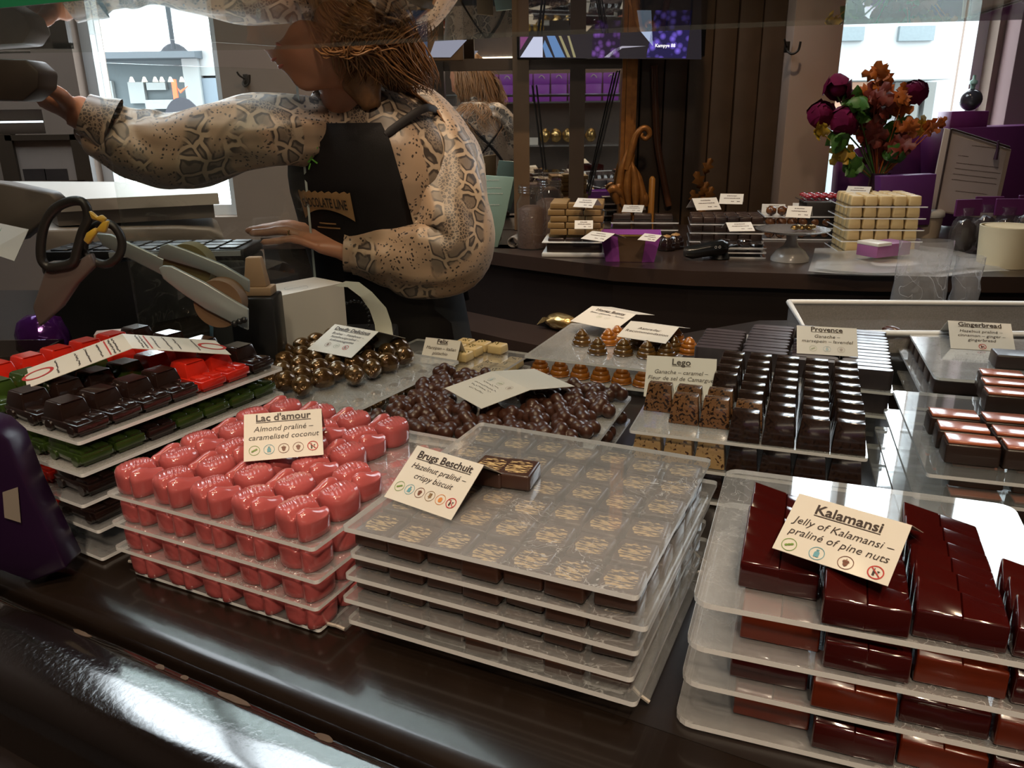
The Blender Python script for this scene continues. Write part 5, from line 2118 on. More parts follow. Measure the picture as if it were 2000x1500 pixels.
# white tub, cream bucket, bags, papers
p = at(1822, 468, ZB)
root = thing('plastic_tub', 'white plastic tub with a pale lid right of the cream chocolates', 'tub', (p.x, p.y + .06, ZB))
bm = bmesh.new()
lathe(bm, [(0, .0005), (.042, .0005), (.046, .058)], 32, cap=True)
obj('tub_body', bm, mat('beige_tub', (.55, .46, .36), .5), root, 60)
bm = bmesh.new()
lathe(bm, [(.0, .058), (.049, .058), (.050, .062), (.049, .072), (.044, .076), (.0005, .0765)], 32, cap=False)
obj('lid', bm, mat('white_lid', (.72, .72, .70), .4), root, 60)
p = at(1990, 528, ZB)
root = thing('cream_bucket', 'cream round bucket at the right end of the back counter', 'bucket', (p.x, p.y + .06, ZB))
bm = bmesh.new()
lathe(bm, [(0, .0005), (.056, .0005), (.062, .092), (.059, .092), (.054, .004), (0.0005, .004)], 40, cap=False)
obj('bucket_body', bm, mat('cream_plastic', (.70, .62, .42), .5, var=.05), root, 60)
bm = bmesh.new()
lathe(bm, [(.0, .086), (.052, .086), (.052, .092), (.0005, .095)], 32, cap=False)
obj('filling', bm, M_cream, root, 60)
M_cello = clear('cellophane', haze=.03, scratch=.5, tint=(.90, .90, .91), ior=1.45, scale=16, rough=.06)
for i, (px, py, Y) in enumerate(((1880, 470, 2.0), (1920, 462, 2.06), (1960, 468, 2.0), (1998, 470, 2.08))):
    p = atY(px, py, Y)
    root = thing('praline_bag', f'cellophane bag of dark chocolates with purple header, {nth(i, 4, "left", "right")} of the four', 'bag', (p.x, Y, ZB), J(.3), 'bags with purple headers')
    bm = bmesh.new()
    rings = []
    for z, r in ((.001, .026), (.01, .034), (.05, .036), (.08, .030), (.10, .014), (.115, .018)):
        rings.append([((r + .004 * noise.noise((math.cos(2 * math.pi * k / 20) * 3, math.sin(2 * math.pi * k / 20) * 3, z * 60 + i))) * math.cos(2 * math.pi * k / 20), .7 * r * math.sin(2 * math.pi * k / 20), z) for k in range(20)])
    ring_loft(bm, rings, True)
    obj('cellophane', bm, M_cello, root, 50)
    bm = bmesh.new()
    ball(bm, (0, 0, .045), .030, 3, 1, .65, 1.4, fn=lambda q: q * (1 + .22 * noise.noise(q * 3.5 + Vector((i, 0, 0)))))
    obj('filling', bm, M_dark_b, root, 50)
    bm = bmesh.new()
    box(bm, -.034, .034, -.003, .003, .094, .135, .001, 1)
    obj('header_card', bm, M_purp2, root, 30)
# white wrapping papers hanging over the edge
for i, (pts, z) in enumerate((([(1578, 535), (1592, 486), (1790, 478), (1905, 500), (1972, 533), (1840, 541), (1690, 540)], ZB + .004), ([(1590, 528), (1600, 492), (1760, 486), (1880, 506), (1925, 524), (1800, 534), (1690, 536)], ZB + .010))):
    P = [at(x, y, z) for x, y in pts]
    c = sum(P, Vector()) / len(P)
    bm = bmesh.new()
    n = len(P)
    fine = []
    for k in range(n):
        for s in range(4):
            fine.append(P[k].lerp(P[(k + 1) % n], s / 4))
    rings = []
    for f_ in (1, .8, .55, .3):
        rings.append([c + (q - c) * f_ + Vector((0, 0, .008 * noise.noise(q * 9) * f_ * f_ + .004 * f_ * f_)) - c for q in fine])
    ring_loft(bm, rings, False)
    bm.faces.new(list(bm.verts)[-len(fine):])
    bmesh.ops.solidify(bm, geom=bm.faces[:], thickness=.0008)
    tag(obj('wrapping_paper', bm, mat('white_tissue_paper', (.84, .84, .83), .3, var=.03, coat=.9), None, 60, c), ['large sheet of white wrapping paper spread on the back counter edge', 'smaller white sheet lying over the large wrapping paper'][i], 'paper', 'white papers')
p = at(1735, 503, ZB + .02)
root = thing('gift_packet', 'purple and white folded gift packet on the white papers', 'packet', (p.x, p.y + .03, ZB + .022), R(25))
bm = bmesh.new()
box(bm, -.055, .055, -.03, .03, .0, .03, .002)
obj('packet_body', bm, mat('mauve_paper', (.30, .10, .25), .45, var=.2), root)
bm = bmesh.new()
box(bm, -.056, -.01, -.031, .031, .026, .034, .002)
obj('white_flap', bm, M_paper, root)
bx_thing('gift_box', 'flat white and purple box behind the gift packet', 'box', 1772, 494, .065, .05, .034, mat('white_purple_box', (.62, .58, .60), .45, col2=(.30, .16, .30), nscale=9), 8, z=ZB)

# purple bags and boxes below the window, menu board, dark ball
def upright(name, label, cat, pts, Y, th, m, group=None):
    c = atY(*pts[0], Y)
    bm = bmesh.new()
    plateY(bm, pts, Y, th, org=Vector((c.x, Y, ZB)))
    bz = min(v.co.z for v in bm.verts)
    bevel_all(bm, .002)
    o = obj(name, bm, m, None, 40, (c.x, Y, ZB - (bz if abs(bz) < .03 else 0) + .0004))
    return tag(o, label, cat, group)


upright('carrier_bag', 'big purple carrier bag behind the flowers', 'bag', [(1628, 440), (1640, 312), (1660, 300), (1755, 262), (1838, 256), (1812, 440)], 2.58, .05, M_purp2)
upright('gift_box', 'tall purple box behind the menu board', 'box', [(1842, 448), (1842, 258), (2060, 250), (2060, 452)], 2.42, .14, M_purp2)
upright('gift_box', 'low purple box front of the big purple bag', 'box', [(1720, 440), (1720, 345), (1830, 340), (1815, 440)], 2.24, .04, mat('plum_card', (.12, .03, .16), .4))
c = atY(1885, 240, 2.47)
bm = bmesh.new()
box(bm, -.06, .05, -.03, .05, 0, .05, .003)
o_ = obj('gift_box', bm, mat('magenta_card', (.20, .03, .18), .4, var=.3), None, 40, (c.x, 2.47, atY(1900, 255, 2.42).z + .004))
tag(o_, 'small magenta box on top of the tall purple box', 'box')
root = thing('ball_ornament', 'dark glossy ball ornament with a pale green pump neck', 'ornament', (c.x - .0, 2.46, atY(1900, 255, 2.42).z + .0545))
bm = bmesh.new()
ball(bm, (0, 0, .031), .031, 3)
obj('ball', bm, mat('slate_gloss', (.05, .05, .065), .15, coat=.5), root, 60)
bm = bmesh.new()
lathe(bm, [(.006, .060), (.007, .072), (.011, .074), (.011, .082), (.004, .086), (.004, .098)], 16)
obj('neck', bm, mat('pale_green_plastic', (.35, .6, .52), .4), root, 60)
root = upright('menu_board', 'tilted menu sheet in a pale frame with a dark cord', 'board', [(1812, 412), (1846, 250), (1976, 292), (1945, 430)], 2.3, .006, mat('beige_board', (.55, .46, .40), .6, var=.05))
mb = root
c = Vector((mb.location.x, 2.3, ZB))
dz = mb.location.z - ZB
bm = bmesh.new()
P = [atY(x, y, 2.2995) - c for x, y in ((1828, 412), (1858, 262), (1966, 297), (1938, 424))]
quad(bm, [P[3], P[2], P[1], P[0]][::-1], th=.0004)
obj('paper_sheet', bm, mat('grey_lilac_paper', (.58, .50, .49), .6), mb, 0)
bm = bmesh.new()
tube(bm, [atY(1858, 252, 2.297) - c, atY(1828, 410, 2.297) - c], .003, 6)
tube(bm, [atY(1858, 252, 2.297) - c, atY(1972, 288, 2.297) - c], .003, 6)
obj('frame_edge', bm, mat('brown_edge', (.05, .03, .025), .5), mb, 0)
bm = bmesh.new()
tube(bm, [atY(1950, 275, 2.29) - c, atY(1948, 295, 2.29) - c, atY(1944, 312, 2.29) - c], [.003, .004, .006], 8)
obj('cord', bm, mat('dark_plum_cord', (.05, .015, .04), .6), mb, 60)
fm = panel_matrix(atY(1828, 412, 2.299) - c, atY(1938, 424, 2.299) - c, atY(1858, 262, 2.299) - c)
strokes(mb, fm, [(.05, .13, .185), (.02, .05, .155), (.02, .14, .135), (.02, .15, .12), (.02, .145, .105), (.02, .15, .09), (.04, .13, .06)], M_ink2, .0004, 3, .0008)

# flowers
p = atY(1715, 365, 2.42)
root = thing('flower_bouquet', 'autumn bouquet of burgundy roses and orange leaves in a dark vase before the window', 'flowers', (p.x, 2.42, ZB))
og = Vector((p.x, 2.42, ZB))
bm = bmesh.new()
lathe(bm, [(0, .0005), (.035, .0005), (.04, .03), (.038, .07), (.028, p.z - ZB + .02), (.03, p.z - ZB + .04)], 24)
obj('vase', bm, mat('dark_plum_vase', (.03, .012, .03), .2, coat=.4), root, 60)
rn = random.Random(11)
base = atY(1712, 355, 2.42) - og


def rose_mesh(r, seed):
    rnd = random.Random(seed)
    bm = bmesh.new()
    ball(bm, (0, 0, 0), r * .7, 2, 1, 1, .9)
    for k in range(26):
        a, t = 2.4 * k, .20 + .034 * k
        d = Vector((math.sin(t * 1.6) * math.cos(a), math.sin(t * 1.6) * math.sin(a), math.cos(t * 1.6)))
        u = d.orthogonal().normalized()
        v = d.cross(u)
        rr = r * (.34 + .016 * k)
        c0 = d * r * (.60 + .016 * k)
        pts = []
        for i in range(9):
            b = 2 * math.pi * i / 9
            q = c0 + (u * math.cos(b) + v * math.sin(b)) * rr * (1 + .15 * rnd.uniform(-1, 1)) - d * (rr * .25 * rnd.random())
            pts.append(bm.verts.new(q))
        ctr = bm.verts.new(c0 + d * r * .12)
        for i in range(9):
            bm.faces.new((ctr, pts[i], pts[(i + 1) % 9]))
    return bm


M_rose = mat('burgundy_petals', (.17, .006, .055), .75, col2=(.07, .003, .02), nscale=50, spec=.15)
for i, (px, py, r) in enumerate(((1637, 172, .036), (1604, 224, .037), (1650, 236, .041), (1784, 180, .034), (1664, 188, .016))):
    c = atY(px, py, 2.40 + .02 * (i % 2)) - og
    o = obj('rose', rose_mesh(r, i), M_rose, root, 60, c)
    o.rotation_euler = (R(rn.uniform(-70, -20)), R(rn.uniform(-30, 30)), rn.uniform(0, 6))
    bm = bmesh.new()
    tube(bm, [c - Vector((0, 0, r * .6)), c.lerp(base, .5) + Vector((0, .01, .01)), base], .0025, 6)
    obj('stem', bm, mat('green_stem', (.06, .11, .03), .6), root, 60)


def leaf(bm, c, d, n, l, w_, lobes, mi=0):
    """one leaf, pointed or lobed, cupped a little"""
    s = d.cross(n).normalized()
    up = s.cross(d).normalized()
    ctr = [bm.verts.new(c + d * (l * k / 6) + up * (l * .08 * math.sin(math.pi * k / 6))) for k in range(7)]
    for sg in (-1, 1):
        ed = []
        for k in range(7):
            t = k / 6
            ww = w_ * math.sin(math.pi * min(1, t * .9 + .08)) * (1 + (.55 if k % 2 else -.35) * lobes)
            ed.append(bm.verts.new(c + d * (l * (t + .06 * lobes * (k % 2))) + s * sg * max(ww, 0) - up * (l * .05)))
        for k in range(6):
            a = (ctr[k], ctr[k + 1], ed[k + 1], ed[k])
            f = bm.faces.new(a if sg < 0 else a[::-1])
            f.material_index = mi


M_leafs = {'orange': mat('orange_leaves', (.55, .17, .02), .5, col2=(.35, .06, .01), nscale=25),
           'rust': mat('rust_leaves', (.22, .035, .015), .5, col2=(.12, .015, .012), nscale=25),
           'green': mat('green_leaves', (.07, .20, .03), .45, col2=(.03, .09, .015), nscale=25),
           'yellow': mat('yellow_leaves', (.55, .33, .02), .5, col2=(.3, .2, .02), nscale=25)}
clus = [('orange', 1716, 140, .05, 5, 0), ('orange', 1722, 170, .06, 7, 0), ('orange', 1690, 185, .05, 6, 0), ('rust', 1706, 195, .06, 9, 0), ('rust', 1720, 215, .06, 8, 0),
        ('orange', 1755, 210, .06, 9, 0), ('orange', 1765, 190, .04, 5, 0), ('rust', 1700, 260, .07, 12, 0), ('rust', 1720, 300, .07, 12, 0), ('green', 1672, 200, .05, 5, 1), ('green', 1683, 222, .05, 5, 1),
        ('green', 1722, 228, .045, 4, 1), ('green', 1640, 275, .06, 4, 1), ('green', 1665, 325, .055, 5, 1), ('green', 1745, 255, .05, 6, 1), ('green', 1750, 300, .05, 6, 1), ('green', 1768, 240, .035, 4, 1), ('green', 1700, 245, .06, 8, 1),
        ('yellow', 1600, 255, .04, 5, 0), ('yellow', 1645, 300, .05, 6, 0), ('yellow', 1795, 252, .045, 6, 0), ('orange', 1775, 250, .045, 6, 0), ('orange', 1820, 245, .035, 4, 0), ('orange', 1838, 240, .03, 3, 0), ('rust', 1755, 285, .05, 7, 0)]
for i, (kind, px, py, l, n, smooth_) in enumerate(clus):
    n = int(n * 1.5)
    c = atY(px, py, 2.41 + .03 * (i % 3 - 1)) - og
    bm = bmesh.new()
    for k in range(n):
        d = Vector((rn.uniform(-1, 1), rn.uniform(-.8, .8), rn.uniform(-.7, 1.1))).normalized()
        leaf(bm, c + Vector((rn.uniform(-.012, .012), rn.uniform(-.02, .02), rn.uniform(-.012, .012))) - d * l * .4, d, Vector((rn.uniform(-.5, .5), -1, rn.uniform(-.5, .5))).normalized(), l * rn.uniform(.95, 1.3), l * (.38 if smooth_ else .30), 0 if smooth_ else 1)
    tube(bm, [c, c.lerp(base, .5), base], .0016, 5)
    tag(obj('leaf_spray', bm, M_leafs[kind], root, 60), f'{kind} leaves')

# clear bin, cellophane sleeves, loose chunks
b0, b1, b2 = at(1541, 590, 1.085), at(1576, 650, 1.085), at(2060, 640, 1.085)
root = thing('clear_bin', 'large translucent grey bin with a white rim behind the right-hand trays', 'bin', (b0.x, b0.y, DECK))
og = Vector((b0.x, b0.y, DECK))
xr, yf, yb = .62, b1.y - b0.y, .0
M_bin = clear('translucent_grey_bin', haze=.5, scratch=.08, tint=(.75, .74, .72), hazecol=(.45, .43, .42))
sx = (b1.x - b0.x)
bm = bmesh.new()
c4 = [Vector((0, 0, 0)), Vector((sx, yf, 0)), Vector((sx + xr, yf - .05, 0)), Vector((xr, -.06, 0))]
h_ = .085
for i in range(4):
    a, b = c4[i], c4[(i + 1) % 4]
    quad(bm, [a + Vector((0, 0, .001)), b + Vector((0, 0, .001)), b + Vector((0, 0, h_)), a + Vector((0, 0, h_))], th=.003)
obj('wall', bm, M_bin, root, 0)
bm = bmesh.new()
tube(bm, [q + Vector((0, 0, h_)) for q in (c4 + c4[:1])], .005, 8)
obj('rim', bm, mat('white_bin_rim', (.72, .72, .71), .35), root, 60)
for i, (px, w_, hgt, Y) in enumerate(((1785, .095, 470, 1.40), (1872, .045, 500, 1.40))):
    b = atY(px, 640, Y)
    t_ = atY(px, hgt, Y)
    bm = bmesh.new()
    H_ = t_.z - DECK - .001
    rings = []
    for k in range(9):
        z = H_ * k / 8
        rings.append([(w_ / 2 * (1 if j in (0, 1, 2, 7) else -1) * (1, .7, 0, -.7, -1, -.7, 0, .7)[j] * (1 if j in (0, 1, 7) else (1 if j in (3, 4, 5) else 0)) * (1 if j not in (3, 4, 5) else -1) * (1 if True else 1)
                       + .006 * noise.noise((j * 1.7, z * 14, i * 5)), .022 * math.sin(2 * math.pi * j / 8) + .006 * noise.noise((j * 2.1, z * 11, 9 + i)), z) for j in range(8)])
    rings = [[(w_ / 2 * math.cos(2 * math.pi * j / 20) + .005 * noise.noise((j * .9, k * .6, i * 5)), .024 * math.sin(2 * math.pi * j / 20) + .006 * noise.noise((j * .8, k * .5, 9 + i)), H_ * k / 10) for j in range(20)] for k in range(11)]
    ring_loft(bm, rings, False)
    bmesh.ops.solidify(bm, geom=bm.faces[:], thickness=.0006)
    tag(obj('cellophane_sleeve', bm, clear('crinkled_cellophane', haze=.15, scratch=.7, tint=(.93, .93, .94), scale=9, rough=.08, refl=1.5), None, 40, (b.x, Y, DECK + .001)),
        ['wide empty cellophane sleeve standing in the translucent bin', 'narrow empty cellophane sleeve beside the wide one'][i], 'bag', 'cellophane sleeves')
ME_ch = proto('chunk', lambda: (lambda bm: (ball(bm, (0, 0, .008), .012, 2, 1.5, .8, .8, fn=lambda q: q * (1 + .35 * noise.noise(q * 2.6))), bm)[1])(bmesh.new()), M_milk, 50)
p = at(1760, 690, 1.055)
bm = bmesh.new()
box(bm, -.045, .045, -.028, .028, .0005, .055, .003)
tag(obj('display_block', bm, M_black, None, 40, (p.x + .002, p.y - .014, DECK), R(-20)), 'dark block carrying loose chunks between the flat sticks and milky sheets', 'block')
for i, (px, py) in enumerate(((1732, 665), (1742, 658), (1750, 682), (1768, 676), (1785, 688))):
    q = at(px, py, 1.056)
    put(ME_ch, 'chocolate_chunk', (q.x, q.y, 1.0562), J(3), f'knobbly milk chocolate chunk, {ORD[i]} from the left beside the flat sticks', group='loose chunks')
# ------------------------------------------------------------------ the shop assistant
M_skin = mat('warm_skin', (.46, .22, .13), .45, col2=(.40, .17, .095), nscale=14, sss=.12, bump=.05, bscale=400)


def snake(name):
    m = bpy.data.materials.new(name)
    m.use_nodes = True
    nt = m.node_tree
    b = nt.nodes['Principled BSDF']
    b.inputs['Roughness'].default_value = .40
    b.inputs['Specular IOR Level'].default_value = .6
    b.inputs['Sheen Weight'].default_value = .25
    tc = N(nt, 'ShaderNodeTexCoord')
    nw = N(nt, 'ShaderNodeTexNoise')
    nw.inputs['Scale'].default_value = 22
    nt.links.new(tc.outputs['Object'], nw.inputs['Vector'])
    mv = N(nt, 'ShaderNodeMix', data_type='RGBA')
    mv.inputs[0].default_value = .03
    nt.links.new(tc.outputs['Object'], mv.inputs[6])
    nt.links.new(nw.outputs['Color'], mv.inputs[7])
    v = N(nt, 'ShaderNodeTexVoronoi', feature='DISTANCE_TO_EDGE')
    v.inputs['Scale'].default_value = 36
    nt.links.new(mv.outputs[2], v.inputs['Vector'])
    r = N(nt, 'ShaderNodeValToRGB')
    e = r.color_ramp.elements
    e[0].position, e[0].color = 0.0, (.40, .30, .21, 1)
    e[1].position, e[1].color = 1.0, (.12, .085, .06, 1)
    for p, c in ((.075, (.38, .28, .19, 1)), (.10, (.035, .022, .016, 1)), (.17, (.045, .03, .022, 1)), (.21, (.17, .125, .09, 1))):
        q = e.new(p)
        q.color = c
    nt.links.new(v.outputs['Distance'], r.inputs[0])
    # peach ground with small black dots
    v2 = N(nt, 'ShaderNodeTexVoronoi', feature='F1')
    v2.inputs['Scale'].default_value = 170
    v2.inputs['Randomness'].default_value = .9
    nt.links.new(mv.outputs[2], v2.inputs['Vector'])
    dots = math_node(nt, 'LESS_THAN', v2.outputs['Distance'], .30)
    nd = N(nt, 'ShaderNodeTexNoise')
    nd.inputs['Scale'].default_value = 35
    nt.links.new(tc.outputs['Object'], nd.inputs['Vector'])
    dots = math_node(nt, 'MULTIPLY', dots, math_node(nt, 'GREATER_THAN', nd.outputs['Fac'], .44))
    m2 = N(nt, 'ShaderNodeMix', data_type='RGBA')
    m2.inputs[6].default_value = (.34, .23, .15, 1)
    m2.inputs[7].default_value = (.03, .018, .012, 1)
    nt.links.new(dots, m2.inputs[0])
    # fine dark scales
    v3 = N(nt, 'ShaderNodeTexVoronoi', feature='DISTANCE_TO_EDGE')
    v3.inputs['Scale'].default_value = 190
    nt.links.new(tc.outputs['Object'], v3.inputs['Vector'])
    r3 = N(nt, 'ShaderNodeMix', data_type='RGBA')
    r3.inputs[6].default_value = (.26, .19, .13, 1)
    r3.inputs[7].default_value = (.06, .042, .032, 1)
    nt.links.new(math_node(nt, 'GREATER_THAN', v3.outputs['Distance'], .12), r3.inputs[0])
    # bands of the three patterns
    mp = N(nt, 'ShaderNodeMapping')
    mp.inputs['Scale'].default_value = (1, 1, .45)
    nt.links.new(tc.outputs['Object'], mp.inputs[0])
    nb_ = N(nt, 'ShaderNodeTexNoise')
    nb_.inputs['Scale'].default_value = 13
    nb_.inputs['Detail'].default_value = 1
    nt.links.new(mp.outputs[0], nb_.inputs['Vector'])
    ma = N(nt, 'ShaderNodeMapRange')
    ma.inputs[1].default_value, ma.inputs[2].default_value = .50, .53
    nt.links.new(nb_.outputs['Fac'], ma.inputs[0])
    mb_ = N(nt, 'ShaderNodeMapRange')
    mb_.inputs[1].default_value, mb_.inputs[2].default_value = .40, .37
    nt.links.new(nb_.outputs['Fac'], mb_.inputs[0])
    m3 = N(nt, 'ShaderNodeMix', data_type='RGBA')
    nt.links.new(ma.outputs[0], m3.inputs[0])
    nt.links.new(r.outputs[0], m3.inputs[6])
    nt.links.new(m2.outputs[2], m3.inputs[7])
    m4 = N(nt, 'ShaderNodeMix', data_type='RGBA')
    nt.links.new(mb_.outputs[0], m4.inputs[0])
    nt.links.new(m3.outputs[2], m4.inputs[6])
    nt.links.new(r3.outputs[2], m4.inputs[7])
    nt.links.new(m4.outputs[2], b.inputs['Base Color'])
    return m


M_blouse = snake('snake_print_cloth')
M_apron = mat('black_apron_cloth', (.014, .010, .010), .65, var=.25, nscale=60, bump=.2, bscale=600)
M_jean = mat('charcoal_trousers', (.03, .032, .036), .75, var=.3, nscale=80, bump=.2, bscale=500)

person = thing('person', 'person in snake-print blouse and black apron behind the counter, one arm stretched out sideways', 'person', (-.235, 1.36, 0))
PO = Vector((-.235, 1.36, 0))


def bez(P, n):
    out = []
    P = [Vector(p) for p in P]
    for i in range(len(P) - 1):
        p0, p1, p2, p3 = P[max(i - 1, 0)], P[i], P[i + 1], P[min(i + 2, len(P) - 1)]
        for s in range(n):
            t = s / n
            out.append(.5 * ((2 * p1) + (p2 - p0) * t + (2 * p0 - 5 * p1 + 4 * p2 - p3) * t * t + (3 * p1 - p0 - 3 * p2 + p3) * t ** 3))
    out.append(P[-1])
    return out


def lerp_list(vals, n):
    out = []
    for a, b in zip(vals, vals[1:]):
        for s in range(n):
            t = s / n
            t = t * t * (3 - 2 * t)
            out.append(a + (b - a) * t)
    out.append(vals[-1])
    return out


# torso rings: height, centre x, centre y, half width, half depth; the chest is turned towards the left front
YAW = R(-26)
TOR = [(a_, b_, c_ + .05, d_, e_) for a_, b_, c_, d_, e_ in ((.80, -.215, 1.385, .150, .105), (.92, -.215, 1.385, .158, .112), (1.02, -.215, 1.38, .138, .10), (1.12, -.22, 1.37, .128, .092), (1.22, -.225, 1.36, .138, .102),
       (1.30, -.23, 1.355, .146, .108), (1.36, -.235, 1.35, .140, .095), (1.405, -.24, 1.345, .112, .076), (1.435, -.245, 1.335, .072, .06), (1.455, -.25, 1.325, .052, .05))]


def torso_ring(t, off=0.0, n=40, a0=0, a1=360, wob=0.0):
    z, cx, cy_, w_, d_ = t
    out = []
    for k in range(n):
        a = R(a0 + (a1 - a0) * k / (n if a1 - a0 == 360 else n - 1))
        x, y = (w_ + off) * math.cos(a), (d_ + off) * math.sin(a)
        if wob:
            f = 1 + wob * noise.noise((math.cos(a) * 2.2, math.sin(a) * 2.2, z * 7))
            x, y = x * f, y * f
        out.append(Vector((cx + x * math.cos(YAW) - y * math.sin(YAW), cy_ + x * math.sin(YAW) + y * math.cos(YAW), z)) - PO)
    return out


def tor_interp(z):
    for a, b in zip(TOR, TOR[1:]):
        if a[0] <= z <= b[0]:
            t = (z - a[0]) / (b[0] - a[0])
            t2 = t * t * (3 - 2 * t) * .5 + t * .5
            return tuple(p + (q - p) * t2 for p, q in zip(a, b))
    return TOR[-1]


# --- key points of the arms
shL, elL = Vector((-.125, 1.40, 1.385)), Vector((-.112, 1.33, 1.172))
wrL = atY(684, 490, 1.32)
shR, elR = Vector((-.345, 1.33, 1.375)), atY(345, 300, 1.30)
wrR = atY(142, 214, 1.26)

# --- body: head, neck, trunk, arms, hands and legs grown together as one skin
bm = bmesh.new()
HC = Vector((-.285, 1.275, 1.552))
fd_ = Vector((-.86, -.38, -.30)).normalized()
hs = fd_.cross(Vector((0, 0, 1))).normalized()      # towards the head's own left... right
hu = hs.cross(fd_).normalized()


def head_fn(p):
    x, y, z = p          # x side, y forward, z up on the unit sphere
    r = 1.0
    g = lambda cx, cz, sx_, sz_: math.exp(-(((x - cx) / sx_) ** 2 + ((z - cz) / sz_) ** 2)) * (1 if y > 0 else 0)
    r += .20 * g(0, -.16, .085, .085) + .13 * g(0, -.02, .075, .13) + .05 * g(0, .14, .07, .12) + .05 * (g(.11, -.20, .06, .05) + g(-.11, -.20, .06, .05))      # nose
    r -= .10 * (g(.33, .10, .16, .10) + g(-.33, .10, .16, .10))      # eye sockets
    r += .04 * (g(.33, .08, .09, .06) + g(-.33, .08, .09, .06))      # eyeballs and lids
    r += .05 * g(0, .28, .5, .08)                                    # brow
    r += .045 * g(0, -.42, .17, .055) + .04 * g(0, -.55, .15, .05)   # lips
    r -= .03 * g(0, -.485, .2, .02)
    r += .13 * g(0, -.80, .22, .14)                                  # chin
    r += .05 * (g(.5, -.15, .2, .2) + g(-.5, -.15, .2, .2))          # cheeks
    jaw = max(0, -z - .25)
    return Vector((x * (1 - .38 * jaw), y * (1 - .05 * jaw), z)) * r


g_ = bmesh.ops.create_icosphere(bm, subdivisions=5, radius=1)
for v in g_['verts']:
    q = head_fn(v.co)
    v.co = HC + hs * (q.x * .072) + fd_ * (q.y * .090) + hu * (q.z * .112) - PO
# ears
for s in (-1, 1):
    c = HC + hs * (s * .072) - fd_ * .012 - hu * .006 - PO
    for k, (dz, rr) in enumerate(((.016, .009), (.004, .010), (-.010, .008), (-.018, .006))):
        ball(bm, c - fd_ * (.004 * (k == 1)) + hu * dz, rr, 2)
nk = [HC - fd_ * .025 - hu * .055 - PO, Vector((-.252, 1.34, 1.455)) - PO, Vector((-.245, 1.38, 1.40)) - PO]
tube(bm, bez(nk, 5), lerp_list([.050, .048, .062], 5), 20)
ring_loft(bm, [torso_ring(t, -.012) for t in TOR], True)
tube(bm, bez([p - PO for p in (shL, elL, wrL)], 8), lerp_list([.042, .034, .026], 8), 16)
tube(bm, bez([p - PO for p in (shR, elR, wrR)], 8), lerp_list([.038, .030, .025], 8), 16)
for s in (-1, 1):
    c = Vector((-.215, 1.385, 0)) + Vector((math.cos(YAW), math.sin(YAW), 0)) * (.082 * s) - PO
    tube(bm, bez([c + Vector((0, 0, .88)), c + Vector((0, -.01, .48)), c + Vector((0, .015, .09))], 8), lerp_list([.085, .058, .040], 8), 18)
    ball(bm, c + Vector((-.02, -.05, .045)), .045, 3, 1, 2.2, .95)


def finger(pts, r0, r1):
    P = bez(pts, 5)
    n = len(P)
    rad = [r0 + (r1 - r0) * i / (n - 1) for i in range(n)]
    for j in (n // 3, 2 * n // 3):
        rad[j] *= 1.07
    rad[-1] *= .62
    P.append(P[-1] + (P[-1] - P[-2]).normalized() * r1 * .4)
    rad.append(r1 * .2)
    tube(bm, [p - PO for p in P], rad, 12)


def hand_px(wr, knuckles, tips, thumb, Yk, Yt, lift=.004):
    """palm slab from wrist to knuckles with five jointed fingers"""
    K = [atY(x, y, Y) for (x, y), Y in zip(knuckles, Yk)]
    Tp = [atY(x, y, Y) for (x, y), Y in zip(tips, Yt)]
    for i, k in enumerate(K):
        mid = wr.lerp(k, .5)
        tube(bm, [p - PO for p in bez([wr + (k - wr) * .05 + (k - K[1]) * .25, mid, k], 4)], lerp_list([.0165, .0140, .0105], 4), 12)
    for i, (k, t) in enumerate(zip(K, Tp)):
        d = t - k
        up = Vector((0, 0, 1))
        rr = (.0088, .0092, .0090, .0078)[i]
        finger([k, k + d * .42 + up * (.006 + lift), k + d * .74 + up * (.003 + lift * .4), t], rr, rr * .74)
    t0 = wr.lerp(thumb[0], .4)
    finger([t0, thumb[0], thumb[1], thumb[2]], .0125, .0082)


hand_px(wrL, ((622, 452), (614, 458), (612, 468), (622, 483)), ((496, 447), (480, 451), (487, 456), (510, 474)),
        (atY(640, 462, 1.36), atY(600, 458, 1.385), atY(560, 458, 1.39)), (1.355, 1.338, 1.322, 1.305), (1.35, 1.325, 1.305, 1.285))
hand_px(wrR, ((88, 178), (80, 182), (78, 190), (84, 198)), ((10, 165), (0, 172), (4, 184), (22, 196)),
        (atY(118, 186, 1.22), atY(90, 170, 1.20), atY(60, 165, 1.195)), (1.245, 1.26, 1.275, 1.29), (1.24, 1.255, 1.27, 1.285), .008)
me = bpy.data.meshes.new('body')
bm.normal_update()
bm.to_mesh(me)
bm.free()
tmp = bpy.data.objects.new('body', me)
COL.objects.link(tmp)
rm = tmp.modifiers.new('r', 'REMESH')
rm.mode, rm.voxel_size = 'VOXEL', .0042
sm_ = tmp.modifiers.new('s', 'SMOOTH')
sm_.factor, sm_.iterations = .5, 3
dg_ = bpy.context.evaluated_depsgraph_get()
me2 = bpy.data.meshes.new_from_object(tmp.evaluated_get(dg_))
bpy.data.objects.remove(tmp)
me2.materials.clear()
me2.materials.append(M_skin)
me2.shade_smooth()
body = bpy.data.objects.new('body', me2)
link(body, person)

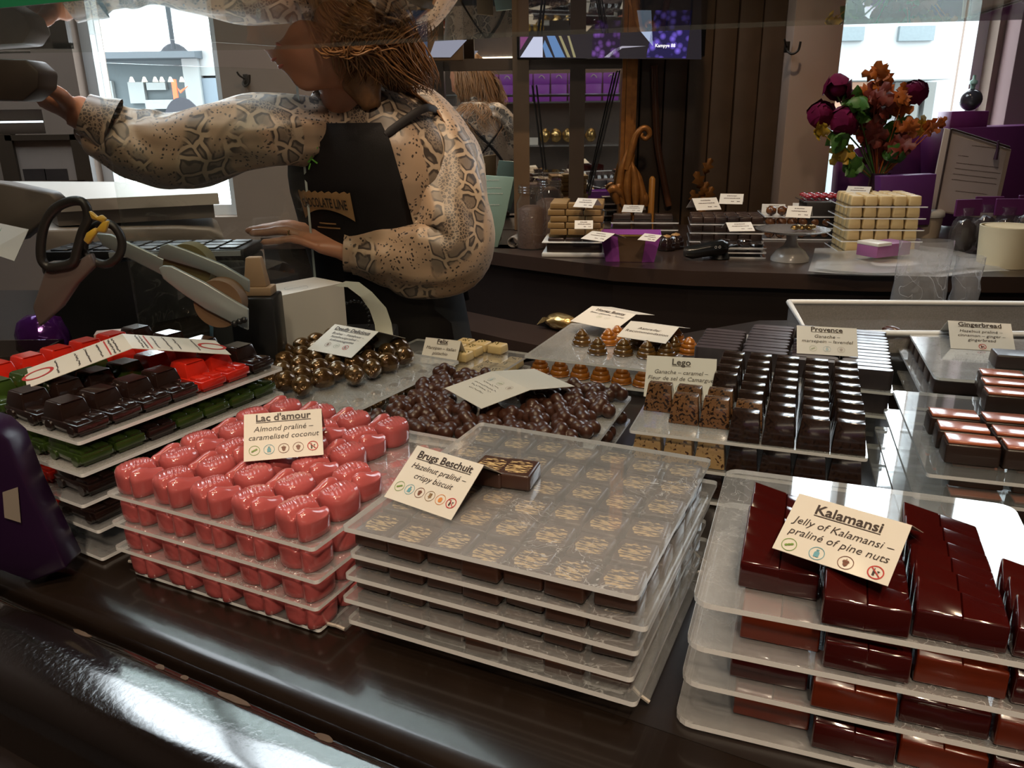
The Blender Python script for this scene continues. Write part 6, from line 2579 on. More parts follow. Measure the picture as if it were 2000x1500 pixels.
# lips, brows, nails and ring
bm = bmesh.new()
for zc, hh in ((-.435, .0026), (-.535, .0032)):
    pts = []
    for k in range(9):
        t = (k - 4) / 4
        q = head_fn(Vector((t * .25, math.sqrt(max(.01, 1 - (t * .25) ** 2 - zc * zc)), zc)).normalized())
        pts.append(HC + hs * (q.x * .072) + fd_ * (q.y * .090 - .0016) + hu * (q.z * .112) - PO)
    tube(bm, pts, [hh * .25, hh * .6, hh * .85, hh, hh * .9, hh, hh * .85, hh * .6, hh * .25], 10)
obj('lips', bm, mat('lip_rose', (.40, .13, .10), .4), person, 60)
for s in (-1, 1):
    bm = bmesh.new()
    pts = []
    for k in range(7):
        t = k / 6
        q = head_fn(Vector((s * (.14 + .42 * t), .85, .24 + .05 * math.sin(math.pi * t))).normalized())
        pts.append(HC + hs * (q.x * .072) + fd_ * (q.y * .090) + hu * (q.z * .112) - PO)
    tube(bm, pts, [.0015, .0024, .0026, .0024, .002, .0016, .0008], 6)
    obj('eyebrow', bm, mat('brow_hair', (.08, .045, .02), .7), person, 60)
    bm = bmesh.new()
    q = head_fn(Vector((s * .33, .93, .09)).normalized())
    c = HC + hs * (q.x * .072) + fd_ * (q.y * .090 - .006) + hu * (q.z * .112) - PO
    ball(bm, c, .0095, 3)
    eye = obj('eye', bm, mat('eye_white', (.65, .62, .58), .2), person, 60)
    bm = bmesh.new()
    ball(bm, c + fd_ * .0065 - hu * .002, .0042, 2)
    obj('iris', bm, mat('iris_brown', (.05, .03, .015), .15), eye, 60)
bm = bmesh.new()
rc_ = atY(566, 462, 1.312) - PO
rd = (atY(487, 456, 1.305) - atY(612, 468, 1.322)).normalized()
a_ = rd.orthogonal().normalized()
b_ = rd.cross(a_)
tube(bm, [rc_ + (a_ * math.cos(2 * math.pi * k / 20) + b_ * math.sin(2 * math.pi * k / 20)) * .0098 + rd * .002 * math.sin(2 * math.pi * k / 20) for k in range(21)], .0012, 8)
ball(bm, rc_ + Vector((0, -.004, .0095)), .0022, 2)
tag(obj('finger_ring', bm, mat('gold_ring', (.75, .45, .16), .15, 1.0), person, 60), 'thin gold ring')


# --- blouse
def sleeve(P, rad, seed, n=10, folds=9, amp=.09):
    C = bez([p - PO for p in P], n)
    rr = lerp_list(rad, n)
    bm = bmesh.new()
    m = len(C)
    prev = None
    rings = []
    for i, c in enumerate(C):
        t = (C[min(i + 1, m - 1)] - C[max(i - 1, 0)]).normalized()
        a = Vector((0, 0, 1)) if prev is None else prev
        if prev is None and abs(t.z) > .9:
            a = Vector((1, 0, 0))
        a = (a - t * a.dot(t)).normalized()
        prev = a
        b = t.cross(a)
        s = i / (m - 1)
        rg = []
        for k in range(44):
            th = 2 * math.pi * k / 44
            nz = noise.noise((math.cos(th) * 1.7 + seed, math.sin(th) * 1.7, s * 5.0)) + .5 * noise.noise((math.cos(th) * 3.6, math.sin(th) * 3.6 + seed, s * 9.0))
            pl = math.cos(folds * th + 5 * noise.noise((s * 3, seed, 0))) * (.35 + .65 * abs(2 * s - 1))
            f = 1 + amp * nz + .040 * pl
            rg.append(c + (a * math.cos(th) + b * math.sin(th)) * rr[i] * f)
        rings.append(rg)
    ring_loft(bm, rings, False)
    return bm


bl = obj('blouse', (lambda bm: (ring_loft(bm, [torso_ring(tor_interp(1.13 + .32 * k / 24), .004 + (.004 if k < 20 else .002), 56, wob=.035) for k in range(25)], False), bm)[1])(bmesh.new()), M_blouse, person, 80)
sub = bl.modifiers.new('sub', 'SUBSURF')
sub.levels = sub.render_levels = 1
cuffL = wrL.lerp(elL, .04)
sl = obj('sleeve', sleeve([shL + Vector((-.075, .01, .0)), shL + Vector((-.03, .01, .008)), Vector((-.118, 1.39, 1.33)), Vector((-.110, 1.365, 1.255)), Vector((-.112, 1.335, 1.190)), Vector((-.150, 1.318, 1.176)), Vector((-.20, 1.318, 1.186)), cuffL],
                          [.035, .055, .066, .077, .079, .070, .055, .036], 1.3, amp=.16), M_blouse, person, 80)
obj('cuff', sleeve([cuffL.lerp(elL, .12), wrL + (wrL - elL).normalized() * .008], [.037, .034], 7.7, 4, 0, .02), M_blouse, person, 80)
wrX = wrR.lerp(elR, .10)
cuffR = wrR.lerp(elR, .20)
obj('sleeve', sleeve([shR + Vector((.055, .03, -.005)), shR + Vector((.03, .02, .0)), shR.lerp(elR, .35) + Vector((0, 0, .01)), elR + Vector((.01, 0, .004)), atY(272, 286, 1.295), atY(210, 254, 1.285), cuffR],
                     [.035, .052, .056, .056, .056, .047, .033], 4.1, amp=.17), M_blouse, person, 80)
obj('cuff', sleeve([cuffR.lerp(elR, .22), wrX], [.042, .031], 2.2, 4, 0, .02), M_blouse, person, 80)
bm = bmesh.new()
nk2 = Vector((-.25, 1.358, 1.450)) - PO
rings = []
for z, r in ((-.012, .062), (.0, .056), (.012, .053), (.020, .055), (.012, .056)):
    rings.append([nk2 + Vector((r * math.cos(2 * math.pi * k / 36) * (1 + .05 * math.sin(9 * 2 * math.pi * k / 36)), r * math.sin(2 * math.pi * k / 36), z + .004 * math.sin(5 * 2 * math.pi * k / 36))) for k in range(36)])
ring_loft(bm, rings, False)
obj('collar', bm, M_blouse, person, 80)
for s in ('trousers',):
    bm = bmesh.new()
    ring_loft(bm, [torso_ring(tor_interp(.80 + .35 * k / 8), .010, 40) for k in range(9)], False)
    for sg in (-1, 1):
        c = Vector((-.215, 1.385, 0)) + Vector((math.cos(YAW), math.sin(YAW), 0)) * (.082 * sg) - PO
        tube(bm, bez([c + Vector((0, 0, .86)), c + Vector((0, -.01, .48)), c + Vector((0, .015, .06))], 6), lerp_list([.098, .070, .056], 6), 20)
    obj('trousers', bm, M_jean, person, 60)

# --- apron: bib, skirt, crossed straps, printed banner
bm = bmesh.new()
rows = []
for k in range(26):
    z = .70 + .690 * k / 25
    half = 72 if z < 1.08 else (60 - (z - 1.08) / .31 * 22)
    t = tor_interp(max(z, .80))
    t = (z,) + t[1:]
    rows.append(torso_ring(t, .016, 22, 270 - half, 270 + half, wob=.02))
vr = [[bm.verts.new(p) for p in r] for r in rows]
for a, b in zip(vr, vr[1:]):
    for i in range(len(a) - 1):
        bm.faces.new((a[i], a[i + 1], b[i + 1], b[i]))
bmesh.ops.solidify(bm, geom=bm.faces[:], thickness=.0015)
ap = obj('apron', bm, M_apron, person, 80)


def on_torso(z, ang, off):
    t = tor_interp(z)
    a = R(ang)
    x, y = (t[3] + off) * math.cos(a), (t[4] + off) * math.sin(a)
    return Vector((t[1] + x * math.cos(YAW) - y * math.sin(YAW), t[2] + x * math.sin(YAW) + y * math.cos(YAW), z)) - PO


for a0, a1, a2 in ((308, 340, 62), (232, 200, 118)):
    bm = bmesh.new()
    pts = [on_torso(1.372, a0, .016), on_torso(1.405, a1, .022), on_torso(1.41, (a1 + 360 * (a1 > 270) - 0 if False else (0 if a0 > 270 else 180)), .026),
           on_torso(1.395, (40 if a0 > 270 else 140), .022), on_torso(1.33, (70 if a0 > 270 else 110), .018), on_torso(1.22, (108 if a0 > 270 else 72), .018), on_torso(1.08, (150 if a0 > 270 else 30), .016)]
    tube(bm, bez(pts, 5), [.004] + [.0062] * 29 + [.004], 8, flat=.3, up=on_torso(1.372, a0, .2) - on_torso(1.372, a0, 0))
    obj('apron_strap', bm, M_apron, ap, 60)
bm = bmesh.new()
zb = 1.252
n = 24
top, bot = [], []
for k in range(n + 1):
    s = k / n
    an = 263 - 20 + 40 * s
    arch = .010 * (1 - (2 * s - 1) ** 2)
    top.append(on_torso(zb + .034 + .002 * math.sin(k * 2.1), an, .0205))
    bot.append(on_torso(zb + .000 - .012 * (2 * s - 1) ** 2 + arch * .6, an, .0205))
va, vb = [bm.verts.new(p) for p in bot], [bm.verts.new(p) for p in top]
for k in range(n):
    bm.faces.new((va[k], va[k + 1], vb[k + 1], vb[k]))
M_tan = mat('tan_print', (.34, .19, .08), .6, var=.3, nscale=90)
ban = obj('printed_banner', bm, M_tan, ap, 0)
# lettering wraps the bib: flat text bent onto the cloth
bm = bmesh.new()
text_into(bm, 'CHOCOLATE LINE', .020, 0, 0, I4, bold=.0004, lift=0, sx=.62)
for v in bm.verts:
    s = v.co.x / .115
    v.co = on_torso(zb + .006 + v.co.y * 1.05 + .004 * (1 - min(1, (2 * s) ** 2)), 263 + 38 * s, .0225)
obj('banner_lettering', bm, M_apron, ban, 0)
bm = bmesh.new()
for zz, hw in ((zb - .018, 11), (zb - .025, 15)):
    vs = [on_torso(zz, 263 - hw * .6 + 1.2 * hw * k / 8, .0205) for k in range(9)] + [on_torso(zz + .0022, 263 + hw * .6 - 1.2 * hw * k / 8, .0205) for k in range(9)]
    bm.faces.new([bm.verts.new(p) for p in vs])
obj('small_print', bm, M_tan, ap, 0)
bm = bmesh.new()
zc, ac = 1.342, 258


def gl(dx, dy, off=.021):
    return on_torso(zc + dy, ac + dx / .0024, off)


pts = [(math.cos(2 * math.pi * k / 12) * .006, math.sin(2 * math.pi * k / 12) * .012) for k in range(12)]
bm.faces.new([bm.verts.new(gl(x * .8 + y * .35, y)) for x, y in pts])
for (x0, y0, x1, y1) in ((0, .012, .006, .021), (.003, .006, .015, .012), (-.003, .006, -.012, .010), (.003, -.006, .013, -.012), (-.003, -.006, -.013, -.010), (0, -.012, -.004, -.022)):
    d = Vector((x1 - x0, y1 - y0)).normalized() * .0013
    bm.faces.new([bm.verts.new(gl(*q)) for q in ((x0 - d.y, y0 + d.x), (x0 + d.y, y0 - d.x), (x1 + d.y, y1 - d.x), (x1 - d.y, y1 + d.x))])
tag(obj('green_emblem', bm, mat('leaf_green_print', (.10, .30, .04), .5), ap, 0), 'small green lizard-like print')

# --- hair: wavy locks from the crown down to the back and shoulder
M_hair = mat('wavy_light_brown_hair', (.34, .16, .055), .38, col2=(.11, .045, .016), nscale=8, bump=.5, bscale=30)
nt = M_hair.node_tree
for n_ in nt.nodes:
    if n_.type == 'TEX_NOISE' and abs(n_.inputs['Scale'].default_value - 8) < .1:
        n_.inputs['Scale'].default_value = 130
        n_.inputs['Detail'].default_value = 2
        mp = N(nt, 'ShaderNodeMapping')
        mp.inputs['Scale'].default_value = (1, 1, .10)
        nt.links.new(n_.inputs['Vector'].links[0].from_socket, mp.inputs[0])
        nt.links.new(mp.outputs[0], n_.inputs['Vector'])
rn = random.Random(21)
bm = bmesh.new()
g_ = bmesh.ops.create_icosphere(bm, subdivisions=4, radius=1)
dl = []
for v in g_['verts']:
    x, y, z = v.co
    if y > .30 + .35 * z and z < .80 or (z < -.30 and y > -.45) or z < -.62:
        dl.append(v)
    v.co = HC + hs * (x * .083) + fd_ * (y * .094 - .002) + hu * (z * .122 + .004) - PO + Vector((noise.noise((x * 6, y * 6, z * 2)),) * 3) * .004
bmesh.ops.delete(bm, geom=dl, context='VERTS')
hp_ = [HC - fd_ * .03 + hu * .02, HC - fd_ * .045 - hu * .03, HC - fd_ * .060 - Vector((-.005, 0, .10)), HC - fd_ * .07 - Vector((-.012, -.01, .16))]
tube(bm, bez([p - PO for p in hp_], 6), lerp_list([.060, .046, .034, .014], 6), 20, flat=1.1)
hair = obj('hair', bm, M_hair, person, 80)
LOCKS = bmesh.new()
BK = Vector((.50, .80, 0)).normalized()        # away from the face
for k in range(900):
    a = R(rn.uniform(80, 280))            # round the back of the head from one temple to the other
    z0 = rn.uniform(-.35, .75)
    q = Vector((-math.sin(a) * math.sqrt(1 - z0 * z0), math.cos(a) * math.sqrt(1 - z0 * z0), z0))
    if k % 3 == 0:      # more locks on the temple that faces the counter
        a = R(rn.uniform(70, 130)) if hs.y < 0 else R(rn.uniform(230, 290))
        q = Vector((math.sin(a) * math.sqrt(1 - z0 * z0), math.cos(a) * math.sqrt(1 - z0 * z0), z0))
    p0 = HC + hs * (q.x * .082) + fd_ * (q.y * .098) + hu * (q.z * .120)
    out = (hs * q.x + fd_ * q.y).normalized()
    side = rn.uniform(-1, 1)
    near = out.y < 0                       # on the camera's side: sweeps back and ends on the shoulder
    fall = rn.uniform(.065, .105) if near else rn.uniform(.17, .27)
    p1 = p0 + out * .012 + BK * .016 - Vector((0, 0, .035))
    p2 = p1 + out * .004 + BK * (.022 + .016 * rn.random()) - Vector((0, 0, fall * .40)) + Vector((side * .010, 0, 0))
    p3 = p2 + BK * (.018 if near else .008) + Vector((.022 if near else 0, 0, 0)) - Vector((0, 0, fall * .33)) + Vector((-side * .012, side * .006, 0))
    p4 = p3 + BK * rn.uniform(-.01, .02) + Vector((.025 * rn.random() if near else 0, 0, 0)) - Vector((0, 0, fall * .25)) + Vector((side * .012, 0, 0))
    if near:
        sx_ = rn.random()
        tg = Vector((-.245 + .130 * sx_ + rn.uniform(-.012, .012), 1.262 + .085 * sx_ + rn.uniform(-.012, .03), 1.462 - .018 * sx_ + rn.uniform(-.018, .010)))
        p2 = p0.lerp(tg, .42) + Vector((.004, -.004, .004)) + out * .018
        p3 = p0.lerp(tg, .76) + Vector((.006, -.006, -.006)) + out * .010
        p4 = tg
    P = bez([p - PO for p in (p0, p1, p2, p3, p4)], 5)
    cut = None
    for i, p in enumerate(P):
        wv = .0050 * min(1, i / 8)
        ph = (a * 2.5 + z0 * 3)
        p += Vector((math.sin(i * .55 + ph), .6 * math.cos(i * .55 + ph), 0)) * wv
        zz_ = p.z + PO.z
        if near:
            continue
        if zz_ < 1.44:         # lies outside the shoulders and back
            t = tor_interp(max(.8, zz_))
            x_, y_ = p.x + PO.x - t[1], p.y + PO.y - t[2]
            lx, ly = x_ * math.cos(YAW) + y_ * math.sin(YAW), -x_ * math.sin(YAW) + y_ * math.cos(YAW)
            if ly < .01 and cut is None:
                cut = i
            e_ = math.hypot(lx / (t[3] + .022), ly / (t[4] + .022))
            if e_ < 1:
                lx, ly = lx / max(e_, .05), ly / max(e_, .05)
                p.x, p.y = t[1] + lx * math.cos(YAW) - ly * math.sin(YAW) - PO.x, t[2] + lx * math.sin(YAW) + ly * math.cos(YAW) - PO.y
    if cut is not None:
        P = P[:cut]
    if len(P) < 8:
        continue
    w0 = rn.uniform(.0013, .0029)
    tube(LOCKS, P, [w0 * (.6 + .6 * math.sin(math.pi * min(1, .12 + .8 * i / (len(P) - 1)))) * (1 - .85 * (i / (len(P) - 1)) ** 2.5) for i in range(len(P))], 6, flat=.6)
lk = obj('hair_locks', LOCKS, M_hair, hair, 80)
lk['kind'] = 'stuff'
# ------------------------------------------------------------------ mirror, screen and ornaments on the back wall
mc = Vector((-.02, 2.555, 0))
mn = Vector((.0434, .999, 0)).normalized()          # looking away from the camera
mu = Vector((mn.y, -mn.x, 0))


def onm(px, py, off=0.0):
    """point of the mirror plane, moved off towards the room"""
    d = ray(px, py)
    o = Vector((0, 0, CZ))
    t = (mc - o).dot(mn) / d.dot(mn)
    return o + d * t - mn * off


def mirrored(p):
    """where a thing really stands when its image is seen at p behind the mirror"""
    return p - mn * (2 * (p - mc).dot(mn))


zt, zb_ = 1.64, 1.06
L0, R0 = onm(870, 230), onm(1214, 230)
L0.z = R0.z = 0
root = thing('wall_mirror', 'wall mirror with dark and reflection bars, a carved gilt side frame above the back counter', 'mirror', (mc.x, mc.y, ZB))
og = Vector((mc.x, mc.y, ZB))
mm_ = mat('mirror_silver', (.80, .77, .72), .015, 1.0, var=.02)
bm = bmesh.new()
a, b = L0 - mu * .25, R0
th = mn * .006
quad(bm, [a + Vector((0, 0, ZB + .002)) - og, b + Vector((0, 0, ZB + .002)) - og, b + Vector((0, 0, 2.2)) - og, a + Vector((0, 0, 2.2)) - og], th=.006)
obj('mirror_glass', bm, mm_, root, 0)
M_dbar = mat('dark_mirror_bar', (.07, .048, .032), .35, var=.3, nscale=12)
M_dbar2 = mat('brown_mirror_bar', (.20, .125, .07), .35, var=.3, nscale=12)


def bar(x0, x1, y, z0, z1, m, name='bar', d=.02):
    p, q = onm(x0, y, .0), onm(x1, y, .0)
    bm = bmesh.new()
    o = [p - mn * d, q - mn * d, q - mn * .0005, p - mn * .0005]
    prism(bm, [(v.x - og.x, v.y - og.y) for v in o], z0 - ZB, z1 - ZB)
    bevel_all(bm, .002)
    return obj(name, bm, m, root, 40)


bar(1112, 1141, 250, ZB + .002, 2.2, M_dbar, 'reflection_bar')  # reflection of a dark post, built as a solid bar
bar(1003, 1034, 250, ZB + .002, 2.2, M_dbar2, 'reflection_bar')  # reflected shelving, built as a solid brown bar
bar(852, 872, 250, ZB + .002, 2.2, M_dbar, 'side_bar')
z_a, z_b = onm(1000, 137).z, onm(1000, 114).z
for x0, x1 in ((872, 1003), (1034, 1112), (1141, 1212)):
    bar(x0, x1, 250, z_a, z_b, M_dbar, 'cross_bar', .018)
M_gilt = mat('carved_gilt_wood', (.42, .17, .035), .38, .45, col2=(.14, .05, .012), nscale=60, bump=.6, bscale=90)
# gilt side frame: fluted post, acanthus foot and scroll
bm = bmesh.new()
p, q = onm(1211, 250), onm(1240, 250)
w_ = (q - p).length
for k, (s0, s1, d) in enumerate(((0, .25, .03), (.27, .6, .04), (.62, .85, .032), (.87, 1, .022))):
    o = [p + mu * (w_ * s0) - mn * d, p + mu * (w_ * s1) - mn * d, p + mu * (w_ * s1), p + mu * (w_ * s0)]
    prism(bm, [(v.x - og.x, v.y - og.y) for v in o], .0, 1.15)
bevel_all(bm, .003)
obj('gilt_post', bm, M_gilt, root, 40)


def curve_on_mirror(pts, rad, off=.045, sub=6, seg=10, name='gilt_scroll', m=None, rootobj=None, org=None):
    P = bez([onm(x, y, off) - (org if org else og) for x, y in pts], sub)
    rr = lerp_list(rad, sub)
    bm = bmesh.new()
    tube(bm, P, rr, seg, up=(0, -1, 0))
    return obj(name, bm, m or M_gilt, rootobj or root, 60)


curve_on_mirror([(1222, 330), (1232, 285), (1240, 262), (1252, 250), (1262, 252), (1265, 262), (1258, 270), (1250, 266), (1252, 259)], [.010, .012, .010, .009, .009, .008, .007, .006, .004])
for i, pts in enumerate(([(1216, 400), (1208, 370), (1212, 330), (1224, 290)], [(1226, 400), (1222, 365), (1226, 330), (1236, 300)], [(1238, 402), (1238, 370), (1236, 340), (1230, 310)],
                         [(1250, 402), (1252, 380), (1246, 350), (1238, 325)], [(1204, 395), (1200, 378), (1206, 362), (1214, 352)], [(1186, 372), (1196, 366), (1206, 372), (1214, 384)], [(1258, 400), (1257, 386), (1252, 374), (1246, 364)])):
    curve_on_mirror(pts, [.008, .013, .011, .003], .04 + .004 * (i % 3), name='acanthus_leaf')
# hanging cords in front of the mirror
for i, (p, q) in enumerate((((1040, 168), (1061, 330)), ((1048, 168), (1066, 330)), ((1202, 140), (1147, 378)), ((1207, 140), (1150, 378)))):
    bm = bmesh.new()
    a, b = onm(*p, .06), onm(*q, .06)
    tube(bm, [a - a, b - a], .0022, 6)
    if i % 2 == 0:
        cord = thing('hanging_cord', ['thin black double cord hanging left of the dark reflection bar', 'thin black double cord slanting across the mirror right of the reflection bar'][i // 2], 'cord', a)
        ca = a
        obj('cord_strand', bm, M_black, cord, 60)
    else:
        bmesh.ops.translate(bm, verts=bm.verts, vec=a - ca)
        obj('cord_strand', bm, M_black, cord, 60)
        bm = bmesh.new()
        e = a if i == 1 else a
        tube(bm, [a - ca, a - ca + mn * .058], .0015, 6)
        obj('cord_hook', bm, M_black, cord, 60)

# wide screen over the mirror
c0, c1 = atY(1010, 116, 2.40), atY(1377, 120, 2.40)
root = thing('flat_screen', 'wide flat screen above the mirror showing purple flowers, a dark hat and striped shapes', 'screen', ((c0.x + c1.x) / 2, 2.40, c0.z))
og2 = Vector(root.location)
W_ = c1.x - c0.x
bm = bmesh.new()
box(bm, -W_ / 2, W_ / 2, .004, .045, 0, .335, .004)
obj('casing', bm, mat('screen_bezel', (.006, .006, .007), .2), root)
bm = bmesh.new()
tube(bm, [(0, .045, .2), (0, YW - .052 - 2.40, .2)], .03, 10)
obj('wall_bracket', bm, M_black, root)


def scr(name, rects, col, st=1.0, noise_=0, col2=None):
    bm = bmesh.new()
    for pts in rects:
        bm.faces.new([bm.verts.new(atY(x, y, 2.40 + (.0015 if name == 'picture' else .0006)) - og2) for x, y in pts])
    m = bpy.data.materials.new('screen_' + name)
    m.use_nodes = True
    nt = m.node_tree
    b = nt.nodes['Principled BSDF']
    b.inputs['Base Color'].default_value = (.01, .01, .01, 1)
    b.inputs['Roughness'].default_value = .25
    b.inputs['Emission Strength'].default_value = st
    if noise_:
        tc = N(nt, 'ShaderNodeTexCoord')
        n = N(nt, 'ShaderNodeTexVoronoi')
        n.inputs['Scale'].default_value = noise_
        nt.links.new(tc.outputs['Object'], n.inputs['Vector'])
        r = N(nt, 'ShaderNodeValToRGB')
        r.color_ramp.elements[0].position, r.color_ramp.elements[0].color = .1, (*col, 1)
        r.color_ramp.elements[1].position, r.color_ramp.elements[1].color = .6, (*(col2 or (0, 0, 0)), 1)
        nt.links.new(n.outputs['Distance'], r.inputs[0])
        nt.links.new(r.outputs[0], b.inputs['Emission Color'])
    else:
        b.inputs['Emission Color'].default_value = (*col, 1)
    return obj(name, bm, m, root, 0)


pic = scr('picture', [[(1014, 113), (1370, 116), (1370, -60), (1014, -60)]], (.012, .010, .014), 1.0)


def shp(name, rects, col, st, *k):
    o = scr(name, rects, col, st, *k)
    o.parent = pic
    return o


shp('purple_flowers', [[(1155, 113), (1210, 113), (1212, 40), (1160, 40)]], (.16, .06, .30), .9, 60, (.01, .004, .02))
shp('blue_violet_flowers', [[(1262, 112), (1340, 114), (1352, 20), (1280, 20)]], (.16, .10, .60), 1.0, 55, (.01, .008, .05))
shp('pale_corner', [[(1250, 60), (1275, 90), (1272, 20), (1244, 20)]], (.40, .48, .66), .8)
shp('white_triangle', [[(1016, 112), (1060, 112), (1060, 72), (1042, 72)]], (.50, .53, .68), .9)
shp('blue_stripes', [[(1066, 112), (1080, 112), (1064, 78), (1060, 90)], [(1084, 112), (1104, 112), (1084, 70), (1068, 70)]], (.10, .20, .40), .9)
shp('olive_stripes', [[(1108, 112), (1114, 112), (1096, 70), (1091, 70)], [(1120, 112), (1125, 112), (1112, 70), (1108, 70)]], (.30, .27, .14), .8)
shp('plum_shape', [[(1016, 98), (1032, 72), (1016, 72)]], (.20, .05, .16), .8)
shp('hat_rim', [[(1180, 112), (1190, 112), (1215, 94), (1262, 90), (1215, 90), (1200, 96)]], (.42, .40, .48), .8)
bm = bmesh.new()
pa, pb, pc = atY(1280, 92, 2.4005) - og2, atY(1318, 92, 2.4005) - og2, atY(1280, 70, 2.4005) - og2
text_into(bm, 'Kampye 88', .0125, (pb - pa).length / 2, 0, panel_matrix(pa, pb, pc), bold=.0002)
m_ = mat('screen_caption', (.7, .7, .75), .4, emit=(.85, .85, .9), estr=1.0)
obj('caption', bm, m_, pic, 0)
# small second screen with a warning triangle
c0 = atY(788, 118, 2.36)
root = thing('small_screen', 'small dim screen with an orange warning triangle left of the wide screen', 'screen', (c0.x, 2.36, c0.z))
og2 = Vector(root.location)
bm = bmesh.new()
q1 = atY(905, 118, 2.36) - og2
box(bm, 0, q1.x, .003, .03, -.002, .22, .003)
obj('casing', bm, M_dbar2, root)
bm = bmesh.new()
tube(bm, [(q1.x / 2, .03, .15), (q1.x / 2, .19, .15)], .02, 8)
obj('wall_bracket', bm, M_black, root)
pic = None
for nm, pts, col, st in (('blue_panel', [(792, 112), (835, 112), (835, 20), (792, 20)], (.035, .05, .09), 1), ('pale_shape', [(838, 112), (880, 112), (912, 78), (850, 78)], (.26, .27, .34), .8),
                         ('orange_triangle', [(797, 104), (826, 104), (812, 85)], (.75, .30, .06), 1.0)):
    bm = bmesh.new()
    bm.faces.new([bm.verts.new(atY(x, y, 2.3605 - (.001 if 'tri' in nm else 0)) - og2) for x, y in pts])
    obj(nm, bm, mat('screen_' + nm, (.01, .01, .01), .3, emit=col, estr=st), root, 0)

# coat hooks, cane-like moulding and wall details
M_iron = mat('dark_iron', (.04, .035, .03), .35, .6)
for i, (px, py, Y, lb) in enumerate(((1537, 92, YW - .125, 'dark double coat hook on the pinkish pillar left of the right window'), (480, 155, YW - .005, 'dark coat hook on the grey wall right of the left window'))):
    c = atY(px, py, Y)
    root = thing('coat_hook', lb, 'hook', c)
    bm = bmesh.new()
    tube(bm, bez([(0, 0, 0), (-.004, -.02, -.012), (.006, -.035, -.022), (.022, -.04, -.012), (.026, -.042, .012)], 5), .0035, 8)
    tube(bm, bez([(0, 0, 0), (-.012, -.02, .01), (-.018, -.025, .022)], 5), .003, 8)
    obj('hook_arm', bm, M_iron, root, 60)
    bm = bmesh.new()
    box(bm, -.008, .008, -.004, .0045, -.016, .016, .002)
    obj('hook_plate', bm, M_iron, root)
P = [atY(x, y, YW - .075) for x, y in ((1278, 128), (1280, 200), (1284, 280), (1296, 350), (1306, 402))]
bm = bmesh.new()
tube(bm, bez([q - P[-1] for q in P], 6), .011, 10)
tag(obj('curved_moulding', bm, mat('red_brown_moulding', (.12, .045, .02), .35, var=.3), None, 60, P[-1]), 'long curved red-brown moulding on the dark boards right of the gilt frame', 'moulding')
bm = bmesh.new()
c = atY(1272, 395, 2.56)
lathe(bm, [(.010, 0), (.010, atY(1272, 350, 2.56).z - ZB), (.004, atY(1272, 348, 2.56).z - ZB + .005)], 16)
tag(obj('amber_candle', bm, mat('amber_wax', (.45, .20, .04), .4, sss=.2), None, 60, (c.x, 2.56, ZB + .0005)), 'slim amber candle before the dark boards, right of the gilt leaves', 'candle')
# gilt leaf ornament in the shade further right
root = thing('leaf_ornament', 'dim gilded leaf ornament before the dark boards behind the brick pralines', 'ornament', (atY(1372, 390, 2.5).x, 2.5, ZB))
og2 = Vector(root.location)
for i, (x, y, l) in enumerate(((1372, 350, .06), (1380, 375, .05), (1362, 380, .05), (1376, 320, .05), (1368, 365, .05))):
    bm = bmesh.new()
    leaf(bm, atY(x, y + 20, 2.5) - og2, Vector((rn.uniform(-.5, .5), -.1, 1)).normalized(), Vector((0, -1, .2)), l, l * .25, 1)
    bmesh.ops.solidify(bm, geom=bm.faces[:], thickness=.001)
    obj('gilt_leaf', bm, M_gilt, root, 60)
bm = bmesh.new()
tube(bm, [(0, 0, 0.0005), (0, 0, .10)], [.02, .006], 12)
obj('ornament_stem', bm, M_gilt, root, 60)

# framed notice and grey-brown uprights at the far left
c = atY(95, 355, 2.6)
root = thing('framed_notice', 'framed grey notice with two dark pictures on the left window wall', 'picture frame', (c.x, YW - .03, c.z))
og2 = Vector(root.location)
Yn = YW - .03
bm = bmesh.new()
for r in ((10, 262, 166, 275), (10, 352, 166, 362), (10, 262, 20, 362), (153, 262, 166, 362)):
    a, b = atY(r[0], r[3], Yn), atY(r[2], r[1], Yn)
    box(bm, a.x - og2.x, b.x - og2.x, 0, .028, a.z - og2.z, b.z - og2.z)
obj('frame', bm, M_dbar, root, 0)
bm = bmesh.new()
a, b = atY(12, 360, Yn), atY(164, 264, Yn)
box(bm, a.x - og2.x, b.x - og2.x, .012, .02, a.z - og2.z, b.z - og2.z)
obj('paper_sheet', bm, mat('grey_brown_paper', (.34, .27, .23), .7), root, 0)
bm = bmesh.new()
for x0, x1 in ((45, 84), (87, 127)):
    a, b = atY(x0, 354, Yn), atY(x1, 330, Yn)
    box(bm, a.x - og2.x, b.x - og2.x, .010, .0125, a.z - og2.z, b.z - og2.z)
obj('dark_pictures', bm, mat('dark_print', (.05, .035, .03), .6, var=.5), root, 0)
bx_h = atY(35, 160, 1.2)
# brown slab added for the dark reflection beyond her hand
bm = bmesh.new()
P = [(-60, 112), (50, 116), (76, 140), (74, 172), (44, 198), (-60, 196)]
o_ = Vector((atY(20, 160, 1.18).x, 1.12, atY(20, 196, 1.12).z))
plateY(bm, P, 1.12, .05, org=o_)
bevel_all(bm, .004)
tag(obj('reflection_slab', bm, mat('dim_brown_reflection', (.085, .06, .048), .5, var=.3), None, 40, o_), 'brown slab added for the dark reflection beyond the outstretched hand at the left edge', 'packet')

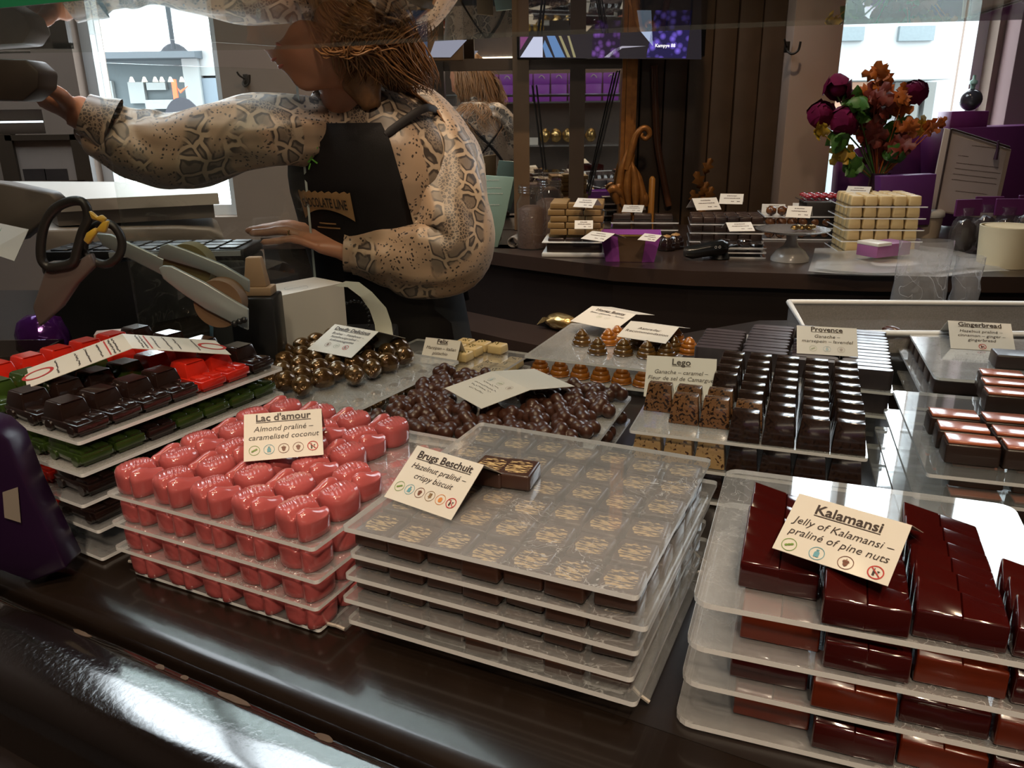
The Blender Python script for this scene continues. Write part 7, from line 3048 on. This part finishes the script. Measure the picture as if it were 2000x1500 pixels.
# teal sign, tan card, jars and receipts at the left end of the back counter
YJ = 2.3
root = upright('sign_board', 'pale teal acrylic sign leaning at the left end of the back counter', 'sign', [(946, 332), (1004, 336), (984, 432), (972, 474), (925, 474)], 2.2, .006, mat('pale_teal_sign', (.26, .40, .36), .35, var=.08))
c = Vector((root.location.x, root.location.y, root.location.z))
fm = panel_matrix(atY(940, 465, 2.1995) - c, atY(975, 465, 2.1995) - c, atY(955, 340, 2.1995) - c)
strokes(root, fm, [(.012, .05, .155), (.012, .055, .135), (.005, .06, .12), (.01, .05, .09)], mat('white_print', (.6, .66, .62), .5), .0006, 4, .0012)
upright('tan_card', 'tan cardboard tag standing behind the pale teal sign', 'card', [(910, 474), (912, 325), (948, 320), (950, 474)], 2.3, .004, mat('tan_kraft', (.42, .27, .13), .7))
M_jar = clear('jar_glass', haze=.02, scratch=.06, tint=(.86, .82, .78), ior=1.5)
for i, (px, py, Y, r, h_) in enumerate(((1038, 470, 2.18, .040, .17), (1072, 450, 2.36, .040, .17))):
    p = atY(px, py, Y)
    root = thing('glass_jar', ['tall glass jar of dark chocolate pieces left of the tan bar stack', 'second glass jar standing behind the tan bar stack'][i], 'jar', (p.x, Y, ZB))
    bm = bmesh.new()
    lathe(bm, [(0, .0005), (r, .0005), (r * 1.02, .01), (r * 1.02, h_ * .72), (r * .8, h_ * .82), (r * .78, h_ * .86), (r * .85, h_ * .88), (r * .85, h_), (r * .8, h_)], 32, cap=False)
    obj('glass_body', bm, M_jar, root, 60)
    bm = bmesh.new()
    lathe(bm, [(0, .004), (r * .93, .004), (r * .93, h_ * .62), (r * .5, h_ * .68), (.0005, h_ * .69)], 28, cap=False)
    obj('filling', bm, mat('cocoa_pieces', (.11, .06, .04), .6, var=.6, nscale=160, bump=1, bscale=160), root, 60)
    bm = bmesh.new()
    for k in range(3):
        lathe(bm, [(r * .86, h_ * (.87 + .04 * k)), (r * .90, h_ * (.885 + .04 * k)), (r * .86, h_ * (.90 + .04 * k))], 28, cap=False)
    obj('neck_rings', bm, M_jar, root, 60)
for i, (px, py, r, n, dirx) in enumerate(((960, 480, .016, 1.6, .07), (1006, 486, .016, 2.0, .05), (1040, 468, .018, 1.4, .02))):
    p = at(px, py, ZB)
    bm = bmesh.new()
    A, B = [], []
    for k in range(26):
        a = n * 2 * math.pi * k / 25 - R(90)
        rr = r * (1 - .012 * k)
        q = Vector((rr * math.cos(a), 0, r + rr * math.sin(a) + .001))
        A.append(q + Vector((0, -.028, 0)))
        B.append(q + Vector((0, .028, 0)))
    A.insert(0, Vector((-dirx, -.028, .001)))
    B.insert(0, Vector((-dirx, .028, .001)))
    va, vb = [bm.verts.new(q) for q in A], [bm.verts.new(q) for q in B]
    for k in range(len(va) - 1):
        bm.faces.new((va[k], va[k + 1], vb[k + 1], vb[k]))
    bmesh.ops.solidify(bm, geom=bm.faces[:], thickness=.0004)
    tag(obj('receipt_roll', bm, mat('white_receipt_paper', (.68, .62, .56), .6), None, 60, (p.x, p.y + .03, ZB + .0006), R(-35 + 20 * i)), f'curled white till receipt, {nth(i, 3, "left", "right")} of three on the back counter by the jars', 'receipt', 'curled receipts')

# ------------------------------------------------------------------ display cabinet behind the viewer, seen in the mirror


def vm(px, py, D):
    return mirrored(atY(px, py, D))


Dv = 6.05
pA, pB = vm(1030, 250, Dv), vm(1240, 250, Dv)
yc = (pA.y + pB.y) / 2
x0, x1 = min(pA.x, pB.x) - .5, max(pA.x, pB.x) + .45
zz = lambda py: atY(1150, py, Dv).z
root = thing('display_cabinet', 'lit shop display cabinet reflected in the mirror, with purple gift boxes on its top shelf', 'cabinet', ((x0 + x1) / 2, yc, 0))
og2 = Vector(root.location)
hw = (x1 - x0) / 2
M_cab = mat('cabinet_brown', (.10, .065, .045), .5, var=.3)
bm = bmesh.new()
box(bm, -hw, hw, -.35, -.32, .001, 2.1)
obj('back_panel', bm, M_cab, root, 0)
for s in (-1, 1):
    bm = bmesh.new()
    box(bm, s * hw - .02, s * hw + .02, -.32, .02, .001, 2.1)
    obj('side_panel', bm, M_cab, root, 0)
bm = bmesh.new()
box(bm, -hw + .021, hw - .021, -.32, .02, .001, zz(362))
obj('base_cabinet', bm, M_cab, root, 0)
shz = [zz(356), zz(282), zz(197), zz(140) + .12]
for z in shz:
    bm = bmesh.new()
    box(bm, -hw + .021, hw - .021, -.32, .02, z - .012, z)
    obj('shelf', bm, clear('cabinet_glass', haze=.1, scratch=0, tint=(.9, .92, .92)) if z != shz[0] else M_white_pl, root, 0)
bm = bmesh.new()
box(bm, -hw + .05, hw - .05, -.30, -.27, shz[3] - .03, shz[3] - .0125)
obj('strip_lamp', bm, mat('strip_lamp_glow', (.9, .8, .7), .5, emit=(1, .84, .62), estr=5), root, 0)
for i in range(9):
    x = x0 + .1 + .125 * i
    bm = bmesh.new()
    h1 = .19
    box(bm, -.056, .056, -.05, .05, 0, h1 * .62, .002)
    o = obj('gift_box', bm, mat('bright_purple_card', (.27, .05, .42), .4), None, 40, (x, yc - .12, shz[2] + .0005))
    tag(o, f'purple gift box, {ORD[i]} in the row on the top shelf of the mirrored cabinet', 'box', 'mirrored purple boxes')
    bm = bmesh.new()
    box(bm, -.058, .058, -.052, .052, h1 * .62, h1, .002)
    obj('box_lid', bm, mat('bright_purple_card', (.27, .05, .42)), o, 40)
    bm = bmesh.new()
    tube(bm, bez([(-.02, .053, h1 * .85), (-.005, .055, h1 * .93), (.01, .055, h1 * .9), (.02, .053, h1 * .82)], 4), .003, 6)
    obj('bow', bm, M_paper, o, 60)
ME_gold = proto('gold_egg', lambda: (lambda bm: (ball(bm, (0, 0, .017), .02, 2, 1, 1, 1.0), bm)[1])(bmesh.new()), mat('golden_praline', (.62, .38, .06), .3, .4), 60)
for i in range(12):
    for r in range(3):
        put(ME_gold, 'gold_praline', (x0 + .1 + .045 * i, yc - .03 - .06 * r, shz[0] + .002 + .03 * r), 0, f'round golden praline, {ORD[i]} along the {["front", "middle", "back"][r]} tier of the mirrored cabinet', group='mirrored golden pralines')
for r in (1, 2):
    bm = bmesh.new()
    box(bm, -.30, .30, -.028, .028, 0, .03 * r - .001)
    tag(obj('tier_step', bm, M_white_pl, None, 0, (x0 + .1 + .25, yc - .03 - .06 * r, shz[0] + .0005)), f'{["low", "high"][r - 1]} white step under the golden pralines of the mirrored cabinet', 'stand')
for i in range(5):
    bm = bmesh.new()
    x = x0 + .62 + .085 * i
    ball(bm, (0, 0, .05), .045, 3, .9, .7, 1.1, fn=lambda q: q * (1 + .2 * noise.noise(q * 4 + Vector((i, 0, 0)))))
    tag(obj('cellophane_bag', bm, M_gfoil, None, 50, (x, yc - .12, shz[1] + .012)), f'gold wrapped bag, {ORD[i]} on the middle shelf of the mirrored cabinet', 'bag', 'mirrored gold bags')
    bm = bmesh.new()
    box(bm, -.035, .035, -.002, .002, 0, .05)
    tag(obj('price_card', bm, M_paper, None, 0, (x - .42, yc - .06, shz[1] + .0005 if i % 2 else shz[1] + .0005), R(10 * (i - 2))), f'small white price card, {ORD[i]} on the middle shelf of the mirrored cabinet', 'card', 'mirrored price cards')
for i in range(4):
    bm = bmesh.new()
    box(bm, -.05, .05, -.04, .04, 0, .07, .002)
    tag(obj('cream_box', bm, mat('cream_box_card', (.62, .50, .36), .5), None, 40, (x1 - .12 - .13 * i, yc - .1, shz[0] + .001)), f'cream box, {ORD[i]} from the side panel on the low shelf of the mirrored cabinet', 'box', 'mirrored cream boxes')
